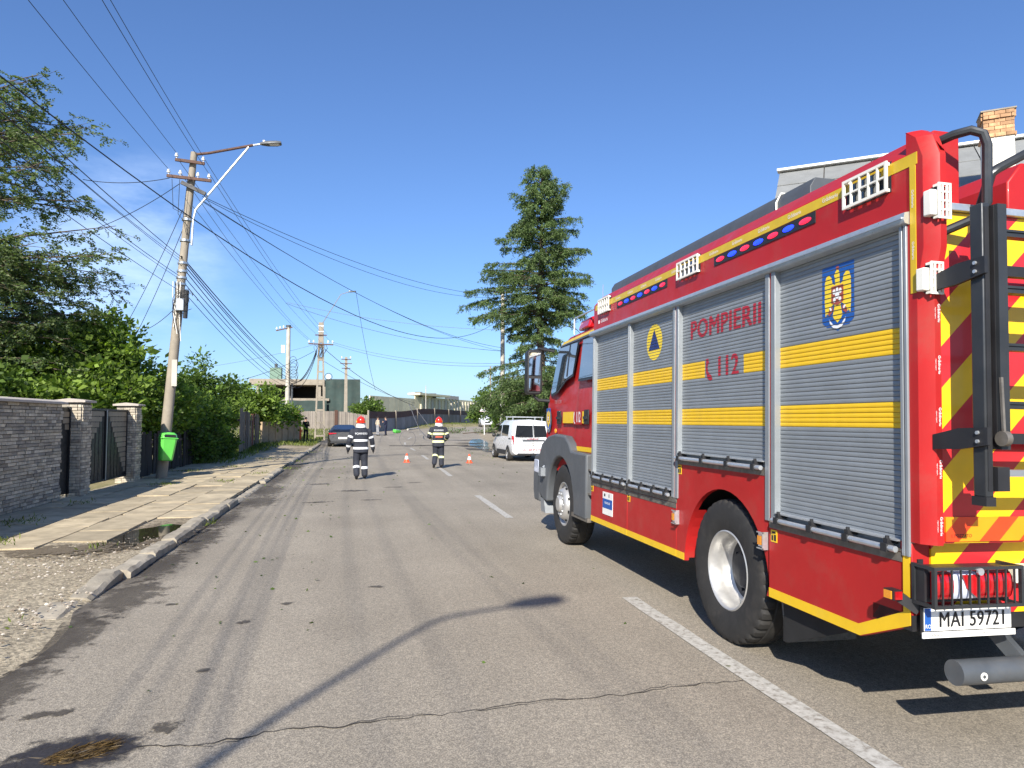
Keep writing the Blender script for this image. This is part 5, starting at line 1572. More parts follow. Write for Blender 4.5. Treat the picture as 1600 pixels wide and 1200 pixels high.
# bundle of cable gear on the shoulder of the pole
for k in range(10):
    m = MB(); a = rs.uniform(0, 6.28); m.tube([(-.5 + .1 * k, -.2, 7.5), (-.4 + .09 * k + .2 * math.cos(a), -.25, 7.1 + .2 * math.sin(a)), (-.2 + .03 * k, -.2, 6.5 + .1 * (k % 3))], .02, 4); m.build('loose_cable', WIRE, lat)

p3 = Vector((-5.3, 56.6, leftz(-5.3, 56.6) - .05))
pp = thing('round_pole', 'pale round concrete pole rising from the bushes, hung with cable coils', 'utility pole', tuple(p3))
m = MB(); m.tube([(0, 0, 0), (0, 0, 4.5), (0, 0, 8.55)], [.19, .17, .15], 12); m.build('shaft', CONCP, pp)
m = MB(); m.beam((-.9, -.1, 8.2), (.3, -.1, 8.5), .08, .08); m.build('crossarm', RUST, pp, smooth=0)
m = MB(); m.cyl((0, 0, 8.5), (0, 0, 8.66), .19, n=12); m.build('pole_cap', DGREY, pp)
for x in (-.85, -.6, -.35): insulator(pp, (x, -.1, 8.23 + .25 * (x + .85)), (0, 0, 0), 1.5)
m = MB(); m.box(-.5, -.22, -.18, -.05, 6.5, 7.1); m.build('meter_box', PORC, pp, bevel=.02)
for k in range(7):
    m = MB(); z = 4.3 + .25 * k; m.tube([(.12 + (.55 + .05 * (k % 3)) * (math.cos(t) + 1) * .5, -.2 - .01 * k, z + .45 * math.sin(t)) for t in [2 * math.pi * q / 14 for q in range(15)]], .022, 4); m.build('cable_coil', WIRE, pp)
m = MB(); m.tube([(-.12 - .3 * (math.cos(t) + 1), -.2, 4.6 + .22 * math.sin(t)) for t in [2 * math.pi * q / 12 for q in range(13)]], .02, 4); m.build('cable_coil', WIRE, pp)
m = MB(); m.cyl((.32, .05, 0), (.32, .05, 4.2), .07, n=8); m.build('prop', DGREY, pp)

p4 = Vector((-1.31, 77, leftz(-1.31, 77) - .05))
sp_ = thing('square_pole', 'plain square concrete pole with small crossarms beside the green netted building', 'utility pole', tuple(p4))
m = MB(); n = 4
m.add([(-.2, -.14, 0), (.2, -.14, 0), (.2, .14, 0), (-.2, .14, 0), (-.13, -.1, 7.6), (.13, -.1, 7.6), (.13, .1, 7.6), (-.13, .1, 7.6)], [(0, 1, 2, 3), (4, 5, 6, 7), (0, 1, 5, 4), (1, 2, 6, 5), (2, 3, 7, 6), (3, 0, 4, 7)]); m.build('shaft', CONC, sp_, smooth=0)
for z, w in ((7.35, .5), (6.9, .6), (6.4, .45)):
    m = MB(); m.beam((-w, -.15, z), (w, -.15, z), .08, .08); m.build('crossarm', RUST, sp_, smooth=0)
for x in (-.45, .45): insulator(sp_, (x, -.15, 7.4), (0, 0, 0), 1.6)

p5 = Vector((8.6, 42.5, roadz(7.75, 42.5) + .02))
tp = thing('verge_pole', 'grey concrete pole half hidden in the spruce branches on the right', 'utility pole', tuple(p5))
m = MB(); m.tube([(0, 0, 0), (0, 0, 9.9)], [.17, .11], 12); m.build('shaft', CONCP, tp)
m = MB(); m.beam((-.6, -.1, 9.6), (.6, -.1, 9.6), .07, .08); m.build('crossarm', RUST, tp, smooth=0)
for x in (-.55, .55): insulator(tp, (x, -.1, 9.62), (0, 0, 0), 1.3)

# the lamp behind the camera that throws its shadow on the road, and the next pole of the line
pbk = Vector((-4.05, -4.3, .05))
bk = thing('lamp_post', 'slim street lamp behind the viewer, known by its bent shadow on the road', 'lamp post', tuple(pbk))
m = MB(); m.tube([(0, 0, 0), (0, -.02, 3.0), (0, -.1, 5.4), (-.01, -.37, 6.15), (.06, -.8, 7.3), (.11, -1.02, 7.78), (.22, -1.06, 7.88), (.55, -.98, 7.92), (.95, -.9, 7.95)], [.055, .045, .038, .034, .032, .03, .03, .028, .025], 8); m.build('post', GALV, bk)
lamp_head(bk, (.7, -.94, 7.95), (1.22, -.82, 8.0), (0, 0, 0))
bq = Vector((-4.2, -18.3, .05))
bqo = thing('line_pole', 'concrete pole far behind the viewer that carries the overhead lines', 'utility pole', tuple(bq))
m = MB(); m.tube([(0, 0, 0), (0, 0, 10.2)], [.17, .11], 12); m.build('shaft', CONC, bqo)
m = MB(); m.beam((-.8, 0, 9.7), (.8, 0, 9.7), .07, .08); m.build('crossarm', RUST, bqo, smooth=0)

# ------------------------------------------------------------------ overhead wires
def wire(a, b, sag, r=.009, label='', group=None, material=None, n=22, name='overhead_wire', ext=None):
    a = Vector(a); b = Vector(b)
    pts = [a + (b - a) * t + Vector((0, 0, -4 * sag * t * (1 - t))) for t in [(ext or 1.0) * k / n for k in range(n + 1)]]
    m = MB(); m.tube(pts, r, 5, caps=False)
    o = m.build(name, material or WIRE, None, (0, 0, 0), 60)
    return tag(o, label, 'cable', group)
G1 = 'bare lines from the leaning pole back over the viewer'
L1 = ['bare line from the left end of the upper crossarm on the leaning pole', 'bare line from the right end of the upper crossarm on the leaning pole', 'bare line from the left end of the lower crossarm on the leaning pole', 'bare line from the right end of the lower crossarm on the leaning pole']; I1 = iter(L1)
for a, b in (((-5.48, 22.98, 9.80), (-4.85, -5.35, 9.05)), ((-4.72, 22.98, 9.74), (-3.8, -5.35, 9.05)), ((-5.69, 22.96, 9.28), (-5.05, -5.35, 8.55)), ((-4.54, 22.96, 9.21), (-3.7, -5.35, 8.6))):
    wire(SK(a), b, .35, .0065, next(I1), G1, ext=1.46)
G2 = 'sagging black cables from the middle of the leaning pole over the viewer'
I2 = iter(['%s of the six black cables crossing the feathery tree' % w for w in ('topmost', 'second from the top', 'third from the top', 'fourth from the top', 'second lowest', 'lowest')])
def onpole(z): 
    p = pb + (pt - pb) * ((z - .05) / (pt.z - .05)); return p + Vector((-.02, -.14, 0))
for z, dz, r in ((6.32, -.35, .009), (6.26, -.36, .006), (6.18, -.32, .006), (5.78, -.1, .008), (5.70, -.12, .006), (5.38, .0, .007)):
    wire(onpole(z), (-4.3 + rs.uniform(-.15, .15), -5.3, z + dz), .30 + rs.uniform(-.04, .08), r, next(I2), G2, ext=1.46)
# the long low cable passing in front of the pole
tA = Vector((-4.6, 10.5, 6.18)); tB = Vector((5.9, 35.6, 6.18)); dAB = tB - tA
pts = [tA + dAB * t + Vector((0, 0, -4 * 1.45 * t * (1 - t))) for t in [-.35 + 1.55 * k / 36 for k in range(37)]]
m = MB(); m.tube(pts, .011, 5, caps=False); tag(m.build('overhead_wire', WIRE, None, smooth=60), 'long black cable sweeping in front of the leaning pole towards the spruce', 'cable')
G3 = 'twin lines from the leaning pole to the spruce'
v5 = p5
a = SK((-4.75, 23.0, 8.55))
wire(a, v5 + Vector((-.2, -.1, 9.4)), .65, .009, 'upper of two lines slung high from the leaning pole to the spruce', G3)
wire(a + Vector((.02, 0, -.05)), v5 + Vector((-.2, -.1, 9.3)), .85, .008, 'lower of two lines slung high from the leaning pole to the spruce', G3)
wire(a + Vector((0, 0, -.12)), v5 + Vector((-.1, -.1, 6.2)), .75, .010, 'thicker cable slung from the leaning pole down into the middle of the spruce', 'lower pair from the leaning pole to the spruce')
wire(a + Vector((0, -.05, -.16)), v5 + Vector((-.1, -.1, 6.0)), .65, .008, 'thin cable beside the thick one slung down into the middle of the spruce', 'lower pair from the leaning pole to the spruce')
LT = LP + Vector((0, -.2, 0))
G4 = 'lines between the leaning pole and the ladder pole'; I4 = iter(['line from the %s of the leaning pole to the ladder pole' % w for w in ('upper right insulator', 'upper left insulator', 'lower right insulator', 'second lower insulator', 'shaft below the crossarms')])
for p, q, sag in (((-4.70, 23, 9.70), (.5, 0, 8.4), .4), ((-5.50, 23, 9.70), (-.4, 0, 8.4), .4), ((-4.52, 22.95, 9.2), (.9, 0, 7.7), .5), ((-5.36, 22.95, 9.2), (-.55, 0, 7.7), .5), ((-5.0, 22.95, 8.2), (-.2, 0, 7.3), .4)):
    wire(SK(p), LT + Vector(q), sag, .0075, next(I4), G4, WIREG)
P3T = p3 + Vector((0, -.15, 0))
G5 = 'cable bundle between the leaning pole and the pale round pole'; I5 = iter(['%s cable between the leaning pole and the pale round pole' % w for w in ('topmost thick', 'second', 'third', 'fourth', 'fifth', 'second lowest', 'lowest thin')])
for z, q, sag, r in ((6.35, 5.2, .25, .018), (6.3, 5.0, .35, .016), (6.2, 4.8, .3, .014), (6.1, 4.6, .45, .014), (5.9, 4.4, .4, .012), (5.75, 4.2, .55, .012), (5.5, 3.9, .5, .010)):
    wire(onpole(z), P3T + Vector((.1, 0, q)), sag, r, next(I5), G5)
G6 = 'drooping loops between the two far poles'; I6 = iter(['%s cable drooping between the pale round pole and the ladder pole' % w for w in ('innermost', 'second', 'straightest', 'deepest hanging')])
for z, q, sag in ((4.6, 7.0, 1.1), (4.4, 7.2, 1.0), (4.2, 7.1, .8), (4.1, 6.9, 1.2)):
    wire(P3T + Vector((.2, 0, z)), LT + Vector((-.3, 0, q)), sag, .024, next(I6), G6)
wire(P3T + Vector((-6, -6, 3.4)), LT + Vector((-.5, 0, 7.0)), .55, .016, 'black cable rising from the left behind the pale round pole to the ladder pole')
wire(P3T + Vector((-9, -4, 4.5)), LT + Vector((-.6, 0, 7.5)), .3, .010, 'thin line rising from the roofs on the left to the ladder pole', material=WIREG)
G7 = 'lines crossing from the ladder pole to the spruce'; L7 = 'thin line crossing the sky from the left poles towards the spruce'
wire((-4.5, 47.0, 9.2), v5 + Vector((-.1, 0, 7.3)), .35, .010, 'topmost thin line crossing the sky from the left poles to the spruce', G7, WIREG); wire((-4.6, 47.0, 9.15), v5 + Vector((-.1, 0, 6.0)), .5, .012, 'darker line dropping from the far poles to the middle of the spruce', material=WIRE)
wire(LT + Vector((.9, 0, 7.6)), v5 + Vector((0, 0, 5.1)), .55, .012, 'lower of two lines from the ladder pole across to the spruce', G7, WIREG); wire(LT + Vector((.9, 0, 7.75)), v5 + Vector((0, 0, 5.25)), .5, .010, 'upper of two lines from the ladder pole across to the spruce', G7, WIREG)
# broken and fallen lines
wire((-.3, 57.5, 12.0), (1.6, 70, 4.6), .6, .016, 'snapped wire hanging steeply from the far lamp arm', material=WIREG)
wire(LT + Vector((.3, 0, 7.2)), (4.3, 57.5, 2.9), .45, .022, 'thick torn cable slanting down from the ladder pole to the road')
wire((4.3, 57.5, 2.9), (6.2, 56.0, rise(56) + .05), -.05, .020, 'lower end of the torn cable reaching the asphalt', material=WIREG)
wire(LT + Vector((.3, 0, 6.2)), (6.0, 78, 3.6), .4, .016, 'slack line from the ladder pole to the brown fence', material=WIREG)
m = MB(); m.tube([(4.3, 62, 3.1), (4.6, 60, 1.9), (4.9, 58, .9), (5.3, 56, .33), (6.3, 54.5, .20), (7.6, 53, .20), (9.0, 54, .2)], .03, 5, caps=False); tag(m.build('fallen_cable', WIREG, None, smooth=60), 'grey cable hanging down and trailing across the road behind the firefighters', 'cable')
m = MB(); m.tube([(2.0, 47, .05), (3.5, 46.4, .05), (4.6, 47.1, .05), (5.6, 46.3, .06), (7.2, 47.2, .04)], .025, 5, caps=False); tag(m.build('fallen_cable', WIRE, None, smooth=60), 'black cable lying in a wavy line on the asphalt', 'cable')
m = MB(); m.tube([(3.0 + .5 * math.cos(t), 44.5, .55 + .5 * math.sin(t)) for t in [2 * math.pi * q / 20 for q in range(21)]], .012, 5, caps=False); tag(m.build('fallen_cable', WIREG, None, smooth=60), 'springy loop of thin wire standing up from the road', 'cable')
# service drops to the left
G8 = 'service lines into the feathery tree'; L8 = 'short service line from the leaning pole into the feathery tree'
wire(SK((-5.7, 23, 9.05)), SK((-8.6, 24.5, 9.3)), .12, .010, 'nearly level service line from the leaning pole into the feathery tree', G8); wire(SK((-5.4, 23, 8.9)), SK((-8.3, 25, 7.9)), .1, .010, 'falling service line from the leaning pole into the feathery tree', G8)
G9 = 'service lines slanting down behind the leaning pole'; L9 = 'thin line slanting down left from the leaning pole to the yards behind'
wire(SK((-5.3, 23, 8.1)), (-10.0, 32, 4.6), .25, .010, 'upper thin line slanting down left behind the leaning pole', G9, WIREG); wire(SK((-5.25, 23, 7.6)), (-9.2, 31, 4.2), .2, .010, 'lower thin line slanting down left behind the leaning pole', G9, WIREG); wire(onpole(4.9), (-8.2, 29, 5.0), .15, .010, 'short line leaving the cable boxes of the leaning pole to the left', G9, WIREG)

# ------------------------------------------------------------------ vegetation
def limbs_mesh(segs):
    m = MB()
    for pts, r in segs: m.tube(pts, r, 7)
    return m

def clumpy(centres, n, spread, up=0.25, outward=None):
    """leaf positions gathered in clumps around the given centres."""
    C = np.array(centres, float)
    idx = rng.integers(0, len(C), n)
    off = rng.normal(size=(n, 3)) * spread
    off[:, 2] *= 0.65
    P = C[idx] + off
    A = unit(off + rng.normal(size=(n, 3)) * 0.5 * spread) + np.array([0, 0, up])
    return P, A

def shell_centres(ell, k, inner=0.45, zmin=None):
    out = []
    tot = sum(r[0] * r[1] + r[0] * r[2] for c, r in ell)
    for c, r in ell:
        kk = max(6, int(k * (r[0] * r[1] + r[0] * r[2]) / tot))
        d = unit(rng.normal(size=(kk, 3)))
        q = inner + (1 - inner) * rng.uniform(0, 1, kk) ** 0.5
        P = np.array(c) + d * np.array(r) * (q * rng.uniform(.85, 1.12, kk))[:, None]
        out.append(P)
    P = np.concatenate(out)
    if zmin is not None: P = P[P[:, 2] > zmin]
    return P

def leafy(name, label, cat, base, ell, k, n, spread, size, material, group=None, trunk_r=.12, zmin=None, wid=.34, trunks=None, inner=.45):
    base = Vector(base)
    t = thing(name, label, cat, tuple(base), group=group)
    cent = shell_centres(ell, k, inner, zmin)
    P, A = clumpy(cent, n, spread)
    if zmin is not None:
        keep = P[:, 2] > zmin - .2; P, A = P[keep], A[keep]
    s = size * np.exp(rng.normal(-.08, .33, len(P)))
    V = leaf_quads(P, A, s, s * wid, .25) - np.array(base)[None, None, :]
    inst('crown', quads_mesh('crown', V, material), t)
    m = MB()
    top = Vector(np.mean([np.array(c) for c, r in ell], axis=0).tolist())
    rt = random.Random(name + str(base.x))
    for j in range(trunks or 1):
        bx = base + Vector((rt.uniform(-.3, .3), rt.uniform(-.3, .3), 0)) * (0 if (trunks or 1) == 1 else 1)
        mid = bx.lerp(top, .5) + Vector((rt.uniform(-.2, .2), rt.uniform(-.2, .2), 0))
        m.tube([bx - base, mid - base, top - base], [trunk_r, trunk_r * .75, trunk_r * .35], 7)
    for q in cent[rng.integers(0, len(cent), 26)]:
        a = base.lerp(top, rt.uniform(.35, .95)); b = Vector(q.tolist()); mm = a.lerp(b, .5) + Vector((0, 0, .12 * (b - a).length))
        m.tube([a - base, mm - base, b - base], [trunk_r * .35, trunk_r * .22, .008], 5)
    m.build('trunk', BARK, t)
    return t

# the feathery locust tree behind the wall
LB = Vector((-12.0, 21.3, 0.0))
lt_ = thing('locust_tree', 'tall feathery locust tree behind the stone wall at the left edge', 'tree', tuple(LB))
rt = random.Random(77)
segs = []; sprays = []
trunk = [LB, LB + Vector((.1, .1, 2)), LB + Vector((.3, .2, 5)), LB + Vector((.2, .3, 7.5)), LB + Vector((.3, .4, 9.6))]
segs.append(([p - LB for p in trunk], [.24, .21, .17, .11, .05]))
for k in range(104):
    h = rt.uniform(2.2, 9.6) if k % 3 else rt.uniform(2.4, 5.6); a = Vector(trunk[1]).lerp(Vector(trunk[-1]), (h - 2) / 7.7)
    az = rt.uniform(0, 2 * math.pi) if k > 70 else rt.uniform(-.85, .95)
    reach = max((5.2 - .36 * abs(h - 5.2) - .05 * max(0, h - 7) ** 1.6) * rt.uniform(.6, 1.06), 1.0) * (1.0 if math.sin(az) > -.55 else .62)
    d = Vector((math.cos(az), math.sin(az), 0))
    e = a + d * reach + Vector((0, 0, rt.uniform(.5, 2.3) - .08 * reach))
    mid = a.lerp(e, .5) + Vector((0, 0, .45))
    segs.append(([a - LB, mid - LB, e - LB], [.05, .03, .008]))
    for j in range(int(reach * 3.1) + 2):
        f = rt.uniform(.3, 1.05)
        p = a.lerp(mid, f * 2) if f < .5 else mid.lerp(e, (f - .5) * 2)
        dd = (d * rt.uniform(.5, 1.1) + Vector((rt.gauss(0, .55), rt.gauss(0, .55), rt.gauss(.05, .28)))).normalized()
        L = rt.uniform(.5, 1.05)
        q = p + dd * L
        segs.append(([p - LB, q - LB + Vector((0, 0, -.06))], [.008, .003]))
        sprays.append((p, dd, L))
Ps = []; As = []
for p, d, L in sprays:
    # each spray: a few compound leaves, leaflets set along their midribs
    for c in range(rt.randint(4, 7)):
        f = rt.uniform(.15, 1.0)
        o_ = np.array(p + d * L * f)
        rib = np.array((d * .7 + Vector((rt.gauss(0, .6), rt.gauss(0, .6), rt.gauss(-.25, .3)))).normalized())
        RLn = rt.uniform(.16, .32)
        k = 15
        t_ = np.linspace(.1, 1, k)[:, None]
        sd = unit(np.cross(rib[None], np.array([[rt.gauss(0, .3), rt.gauss(0, .3), 1.0]])))
        sg_ = np.where(np.arange(k) % 2 == 0, 1.0, -1.0)[:, None]
        Ps.append(o_[None] + rib[None] * t_ * RLn + np.array([[0, 0, -.06]]) * t_ ** 2 + rng.normal(0, .01, (k, 3)))
        As.append(sd * sg_ + rib[None] * .45 + rng.normal(0, .25, (k, 3)))
P = np.concatenate(Ps); A = np.concatenate(As)
s = rng.uniform(.055, .10, len(P))
inst('crown', quads_mesh('crown', leaf_quads(P, A, s, s * .27, .35) - np.array(LB)[None, None], LOCUST), lt_)
limbs_mesh(segs).build('trunk', BARK, lt_)

leafy('shade_tree', 'dark shaded tree standing under the feathery locust tree', 'tree', (-9.9, 19.6, 0), [((-9.9, 19.2, 2.5), (1.5, 1.4, 1.2)), ((-10.6, 21.5, 3.0), (1.6, 1.6, 1.6)), ((-9.4, 20.8, 2.4), (1.0, 1.2, 1.2))], 220, 22000, .22, .12, HEDGE, trunk_r=.14, zmin=1.2)
leafy('grape_vine', 'light green vine leaves peeping over the stone wall', 'vine', (-7.0, 12.8, 0), [((-6.75, 13.0, 1.95), (.45, 1.5, .33)), ((-6.8, 14.6, 2.0), (.4, .6, .26))], 60, 900, .12, .15, BROAD, trunk_r=.03, zmin=1.6)
leafy('walnut_tree', 'bushy light green tree rising behind the black gate', 'tree', (-7.9, 22.6, 0),
      [((-8.0, 23.0, 3.2), (1.5, 1.5, 1.35)), ((-7.5, 23.6, 4.0), (.85, .9, .75)), ((-8.8, 22.2, 2.6), (1.2, 1.2, 1.1)), ((-7.0, 22.2, 2.5), (1.0, 1.1, .9)), ((-7.0, 24.3, 3.0), (.9, .9, .8)), ((-7.6, 20.6, 2.1), (1.0, 1.3, .75))], 300, 24000, .20, .15, BROAD, trunk_r=.12, zmin=.9)
leafy('lilac_bush', 'dense green bush hanging over the dark plank fence behind the leaning pole', 'bush', (-6.6, 25.5, 0),
      [((-6.7, 24.0, 2.0), (.9, 1.2, 1.0)), ((-6.5, 26.2, 2.2), (.95, 1.4, 1.1)), ((-6.6, 28.8, 2.0), (.95, 1.5, 1.1)), ((-6.2, 31.2, 1.6), (.85, 1.5, 1.1))], 280, 22000, .19, .14, BROAD, trunk_r=.07, zmin=.5, trunks=4)
leafy('ivy_hedge', 'dark ivy hedge reaching down to the pavement before the board fence', 'hedge', (-5.75, 31.0, 0), [((-5.75, 29.0, .95), (.5, 1.8, .7)), ((-5.65, 31.6, .9), (.5, 1.3, .95))], 130, 8000, .15, .12, HEDGE, trunk_r=.05, zmin=.12, trunks=3)
leafy('plum_sapling', 'thin young tree with loose twigs showing against the sky', 'tree', (-7.5, 35.8, 0), [((-7.5, 35.8, 3.0), (1.3, 1.3, .9)), ((-7.3, 35.6, 3.9), (.5, .5, .7)), ((-6.4, 36.6, 3.3), (.8, .8, .35)), ((-8.3, 36.2, 3.0), (.8, .8, .7))], 90, 7000, .22, .14, HEDGE, trunk_r=.07, zmin=1.3)
leafy('cherry_tree', 'round bush behind the tall board fence', 'bush', (-8.0, 41, .2), [((-8.0, 40, 2.2), (1.6, 2.0, 1.1)), ((-7.6, 43.5, 2.1), (1.3, 2.0, .95)), ((-9, 38, 2.2), (1.4, 1.4, 1.3))], 180, 14000, .25, .16, BROAD, trunk_r=.1, zmin=.8)
leafy('mulberry_bush', 'bright broad-leaved bush spilling over the tan panel fence', 'bush', (-5.9, 51, .2), [((-6.0, 50, 2.0), (1.2, 1.8, .95)), ((-5.2, 52.6, 1.8), (1.0, 1.3, .95)), ((-5.9, 48.4, 2.6), (1.0, .9, 1.2)), ((-7.4, 47.5, 2.6), (1.3, 1.2, 1.2))], 190, 12000, .24, .2, BROAD, trunk_r=.09, zmin=.7)
leafy('verge_shrub', 'small leafy tree standing behind the brown fence', 'tree', (1.3, 86, .8), [((1.3, 86, 3.0), (1.5, 1.4, 1.2)), ((.3, 86, 2.6), (1.1, 1.1, 1.0)), ((2.3, 86.4, 2.5), (1.0, 1.0, .8))], 100, 5000, .26, .24, FARLEAF, trunk_r=.12, zmin=1.2)

# right-hand trees
leafy('roadside_tree', 'dark green roadside tree at the foot of the spruce beyond the white van', 'tree', (12.2, 52, .1), [((12.0, 52, 2.6), (2.4, 2.2, 1.7)), ((13.8, 53, 2.9), (1.9, 2, 1.7)), ((10.8, 50, 2.2), (1.2, 1.4, 1.3))], 220, 16000, .3, .2, HEDGE, trunk_r=.14, zmin=.9, group='trees along the right verge')
leafy('roadside_tree', 'green tree with leaves down to the van roof, between spruce and fire engine', 'tree', (10.9, 43, 0), [((10.7, 42.6, 2.6), (1.7, 1.7, 1.3)), ((12.4, 42.5, 3.2), (1.7, 1.7, 1.7)), ((9.6, 41.8, 2.3), (.9, 1.0, .8))], 200, 15000, .26, .18, HEDGE, trunk_r=.13, zmin=.8, group='trees along the right verge')
leafy('far_tree', 'pale green tree at the far bend of the road', 'tree', (21.5, 118, .9), [((21.5, 118, 4.0), (2.6, 2.6, 2.8)), ((24, 119, 3.6), (2.2, 2.2, 2.3)), ((20, 117, 2.6), (1.6, 1.6, 1.6))], 140, 9000, .45, .38, FARLEAF, trunk_r=.2, zmin=1.2)
leafy('far_tree', 'far green tree just right of the warning sign', 'tree', (23.5, 98, .8), [((23.5, 98, 3.4), (2.6, 2.6, 2.6)), ((26.5, 99, 4.0), (3, 3, 3))], 140, 9000, .45, .34, FARLEAF, trunk_r=.2, zmin=1.2)

# spruce
SB = Vector((9.75, 37.6, 0.0)); HT = 15.6
spr = thing('spruce', 'tall ragged spruce with drooping branches beyond the fire engine cab', 'tree', tuple(SB))
rt = random.Random(5)
tr_pts = [(0, 0, 0), (.05, 0, 4), (-.08, .05, 8), (.06, 0, 12), (.08, 0, HT)]
segs = [(tr_pts, [.27, .22, .16, .09, .02])]
def prof(z, left):
    tab = [(2.2, 2.6, 1.2), (3.4, 4.4, 1.4), (4.4, 4.8, 1.8), (5.2, 3.2, 1.3), (6.2, 3.0, 1.0), (7.2, 2.8, 1.8), (8.0, 3.7, 2.4), (8.9, 4.4, 2.7), (9.7, 3.3, 2.6), (10.5, 2.6, 2.4), (11.6, 2.3, 2.2), (12.6, 2.0, 1.9), (13.5, 1.5, 1.7), (14.4, 1.2, 1.4), (15.1, .8, .9), (15.7, .45, .35)]
    for (z0, l0, r0), (z1, l1, r1) in zip(tab, tab[1:]):
        if z0 <= z <= z1:
            f = (z - z0) / (z1 - z0); l, r = l0 + (l1 - l0) * f, r0 + (r1 - r0) * f
            return l * (.5 + .5 * left) + r * (.5 - .5 * left)
    return .4
right = Vector((math.cos(R(12.2)), -math.sin(R(12.2)), 0))
Ps = []; As = []; Ss = []
z = 2.3
while z < HT - .05:
    if 5.6 < z < 6.9: nb = 6
    elif z < 5.6: nb = 8
    else: nb = 10
    for b in range(nb):
        if z > 2 and rt.random() < .20: continue
        az = 2 * math.pi * (b + rt.uniform(-.42, .42)) / nb + z * 2.4
        d = Vector((math.cos(az), math.sin(az), 0)); lf = -d.dot(right)
        L = prof(z, lf) * rt.choice((.42, .68, .9, 1.0, 1.1)) * rt.uniform(.9, 1.06)
        a = Vector((.02, 0, z + rt.uniform(-.12, .12)))
        droop = .10 + .26 * (1 - z / HT)
        tip_up = rt.uniform(-.02, .12)
        pts = [a + d * L * f + Vector((0, 0, (.35 * f * (1 if z > 9 else .2) - droop * L * f * f * .9 + tip_up * L * f ** 4))) for f in (0, .25, .5, .75, 1.0)]
        segs.append((pts, [.035 + .01 * L, .03, .022, .014, .006]))
        # hanging sprays of twigs
        ns = int(L * 13) + 4
        for j in range(ns):
            f = rt.uniform(.22, 1.0) ** .8
            i0 = min(3, int(f * 4)); p = pts[i0].lerp(pts[i0 + 1], f * 4 - i0)
            sd = Vector((-d.y, d.x, 0)) * rt.choice((-1, 1))
            td = (d * rt.uniform(.2, .9) + sd * rt.uniform(.2, .9) + Vector((0, 0, rt.uniform(-.75, .1)))).normalized()
            tl = rt.uniform(.25, .62) * (1.15 - .5 * f)
            k = 26
            ff = rng.uniform(0, 1, k)[:, None]
            pos = np.array(p)[None] + np.array(td)[None] * ff * tl + np.array([[0, 0, -.18]]) * ff ** 2 + rng.normal(0, .035, (k, 3))
            Ps.append(pos); As.append(np.array(td)[None] * .8 + rng.normal(size=(k, 3)) * .75 + np.array([[0, 0, -.25]])); Ss.append(rng.uniform(.07, .16, k))
    z += rt.uniform(.28, .44) if not 5.6 < z < 6.9 else .5
# bare broken bough on the right
segs.append(([(.1, 0, 6.9), (1.0, -.2, 7.0), (1.9, -.4, 6.7), (2.6, -.5, 6.0)], [.04, .03, .02, .008]))
P = np.concatenate(Ps); A = np.concatenate(As); S_ = np.concatenate(Ss)
inst('crown', quads_mesh('crown', leaf_quads(P, A, S_, S_ * .17), SPRUCE), spr)
limbs_mesh(segs).build('trunk', BARK, spr)

# ------------------------------------------------------------------ house behind the fire engine
HA = Vector((11.3, 17.3, 8.5)); HB = Vector((19.4, 11.1, 8.5))
rd = Vector((HB.x - HA.x, HB.y - HA.y, 0)); RL = rd.length; rd.normalize()
dn = Vector((rd.y, -rd.x, 0))
if dn.dot(Vector((-1, -1, 0))) < 0: dn = -dn
HO = Vector((13.0, 13.0, 0.0))
house = thing('house', 'house with a grey sheet roof and a brick chimney behind the fire engine', 'house', tuple(HO))
RUN, DROP = 4.1, 3.0
def rp(s, f, lift=0.0, other=False):
    d = dn if not other else -dn
    nrm = (d * DROP + Vector((0, 0, RUN))).normalized()
    return HA + rd * s + d * RUN * f + Vector((0, 0, -DROP * f)) + nrm * lift
m = MB()
base = [HA + rd * .25 + dn * 3.7, HB + dn * 3.7, HB - dn * 3.7, HA + rd * .25 - dn * 3.7]
for (a, b) in zip(base, base[1:] + base[:1]):
    m.quad((a.x, a.y, 0), (b.x, b.y, 0), (b.x, b.y, 5.75), (a.x, a.y, 5.75))
for e in (HA + rd * .25, HB):
    m.add([e + dn * 3.7 - Vector((0, 0, 2.75)), e - dn * 3.7 - Vector((0, 0, 2.75)), e - Vector((0, 0, .1))], [(0, 1, 2)])
m.build('wall', WALLM, house, tuple(HO), 0)
m = MB()
for oth in (False, True):
    m.quad(rp(0, 0, -.02, oth), rp(RL, 0, -.02, oth), rp(RL, 1.0, -.02, oth), rp(0, 1.0, -.02, oth))
    m.quad(rp(0, 0, -.14, oth), rp(RL, 0, -.14, oth), rp(RL, 1.0, -.14, oth), rp(0, 1.0, -.14, oth))
roof = m.build('roof', mat('roof_board', (.05, .04, .03), .9), house, tuple(HO), 0)
rs = random.Random(8)
for oth in (False, True):
    rows_, cols = 5, 9
    for i in range(rows_):
        for j in range(cols):
            if oth and i > 1: continue
            s0, s1 = RL * j / cols, RL * (j + 1) / cols; f0, f1 = i / rows_, (i + 1) / rows_ + .02
            g = .012; l0 = .012 + rs.uniform(0, .01); l1 = .035 + rs.uniform(0, .012)
            a, b, c, d = rp(s0 + g, f0, l0, oth), rp(s1 - g, f0, l0, oth), rp(s1 - g, f1, l1, oth), rp(s0 + g, f1, l1, oth)
            q = Vector((0, 0, -.02)); mm = MB(); mm.add([a, b, c, d, a + q, b + q, c + q, d + q], [(0, 1, 2, 3), (7, 6, 5, 4), (0, 4, 5, 1), (1, 5, 6, 2), (2, 6, 7, 3), (3, 7, 4, 0)])
            mm.build('roof_sheet', ASBEST, roof, tuple(HO), 0)
m = MB(); m.beam(rp(-.05, 0, .06), rp(RL, 0, .06), .28, .06); m.build('ridge_cap', PORC, roof, tuple(HO), 0)
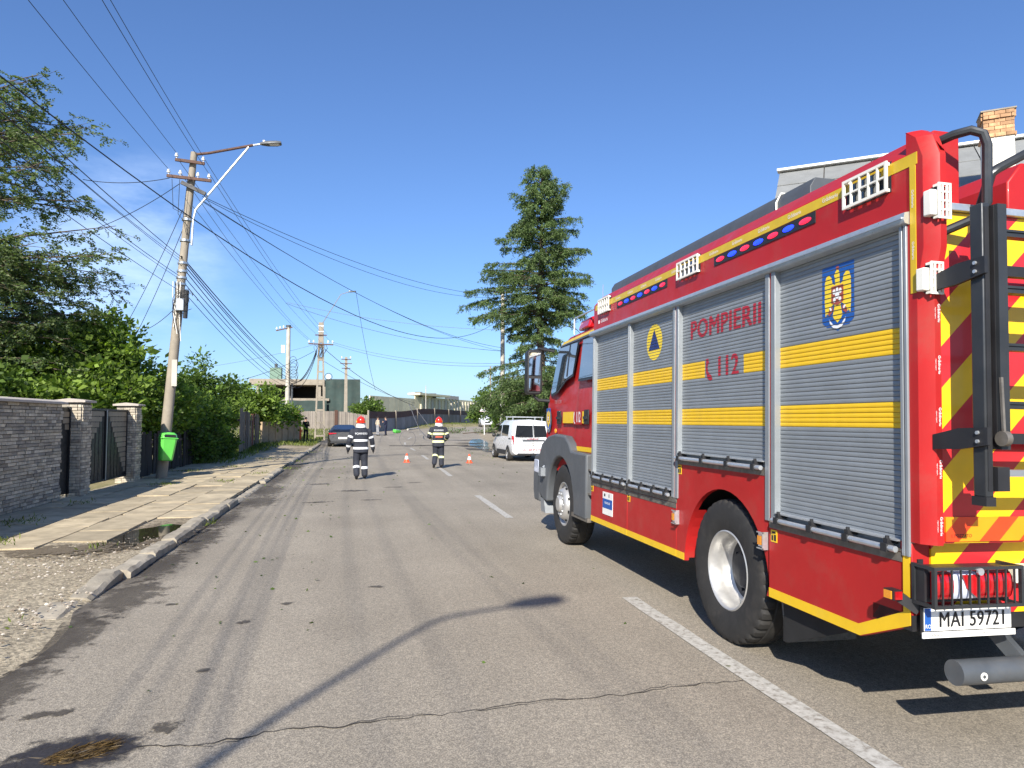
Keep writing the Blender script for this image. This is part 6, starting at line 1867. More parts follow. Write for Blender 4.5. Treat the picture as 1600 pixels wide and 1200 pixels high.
m = MB(); m.tube([rp(0, 1.02, -.02), rp(RL, 1.02, -.02)], .07, 8); m.build('gutter', GALV, roof, tuple(HO))
m = MB(); m.beam(rp(0, .99, -.16), rp(RL, .99, -.16), .04, .22); m.build('fascia', mat('dark_fascia', (.03, .022, .016), .7), roof, tuple(HO), 0)
# chimney
cc = Vector((11.95 + .9, 10.9, 0)); 
cc = Vector((12.88, 12.0, 0))
ca = math.atan2(rd.y, rd.x)
ch = MB(); ch.box(-.26, .26, -.25, .25, 5.6, 7.47)
cho = ch.build('chimney', PLAST, house, (0, 0, 0), 0, loc=tuple(cc - HO), rot=(0, 0, ca))
m = MB(); m.box(-.235, .235, -.22, .22, 7.45, 7.97); m.build('chimney_core', MORTAR, cho, smooth=0)
bl, bh = .195, .068
for r_ in range(7):
    z = 7.475 + r_ * (bh + .008); ex = .0 if 0 < r_ < 5 else .032
    for side_ in range(4):
        a = side_ * math.pi / 2; wdt = (.53 if side_ % 2 == 0 else .50); dep = (.25 if side_ % 2 == 0 else .265)
        x = -wdt / 2 - (bl / 2 if r_ % 2 else 0)
        while x < wdt / 2 - .01:
            x0, x1 = max(x, -wdt / 2), min(x + bl - .01, wdt / 2)
            if x1 - x0 > .03:
                mm = MB(); mm.box(x0, x1, -dep - ex - rs.uniform(0, .006), -dep + .05, z, z + bh)
                mm.build('brick', BRICK, cho, smooth=0, rot=(0, 0, a))
            x += bl
m = MB(); m.box(-.31, .31, -.29, .29, 8.01, 8.04); m.build('chimney_cap', CONC, cho, smooth=0)

# ------------------------------------------------------------------ far buildings and fences
def pxz(x, y): return leftz(x, y)
bo = (-6.5, 96, .7)
sh = thing('concrete_shell', 'unfinished concrete house shell wrapped in green scaffold netting', 'building', bo)
def bpart(name, material, *b, bevel=0):
    m = MB()
    for q in b: m.box(*q)
    return m.build(name, material, sh, bo, 0)
bpart('roof_slab', CONC, (-13.2, -4.2, 92.5, 104, 6.15, 6.85)); bpart('floor_slab', CONC, (-12.0, -3.6, 92.2, 104, 4.15, 4.45))
bpart('roof_slab', DGREY, (-4.0, .2, 93, 104, 6.75, 6.95))
bpart('inner_wall', mat('interior_shade', (.06, .055, .05), .9), (-12.4, -4.5, 99, 99.3, .7, 6.15), (-8.6, -8.3, 94.5, 99, 4.45, 6.15))  # shade of the open storey is put into this wall's colour
for x in (-12.4, -5.0, -4.35): bpart('column', CONC, (x, x + .35, 92.8, 93.2, .7, 6.15))
bpart('water_tank', mat('green_tank', (.17, .26, .2), .8, dirt=.3), (-11.0, -9.6, 94, 95.5, 6.85, 8.35)); m = MB(); m.cyl((-10.3, 94.6, 8.35), (-10.3, 94.6, 8.9), .2, n=8); m.build('vent', DGREY, sh, bo)
def net(x0, x1, y, z0, z1, name='scaffold_net'):
    m = MB(); n = 14; vs = []
    for k in range(n + 1):
        x = x0 + (x1 - x0) * k / n; dy = .12 * math.sin(k * 1.7) ; vs += [(x, y + dy, z0), (x, y + dy * .5, z1 - .06 * abs(math.sin(k * .9)))]
    m.add(vs, [(2 * k, 2 * k + 2, 2 * k + 3, 2 * k + 1) for k in range(n)]); return m.build(name, MESHG, sh, bo, 60)
net(-12.2, -3.9, 92.0, 1.3, 4.2); net(-4.1, .2, 92.6, 2.7, 6.9)
m = MB(); vs = []
for k in range(9): vs += [(.2 + .05 * math.sin(k * 2), 92.6 + k * 1.2, 2.7), (.2, 92.6 + k * 1.2, 6.9)]
m.add(vs, [(2 * k, 2 * k + 2, 2 * k + 3, 2 * k + 1) for k in range(8)]); m.build('scaffold_net', MESHG, sh, bo, 60)
bpart('base_wall', mat('raw_block', (.22, .17, .14), .95, var=.2, scale=1), (-12.2, .3, 93.4, 93.8, .5, 3.2))

def sheet_fence(name, label, A, B, h, panel, mats_, capmat, hcap, group=None, postmat=None, every=8):
    A = Vector(A); B = Vector(B); D = B - A; n = int(D.length / panel); ang = math.atan2(-D.x, D.y)
    o = (A.x, A.y, leftz(A.x, A.y)); t = thing(name, label, 'fence', o)
    me = MB(); me.prism([(0, 0), (0.03, panel * .2), (0, panel * .4), (0, panel * .97), (-.012, panel * .97), (-.012, 0)], 'z', 0, h - hcap)
    pm_ = me.mesh('panel', mats_, smooth=0)
    cm = None
    if capmat:
        c_ = MB(); c_.box(-.02, .035, 0, panel * .98, h - hcap, h); cm = c_.mesh('top_panel', capmat, smooth=0)
    r_ = random.Random(n)
    for k in range(n):
        p = A + D * (k / n); z = leftz(p.x, p.y) - .05
        inst('panel', pm_, t, (p.x - o[0], p.y - o[1], z - o[2]), (0, 0, ang), (1, D.length / n / panel, 1))
        if cm: inst('top_panel', cm, t, (p.x - o[0], p.y - o[1], z - o[2]), (0, 0, ang), (1, D.length / n / panel, 1))
        if postmat and k % every == 0:
            mm = MB(); mm.box(-.02, .14, -.15, .15, 0, h + .12); mm.build('post', postmat, t, smooth=0, loc=(p.x - o[0], p.y - o[1], z - o[2]), rot=(0, 0, ang))
    return t
sheet_fence('sheet_fence', 'long grey sheet fence with a dark brown top band along the bend', (1.0, 76.2), (25.2, 148), 2.25, .75, FENCEG, FENCEBR, .75, postmat=CONC, every=14)
sheet_fence('picket_fence', 'pale vertical sheet fence in front of the netted building', (-9.5, 72.5), (1.0, 76.0), 1.85, .42, FENCEP, None, 0, postmat=RUST, every=9)
# cream factory wall
fo = (18, 165, 1)
fac = thing('factory_hall', 'long cream industrial hall beyond the brown fence', 'building', fo)
A_ = Vector((2.0, 140)); B_ = Vector((32.5, 198)); D_ = B_ - A_; ang = math.atan2(-D_.x, D_.y); n = 30
for k in range(n):
    p = A_ + D_ * (k / n); L = D_.length / n
    m = MB(); hh = 5.5 if k < 10 else (6.4 if k < 15 else 6.1)
    m.box(0, .2, .05, L - .02, 0, hh); m.build('wall_panel', CREAMW, fac, smooth=0, loc=(p.x - fo[0], p.y - fo[1], 0), rot=(0, 0, ang))
    if k >= 11:
        m = MB(); m.box(.2, .5, L * .3, L * .65, 1.5, hh - .5); m.build('pilaster', CREAMW if k % 2 else CONCP, fac, smooth=0, loc=(p.x - fo[0], p.y - fo[1], 0), rot=(0, 0, ang))
m = MB(); m.beam((A_.x + D_.x * .33, A_.y + D_.y * .33, 7.6), (A_.x + D_.x * .62, A_.y + D_.y * .62, 7.6), 3, .5); m.build('roof_block', CREAMW, fac, fo, 0)
for q in (.37, .5, .66, .7, .74):
    m = MB(); c = A_ + D_ * q; m.box(c.x - .8, c.x + .8, c.y - .6, c.y + .6, 7.0, 8.1 if q < .6 else 7.9); m.build('roof_unit', DGREY, fac, fo, 0)
m = MB(); c = A_ + D_ * .55; m.cyl((c.x - 4, c.y - 12, 0), (c.x - 4, c.y - 12, 9.5), .1, n=6); tag(m.build('mast', CONCP, None, smooth=0), 'thin pale mast standing before the cream hall', 'mast')
# rusty gate, white post and walls on the right
go = (11.2, 47, .05)
g_ = thing('yard_gate', 'rust red sheet gate between white posts right of the bend', 'gate', go)
for k in range(6):
    m = MB(); m.box(11.3 + .45 * k, 11.3 + .45 * k + .43, 47, 47.04, .15, 2.0); m.build('panel', RUSTP, g_, go, 0)
for x in (11.1, 10.75):
    m = MB(); m.box(x, x + .22, 46.9, 47.2, 0, 2.1 if x > 11 else 1.7); m.build('gate_post', PLAST, g_, go, 0)
# warning sign
so_ = (11.6, 66, rise(66) + .05)
sg = thing('warning_sign', 'triangular white warning sign with a black bump on a thin white post', 'road sign', so_)
m = MB(); m.cyl((0, 0, 0), (0, 0, 2.75), .035, n=8); m.build('post', WHITE, sg)
def tri(s, y, mt, nm, cz=2.45):
    m = MB(); m.prism([(-s * .5, cz - s * .29), (s * .5, cz - s * .29), (0, cz + s * .58)], 'y', y, y + .012); m.build(nm, mt, sg, smooth=0)
tri(.92, -.05, REDINK, 'sign_border'); tri(.86, -.064, WHITE, 'sign_face')
m = MB(); m.prism([(-.17, 2.33), (.17, 2.33), (.12, 2.36), (.06, 2.40), (-.06, 2.40), (-.12, 2.36)], 'y', -.07, -.065); m.build('bump_symbol', INK, sg, smooth=0)
sg.rotation_euler = (0, 0, R(-8))
# dark TV mast far right of sign
m = MB(); m.cyl((20.3, 110, .8), (20.3, 110, 10.2), .12, n=6); m.beam((19.3, 110, 9.6), (21.3, 110, 9.6), .1, .1); tag(m.build('far_pole', CONC, None, smooth=0), 'thin far utility pole above the warning sign', 'utility pole')

# ------------------------------------------------------------------ debris
litter_bin('green litter bin knocked over at the far road edge', (4.2, 73.0, rise(73) + .28), (R(82), R(10), R(-60)))
m = MB(); m.tube([(5.0, 74, .75), (5.6, 76, .78), (6.5, 78.5, .85)], [.1, .09, .08], 8); tag(m.build('fallen_post', CONCP, None), 'fallen pale post lying on the verge near the green bin', 'post')
for k, (x, y, L, a, lab) in enumerate([(10.0, 69, 3.2, .2, 'broken leafy bough lying across the road before the far white car'), (12.5, 72, 2.6, -.3, 'broken bough on the road nearest the warning sign'), (7.6, 70.5, 2.4, .5, 'broken bough on the road left of the other fallen boughs')]):
    t = thing('fallen_branch', lab, 'branch', (x, y, rise(y)), group='boughs fallen on the road')
    m = MB(); rt = random.Random(k + 50)
    main = [Vector((0, 0, .08)), Vector((L * .5, a, .2)), Vector((L, a * 1.8, .12))]
    m.tube(main, [.06, .045, .02], 6)
    Pp = []
    for j in range(14):
        f = rt.uniform(.15, 1); p = main[0].lerp(main[2], f); e = p + Vector((rt.gauss(.2, .3), rt.gauss(0, .35), rt.uniform(.0, .4))); m.tube([p, e], [.018, .005], 5); Pp.append(e)
    m.build('bough', BARK, t)
    P_, A2 = clumpy([tuple(p) for p in Pp], 420, .14); P_[:, 2] = np.abs(P_[:, 2]) + .02; s2 = rng.uniform(.06, .14, 420)
    inst('foliage', quads_mesh('foliage', leaf_quads(P_, A2, s2, s2 * .35), HEDGE), t)

# cones
def cone(label, loc):
    t = thing('traffic_cone', label, 'traffic cone', loc, group='small orange traffic cones')
    m = MB(); m.prism([(-.13, -.10), (-.10, -.13), (.10, -.13), (.13, -.10), (.13, .10), (.10, .13), (-.10, .13), (-.13, .10)], 'z', 0, .025); m.build('base', CONEO, t, bevel=.006)
    m = MB(); m.lathe([(.105, .025), (.098, .04), (.030, .345), (.026, .36), (.001, .36)], 20, 0, 'z'); m.build('body', CONEO, t)
    m = MB(); m.lathe([(.0815, .13), (.0525, .26)], 20, 0, 'z'); m.build('reflective_sleeve', SILV, t)
cone('small orange traffic cone on the road left of the centre line', (1.92, 28.9, .0)); cone('small orange traffic cone nearer the parked white van', (4.40, 28.5, roadz(4.4, 28.5)))

# hydrant
hy = (-4.15, 54.0, leftz(-4.15, 54.0) - .03)
t = thing('hydrant', 'orange fire hydrant on the grass by the tan panel fence', 'hydrant', hy)
m = MB(); m.lathe([(.17, 0), (.17, .04), (.12, .05), (.11, .62), (.15, .64), (.15, .70), (.12, .72), (.11, .85), (.08, .95), (.03, 1.0), (.03, 1.05), (.001, 1.06)], 16, 0, 'z'); m.build('barrel', HYDR, t)
for a in (0, 2.1, 4.2):
    m = MB(); m.cyl((0, 0, .72), (.19 * math.cos(a), .19 * math.sin(a), .72), .055, n=10); m.build('outlet', HYDR, t)

# ------------------------------------------------------------------ vehicles
def loft(secs):
    """secs: half rings of (x>=0,y,z) from bottom centre to top centre."""
    m = MB(); full = []
    for s_ in secs: full.append([Vector(p) for p in s_] + [Vector((-p[0], p[1], p[2])) for p in reversed(s_[1:-1])])
    n = len(full[0]); vs = [p for r_ in full for p in r_]
    fs = [(i * n + k, i * n + (k + 1) % n, (i + 1) * n + (k + 1) % n, (i + 1) * n + k) for i in range(len(full) - 1) for k in range(n)]
    fs += [tuple(range(n)), tuple(range((len(full) - 1) * n, len(full) * n))]
    m.add(vs, fs); return m
def car_wheel(parent, x, y, r, w, side_):
    m = MB(); m.lathe([(r * .62, -.01), (r * .8, -.025), (r * .95, -.01), (r, .03), (r, w - .03), (r * .95, w), (r * .6, w)], 28, 0, 'x'); ty = m.build('tyre', RUB, parent, loc=(x, y, r), rot=(0, 0, 0 if side_ < 0 else math.pi))
    m = MB(); m.lathe([(r * .66, .0), (r * .62, -.012), (r * .55, .02), (r * .3, .02), (r * .15, -.01), (.001, -.012)], 20, 0, 'x'); m.build('rim', RIM, ty)
    for k in range(5):
        mm = MB(); a = 2 * math.pi * k / 5; mm.cyl((-.002, r * .44 * math.cos(a), r * .44 * math.sin(a)), (.02, r * .44 * math.cos(a), r * .44 * math.sin(a)), r * .09, n=6); mm.build('rim_opening', UNDER, ty)
def patch(parent, name, material, pts, both=True):
    out = None
    for s_ in ((1, -1) if both else (1,)):
        m = MB(); m.add([(s_ * x, y, z) for x, y, z in pts], [tuple(range(len(pts)))]); out = m.build(name, material, parent, smooth=0)
    return out

van = thing('panel_van', 'white van with red lettering on its rear doors parked at the right verge', 'van', (7.28, 29.75, roadz(7.28, 31.5)), R(3))
van.rotation_euler = (0, R(1.0), R(1.5))
S0 = [(0, .02, .30), (.70, .02, .30), (.83, .03, .42), (.865, .03, .80), (.855, .05, 1.02), (.80, .17, 1.58), (.70, .24, 1.74), (0, .26, 1.80)]
S1 = [(0, .5, .24), (.78, .5, .24), (.865, .5, .40), (.88, .5, .80), (.875, .5, 1.04), (.79, .5, 1.60), (.69, .5, 1.76), (0, .5, 1.82)]
S2 = [(0, 2.3, .24), (.78, 2.3, .24), (.865, 2.3, .40), (.88, 2.3, .80), (.875, 2.3, 1.02), (.79, 2.3, 1.60), (.68, 2.3, 1.77), (0, 2.3, 1.83)]
S3 = [(0, 2.75, .24), (.78, 2.75, .24), (.865, 2.75, .40), (.88, 2.75, .80), (.87, 2.75, 1.0), (.76, 2.75, 1.55), (.62, 2.75, 1.68), (0, 2.75, 1.75)]
S4 = [(0, 3.45, .24), (.78, 3.45, .24), (.86, 3.45, .40), (.87, 3.45, .78), (.85, 3.45, .96), (.74, 3.45, 1.06), (.6, 3.45, 1.12), (0, 3.45, 1.16)]
S5 = [(0, 4.15, .26), (.74, 4.15, .26), (.80, 4.15, .40), (.80, 4.15, .72), (.76, 4.15, .86), (.66, 4.15, .92), (.5, 4.15, .95), (0, 4.15, .98)]
S6 = [(0, 4.36, .34), (.55, 4.34, .34), (.60, 4.34, .45), (.60, 4.34, .62), (.58, 4.34, .70), (.5, 4.34, .76), (.4, 4.34, .78), (0, 4.36, .80)]
body = loft([S0, S1, S2, S3, S4, S5, S6]).build('body', CARW, van, bevel=.03, smooth=50)
patch(van, 'rear_window', GLASSB, [(-.72, .07 - .012, 1.06), (.07, .06 - .015, 1.06), (.07, .158, 1.55), (-.64, .158, 1.55)], False)
patch(van, 'rear_window', GLASSB, [(.12, .06 - .015, 1.06), (.72, .07 - .012, 1.06), (.64, .158, 1.55), (.12, .158, 1.55)], False)
m = MB(); m.box(.085, .105, .0, .16, .38, 1.7); m.v = [(x, y + max(0, (z - 1.02)) * .21, z) for x, y, z in m.v]; m.build('door_seam', ALUD, van, smooth=0)
patch(van, 'rear_side_window', GLASS, [(.872, .75, 1.07), (.872, 2.05, 1.07), (.802, 2.05, 1.56), (.802, .80, 1.56)])
patch(van, 'front_side_window', GLASS, [(.88, 2.18, 1.05), (.873, 3.22, 1.0), (.80, 2.72, 1.52), (.803, 2.18, 1.56)])
patch(van, 'windscreen', GLASS, [(-.66, 3.46, 1.13), (.66, 3.46, 1.13), (.58, 2.78, 1.70), (-.58, 2.78, 1.70)], False)
patch(van, 'tail_lamp', LENSR, [(.868, .02, .74), (.868, .14, .74), (.855, .14, 1.10), (.862, .03, 1.12), (.78, .018, 1.10), (.80, .008, .74)])
patch(van, 'sill_trim', BLK, [(.888, .9, .26), (.888, 2.9, .26), (.892, 2.9, .46), (.892, .9, .46)])
patch(van, 'rub_strip', BLK, [(.887, .25, .95), (.887, .62, .95), (.886, .62, 1.0), (.886, .25, 1.0)])
m = MB(); m.box(-.62, .62, -.035, .06, .28, .36); m.build('bumper_trim', BLK, van, smooth=0)
m = MB(); m.box(-.40, .58, -.012, .05, .90, .945); m.build('grab_bar', DGREY, van, smooth=0)
m = MB(); m.box(-.36, .16, -.008, .03, .72, .84); pl_ = m.build('number_plate', WPLATE, van, smooth=0)
def rear_text(s, size, x, z, material, parent, y, sq=1.0): inst('lettering', xf_mesh(text_mesh(s, size, sq, .001, material), lambda c: Vector((x + c.x, y, z + c.y))), parent)
rear_text('VS 77 SRE', .10, -.10, .78, INK, pl_, -.012)
rear_text('SALUBRITATE', .13, 0.0, .50, REDINK, van, .012, 1.05); rear_text('SERVICII COMUNITARE DE', .085, .0, 1.0, INK, van, .02); rear_text('UTILITATE PUBLICA', .085, .02, .965 - .10 + .09, REDINK, van, .012) if False else None
rear_text('INTERVENTII', .085, .05, .965, REDINK, van, .016)
m = MB(); m.box(-.14, .14, .22, .26, 1.66, 1.70); m.build('brake_lamp', LENSR, van, smooth=0)
for y in (.75, 1.9):
    m = MB(); m.beam((-.72, y, 1.92), (.72, y, 1.92), .06, .04); m.cyl((-.66, y, 1.74), (-.66, y, 1.92), .02, n=6); m.cyl((.66, y, 1.74), (.66, y, 1.92), .02, n=6); m.build('roof_bar', ALUB, van, smooth=0)
for s_ in (-1, 1):
    m = MB(); m.sphere((s_ * .99, 3.05, 1.08), .1, 10, 0, (1, .6, .9)); m.build('wing_mirror', BLK, van)
    for y in (.72, 3.55):
        car_wheel(van, s_ * .90, y, .31, .2, s_)
        m = MB(); vs = [(s_ * .893, y, .31)] + [(s_ * .893, y + .36 * math.cos(a), .31 + .37 * math.sin(a)) for a in [math.pi * k / 14 for k in range(15)]]; m.add(vs, [(0, k, k + 1) for k in range(1, 15)]); m.build('wheel_arch', UNDER, van, smooth=0)

def saloon(name, label, cat, loc, rz, paint, L=4.9, W=1.9, H=1.40, suv=False, group=None):
    t = thing(name, label, cat, loc, rz, group); w = W / 2
    q = H / 1.40; b_ = 1.0 if not suv else 1.22
    secs = [
        [(0, .0, .30), (w * .72, .0, .30), (w * .88, .04, .45), (w * .93, .06, .72), (w * .86, .10, .90 * b_), (w * .6, .12, .95 * b_), (w * .3, .12, .96 * b_), (0, .12, .97 * b_)],
        [(0, .45, .20), (w * .86, .45, .20), (w * .97, .45, .42), (w, .45, .74), (w * .92, .45, .98 * b_), (w * .70, .45, 1.05 * b_), (w * .3, .45, 1.07 * b_), (0, .45, 1.08 * b_)],
        [(0, 1.5, .18), (w * .88, 1.5, .18), (w * .98, 1.5, .4), (w, 1.5, .74), (w * .94, 1.5, .96 * b_), (w * .70, 1.5, H * .955), (w * .4, 1.5, H * .985), (0, 1.5, H * .99)],
        [(0, 2.5, .18), (w * .88, 2.5, .18), (w * .98, 2.5, .4), (w, 2.5, .72), (w * .94, 2.5, .94 * b_), (w * .70, 2.5, H * .96), (w * .4, 2.5, H), (0, 2.5, H)],
        [(0, 3.5, .18), (w * .88, 3.5, .18), (w * .98, 3.5, .4), (w * .99, 3.5, .70), (w * .93, 3.5, .88 * b_), (w * .72, 3.5, .96 * b_), (w * .4, 3.5, 1.0 * b_), (0, 3.5, 1.02 * b_)],
        [(0, L - .5, .2), (w * .84, L - .5, .2), (w * .95, L - .5, .4), (w * .95, L - .5, .66), (w * .86, L - .5, .78 * b_), (w * .7, L - .5, .84 * b_), (w * .4, L - .5, .87 * b_), (0, L - .5, .88 * b_)],
        [(0, L, .28), (w * .6, L - .02, .28), (w * .74, L - .06, .4), (w * .76, L - .06, .58), (w * .7, L - .05, .66 * b_), (w * .6, L - .04, .70 * b_), (w * .3, L, .72 * b_), (0, L, .73 * b_)]]
    loft(secs).build('body', paint, t, bevel=.03, smooth=60)
    e = .012
    patch(t, 'rear_window', GLASSB, [(-w * .66, .50, 1.085 * b_ + e), (w * .66, .50, 1.085 * b_ + e), (w * .62, 1.42, H * .965 + e), (-w * .62, 1.42, H * .965 + e)], False)
    patch(t, 'windscreen', GLASSB, [(-w * .70, 3.46, 1.0 * b_ + e), (w * .70, 3.46, 1.0 * b_ + e), (w * .64, 2.58, H * .975 + e), (-w * .64, 2.58, H * .975 + e)], False)
    patch(t, 'side_window', GLASSB, [(w * .945 + e, 1.0, .99 * b_), (w * .95 + e, 3.2, .93 * b_), (w * .74 + e, 2.55, H * .93), (w * .74 + e, 1.5, H * .925)])
    patch(t, 'tail_lamp', LENSR, [(w * .42, .062, .84), (w * .90, .03, .80), (w * .955, .3, .84), (w * .93, .25, .90), (w * .86, .065, .90), (w * .42, .085, .88)])
    m = MB(); m.box(-.27, .27, -.02, .06, .50, .62); m.build('number_plate', WPLATE, t, smooth=0)
    m = MB(); m.box(-w * .8, w * .8, -.03, .1, .24, .36); m.build('rear_skirt', BLK, t, smooth=0)
    patch(t, 'headlamp', LENSW, [(w * .45, L + .0, .58 * b_), (w * .8, L - .08, .60 * b_), (w * .8, L - .12, .70 * b_), (w * .45, L - .0, .68 * b_)])
    m = MB(); m.box(-w * .4, w * .4, L - .02, L + .02, .46 * b_, .62 * b_); m.build('grille', BLK, t, smooth=0); m = MB(); m.box(-w * .62, w * .62, L - .05, L + .02, .26, .38); m.build('air_intake', BLK, t, smooth=0)
    for s_ in (-1, 1):
        m = MB(); m.sphere((s_ * (w + .07), 3.1, 1.0 * b_), .1, 8, 0, (1, .6, .7)); m.build('wing_mirror', paint, t)
        for y in (.95, L - 1.0):
            car_wheel(t, s_ * (w + .005), y, .34, .24, s_)
            m = MB(); vs = [(s_ * (w + .002), y, .34)] + [(s_ * (w + .002), y + .39 * math.cos(a), .34 + .39 * math.sin(a)) for a in [math.pi * k / 12 for k in range(13)]]; m.add(vs, [(0, k, k + 1) for k in range(1, 13)]); m.build('wheel_arch', UNDER, t, smooth=0)
    return t
saloon('parked_car', 'black sports saloon parked at the left kerb, seen from behind', 'car', (-.95, 46.6, .0), R(-1), CARB)
saloon('parked_car', 'white off-road car facing the viewer far along the street', 'car', (18.7, 106.5, rise(106)), R(176), CARW, L=4.7, W=1.85, H=1.75, suv=True)
saloon('parked_car', 'grey car half hidden behind the far white car', 'car', (21.6, 109, rise(109)), R(172), CARG)

# ------------------------------------------------------------------ people
def capsule(m, p, q, r0, r1, n=12):
    m.tube([p, q], [r0, r1], n); m.sphere(p, r0, n); m.sphere(q, r1, n)
def chain(m, pts, rads):
    for (a, b), (c, d) in zip(zip(pts, rads), zip(pts[1:], rads[1:])): capsule(m, a, c, b, d)
def torso_rings(prof_, m, lean=(0, 0)):
    n = 20; vs = []
    for z, a, b, yo in prof_:
        for k in range(n):
            t = 2 * math.pi * k / n; c_, s_ = math.cos(t), math.sin(t)
            ex = .8
            vs.append((a * math.copysign(abs(c_) ** ex, c_), yo + b * math.copysign(abs(s_) ** ex, s_), z))
    N_ = len(prof_)
    m.add(vs, [(i * n + k, i * n + (k + 1) % n, (i + 1) * n + (k + 1) % n, (i + 1) * n + k) for i in range(N_ - 1) for k in range(n)] + [tuple(range(n)), tuple(range((N_ - 1) * n, N_ * n))])
def hand(parent, wrist, elbow, material, sgn):
    """palm, four fingers of unequal length and a thumb, slightly curled."""
    w = Vector(wrist); d = (w - Vector(elbow)).normalized(); side = Vector((sgn, 0, 0)); fwd = d.cross(side).normalized()
    if fwd.y < 0: fwd = -fwd
    lat_ = d.cross(fwd)
    m = MB(); c = w + d * .05
    m.tube([w, w + d * .045, w + d * .09], [.028, .036, .033], 8)
    for k, L in enumerate((.065, .078, .073, .055)):
        b_ = w + d * .085 + fwd * (.030 - .020 * k); m.tube([b_, b_ + d * L * .55, b_ + d * L * .9 - lat_ * sgn * .0 + Vector((-sgn * .015, .004, 0))], [.0105, .0095, .007], 6)
    b_ = w + d * .03 + fwd * .03; m.tube([b_, b_ + d * .03 + fwd * .025, b_ + d * .06 + fwd * .03], [.013, .011, .008], 6)
    return m.build('hand', material, parent)
def person(name, label, loc, rz, pose, jacket_m, trouser_m, boot_m, ff=None, hair=HAIR, scale=1.0, sleeves=True, glove=None, group=None):
    t = thing(name, label, 'person', loc, rz, group); t.scale = (scale,) * 3
    (hL, kL, aL, tL), (hR, kR, aR, tR) = pose['legs']; (sL, eL, wL), (sR, eR, wR) = pose['arms']
    hx, hy_, hz = pose.get('head', (0, .02, 1.63))
    # body
    m = MB()
    torso_rings([(.88, .13, .09, 0), (1.0, .15, .10, 0), (1.15, .14, .095, 0), (1.3, .165, .105, 0), (1.42, .17, .095, 0), (1.47, .10, .07, 0)], m)
    capsule(m, (0, 0, 1.42), (hx, hy_ - .01, hz - .08), .055, .05)
    m.sphere((hx, hy_, hz), .098, 16, 0, (.80, .98, 1.18)); m.sphere((hx, hy_ + .04, hz - .055), .07, 12, 0, (.85, .8, .85)); m.sphere((hx, hy_ + .1, hz - .01), .02, 8, 0, (.8, 1, 1.3))
    for s_ in (-1, 1): m.sphere((hx + s_ * .08, hy_, hz - .01), .028, 8, 0, (.45, .7, 1.1))
    for a, b, c in ((hL, kL, aL), (hR, kR, aR)): chain(m, [a, b, c], [.075, .055, .04])
    for a, b, c in ((sL, eL, wL), (sR, eR, wR)): chain(m, [a, b, c], [.05, .038, .028])
    inst('body', remeshed(m, SKIN, .018, 'body', 3), t)
    for s_ in (-1, 1):
        m = MB(); m.sphere((hx + s_ * .033, hy_ + .088, hz + .012), .011, 8); m.build('eye', INK, t)
    m = MB(); m.box(hx - .025, hx + .025, hy_ + .088, hy_ + .093, hz - .062, hz - .054); m.build('mouth', BROWNINK, t, smooth=0)
    # trousers
    m = MB(); r = (.115, .098, .09) if ff else (.095, .07, .058)
    torso_rings([(.82, .165, .11, 0), (.92, .18, .125, 0), (1.02, .17, .12, 0)], m)
    for a, b, c in ((hL, kL, aL), (hR, kR, aR)):
        c2 = Vector(b).lerp(Vector(c), .93); chain(m, [a, b, c2], list(r))
    inst('trousers', remeshed(m, trouser_m, .016, 'trousers', 3), t)
    # boots
    for a, b, tt in ((kL, aL, tL), (kR, aR, tR)):
        m = MB(); sh_ = Vector(a).lerp(Vector(b), .45)
        chain(m, [sh_, b], [.06, .055]); chain(m, [Vector(b) + (Vector(tt) - Vector(b)) * -.3, tt], [.05, .045])
        inst('boot', remeshed(m, boot_m, .012, 'boot', 2), t)
    # jacket
    m = MB()
    if ff: P_ = [(.76, .215, .155, 0), (.86, .215, .155, 0), (1.0, .20, .145, 0), (1.15, .205, .145, -.005), (1.30, .22, .15, -.01), (1.40, .215, .14, -.01), (1.47, .15, .105, -.005), (1.52, .085, .085, 0)]
    else: P_ = [(.92, .175, .125, 0), (1.05, .165, .118, 0), (1.2, .18, .12, 0), (1.35, .19, .115, 0), (1.43, .15, .09, 0), (1.47, .08, .07, 0)]
    torso_rings(P_, m)
    ra = (.088, .072, .060) if ff else (.068, .055, .042)
    for a, b, c in ((sL, eL, wL), (sR, eR, wR)):
        c2 = Vector(b).lerp(Vector(c), .98 if sleeves else .1); chain(m, [a, b, c2], [ra[0], ra[1], ra[2] if sleeves else ra[1]])
    jk = inst('jacket', remeshed(m, jacket_m, .015, 'jacket', 3), t)
    hand(t, wL, eL, glove or SKIN, -1); hand(t, wR, eR, glove or SKIN, 1)
    if ff:
        band = ff['band']
        def tband(z0, z1):
            mm = MB(); n = 28; vs = []
            for z in (z0, z1):
                for (za, a0, b0, y0), (zb, a1, b1, y1) in zip(P_, P_[1:]):
                    if za <= z <= zb: f = (z - za) / (zb - za); a, b, yo = a0 + (a1 - a0) * f, b0 + (b1 - b0) * f, y0 + (y1 - y0) * f; break
                for k in range(n):
                    tt = 2 * math.pi * k / n; c_, s_ = math.cos(tt), math.sin(tt)
                    vs.append(((a + .006) * math.copysign(abs(c_) ** .8, c_), yo + (b + .006) * math.copysign(abs(s_) ** .8, s_), z))
            mm.add(vs, [(k, (k + 1) % n, n + (k + 1) % n, n + k) for k in range(n)]); mm.build('reflective_band', band, jk, smooth=60)
        for z0, z1 in ff['torso']: tband(z0, z1)
        def lband(a, b, f, w, r0, r1):
            a, b = Vector(a), Vector(b); d = (b - a).normalized(); c = a.lerp(b, f); r = r0 + (r1 - r0) * f + .006
            mm = MB(); mm.tube([c - d * w / 2, c + d * w / 2], r, 18, caps=False); mm.build('reflective_band', band, jk if r1 < .073 else t, smooth=60)
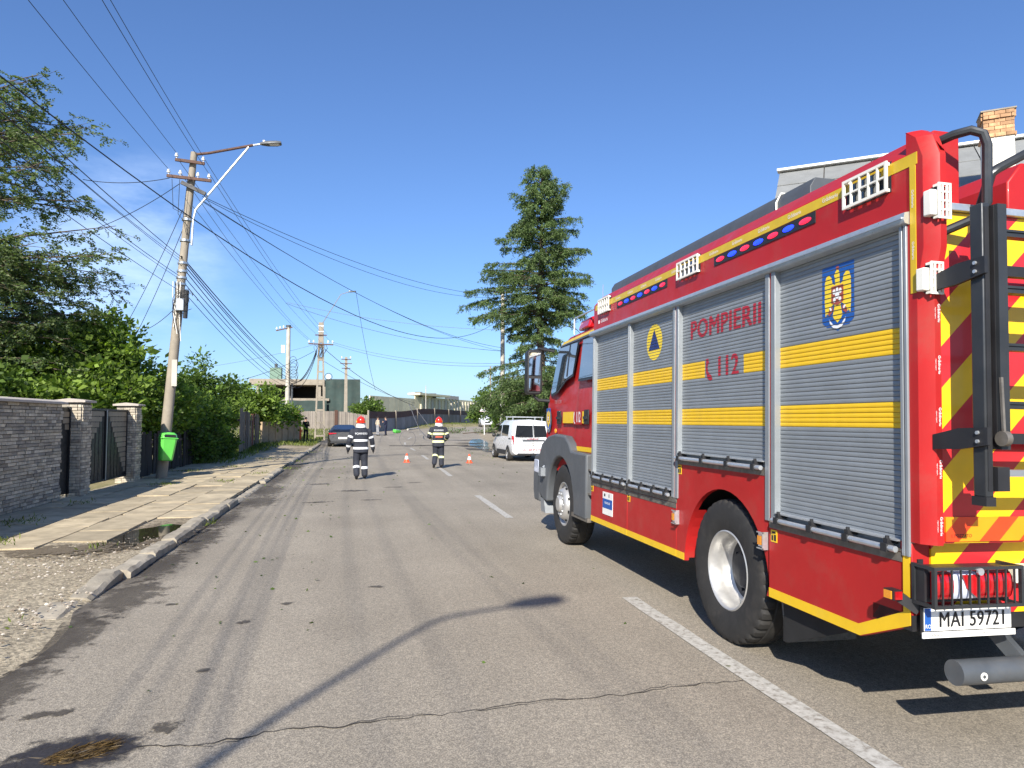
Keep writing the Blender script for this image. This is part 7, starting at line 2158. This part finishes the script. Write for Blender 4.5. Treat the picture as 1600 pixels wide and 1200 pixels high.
        for a, b, c in ((sL, eL, wL), (sR, eR, wR)):
            lband(a, b, .60, .055, ra[0], ra[1]); lband(b, c, .55, .055, ra[1], ra[2])
        for a, b, c in ((hL, kL, aL), (hR, kR, aR)): lband(b, c, ff.get('leg', .28), .07, r[1], r[2])
        me = xf_mesh(text_mesh('POMPIERII', .085, .92, .003, SILV), lambda c: Vector((c.x, -.012 - .155 * (1 - abs(c.x / .228) ** 2.5) ** .4 - .006, ff['textz'] + c.y))); inst('lettering', me, jk)
        if ff.get('belt'):
            mm = MB(); mm.box(-.13, .13, -.168, -.150, 1.07, 1.13); mm.build('belt_panel', mat('red_webbing', (.45, .09, .05), .8), jk, bevel=.01)
        # helmet: shell, crest, brim, side lamps, nape cloth
        mm = MB(); mm.sphere((hx, hy_ - .005, hz + .045), .135, 20, 0, (.92, 1.12, .95)); mm.v = [(x, y, max(z, hz - .005)) for x, y, z in mm.v]; he = mm.build('helmet', HELM, t, smooth=50)
        mm = MB(); mm.lathe([(.125, -.008), (.155, -.022), (.157, -.014), (.125, .006)], 24, 0, 'z', (hx, hy_, hz + .0)); mm.v = [(hx + (x - hx) * .93, hy_ + (y - hy_) * 1.12, z) for x, y, z in mm.v]; mm.build('brim', HELM, he)
        mm = MB(); mm.tube([(hx, hy_ + .13, hz + .10), (hx, hy_ + .06, hz + .172), (hx, hy_ - .05, hz + .178), (hx, hy_ - .13, hz + .11), (hx, hy_ - .15, hz + .02)], .018, 6); mm.build('crest', HELM, he)
        for s_ in (-1, 1):
            mm = MB(); mm.sphere((hx + s_ * .118, hy_ - .03, hz + .02), .03, 8, 0, (.5, 1, 1)); mm.build('side_fitting', EAGLE, he)
        mm = MB(); mm.lathe([(.118, 0), (.13, -.06), (.145, -.15), (.12, -.155)], 18, 0, 'z', (hx, hy_, hz - .005)); mm.v = [(x, y if y < hy_ + .06 else hy_ + .06, z) for x, y, z in mm.v]; mm.build('nape_cloth', CLOTHW, he)
    else:
        mm = MB(); mm.sphere((hx, hy_ - .015, hz + .03), .108, 14, 0, (.85, 1.0, 1.0)); mm.v = [(x, min(y, hy_ + .065), max(z, hz - .03)) for x, y, z in mm.v]; mm.build('hair', hair, t, smooth=50)
    return t
F1 = dict(legs=[((-.10, 0, .90), (-.12, .03, .50), (-.12, -.16, .13), (-.12, -.10, .045)), ((.10, 0, .90), (.11, .06, .50), (.12, .02, .10), (.13, .15, .05))],
          arms=[((-.23, -.01, 1.37), (-.33, -.06, 1.10), (-.35, .04, .86)), ((.23, -.01, 1.37), (.32, .04, 1.10), (.36, .14, .86))])
F2 = dict(legs=[((-.10, 0, .90), (-.09, .06, .52), (-.17, -.20, .17), (-.18, -.16, .06)), ((.10, 0, .90), (.12, .05, .50), (.11, -.02, .10), (.12, .11, .05))],
          arms=[((-.23, -.01, 1.37), (-.34, -.02, 1.12), (-.24, .22, 1.06)), ((.23, -.01, 1.37), (.33, -.04, 1.12), (.30, .20, 1.0))], head=(.02, .03, 1.63))
person('person', 'firefighter in dark suit with silver bands and red helmet walking away on the left', (.08, 20.95, 0), R(4), F1, SUIT, SUIT, BOOT, dict(band=SILV, torso=[(1.08, 1.14), (.86, .92)], textz=1.30, leg=.45), glove=BLK, group='firefighters', scale=1.0)
person('person', 'firefighter in dark suit with wide yellow bands walking on the centre line', (2.78, 25.2, roadz(2.78, 25.2)), R(2), F2, SUIT, SUIT, BOOT, dict(band=LIME, torso=[(1.17, 1.25), (.90, .98)], textz=1.33, leg=.30, belt=True), glove=BLK, group='firefighters', scale=1.0)
ST = dict(legs=[((-.09, 0, .90), (-.11, .02, .48), (-.12, 0, .08), (-.13, .12, .045)), ((.09, 0, .90), (.10, .02, .48), (.12, 0, .08), (.14, .12, .045))],
          arms=[((-.19, 0, 1.38), (-.25, .02, 1.10), (-.10, .22, 1.22)), ((.19, 0, 1.38), (.25, .02, 1.10), (.08, .22, 1.25))])
SD = dict(legs=ST['legs'], arms=[((-.19, 0, 1.38), (-.27, -.03, 1.12), (-.26, .06, .88)), ((.19, 0, 1.38), (.27, -.02, 1.12), (.24, .10, .90))])
person('person', 'person in black standing beside the orange hydrant, hands raised to the face', (-3.75, 54.2, leftz(-3.75, 54.2) - .02), R(-150), ST, CLOTHK, CLOTHK, BOOT)
yb_ = 66.5; xb_ = 1.75
person('person', 'person in tan shirt and grey trousers standing on the verge by the fence', (xb_, yb_, leftz(xb_, yb_) - .02), R(-60), SD, CLOTHT, CLOTHG, BOOT, sleeves=False)
person('person', 'person in navy clothes standing with the one in the tan shirt', (xb_ + .75, yb_ + .3, leftz(xb_ + .75, yb_ + .3) - .02), R(70), ST, CLOTHN, CLOTHN, BOOT)
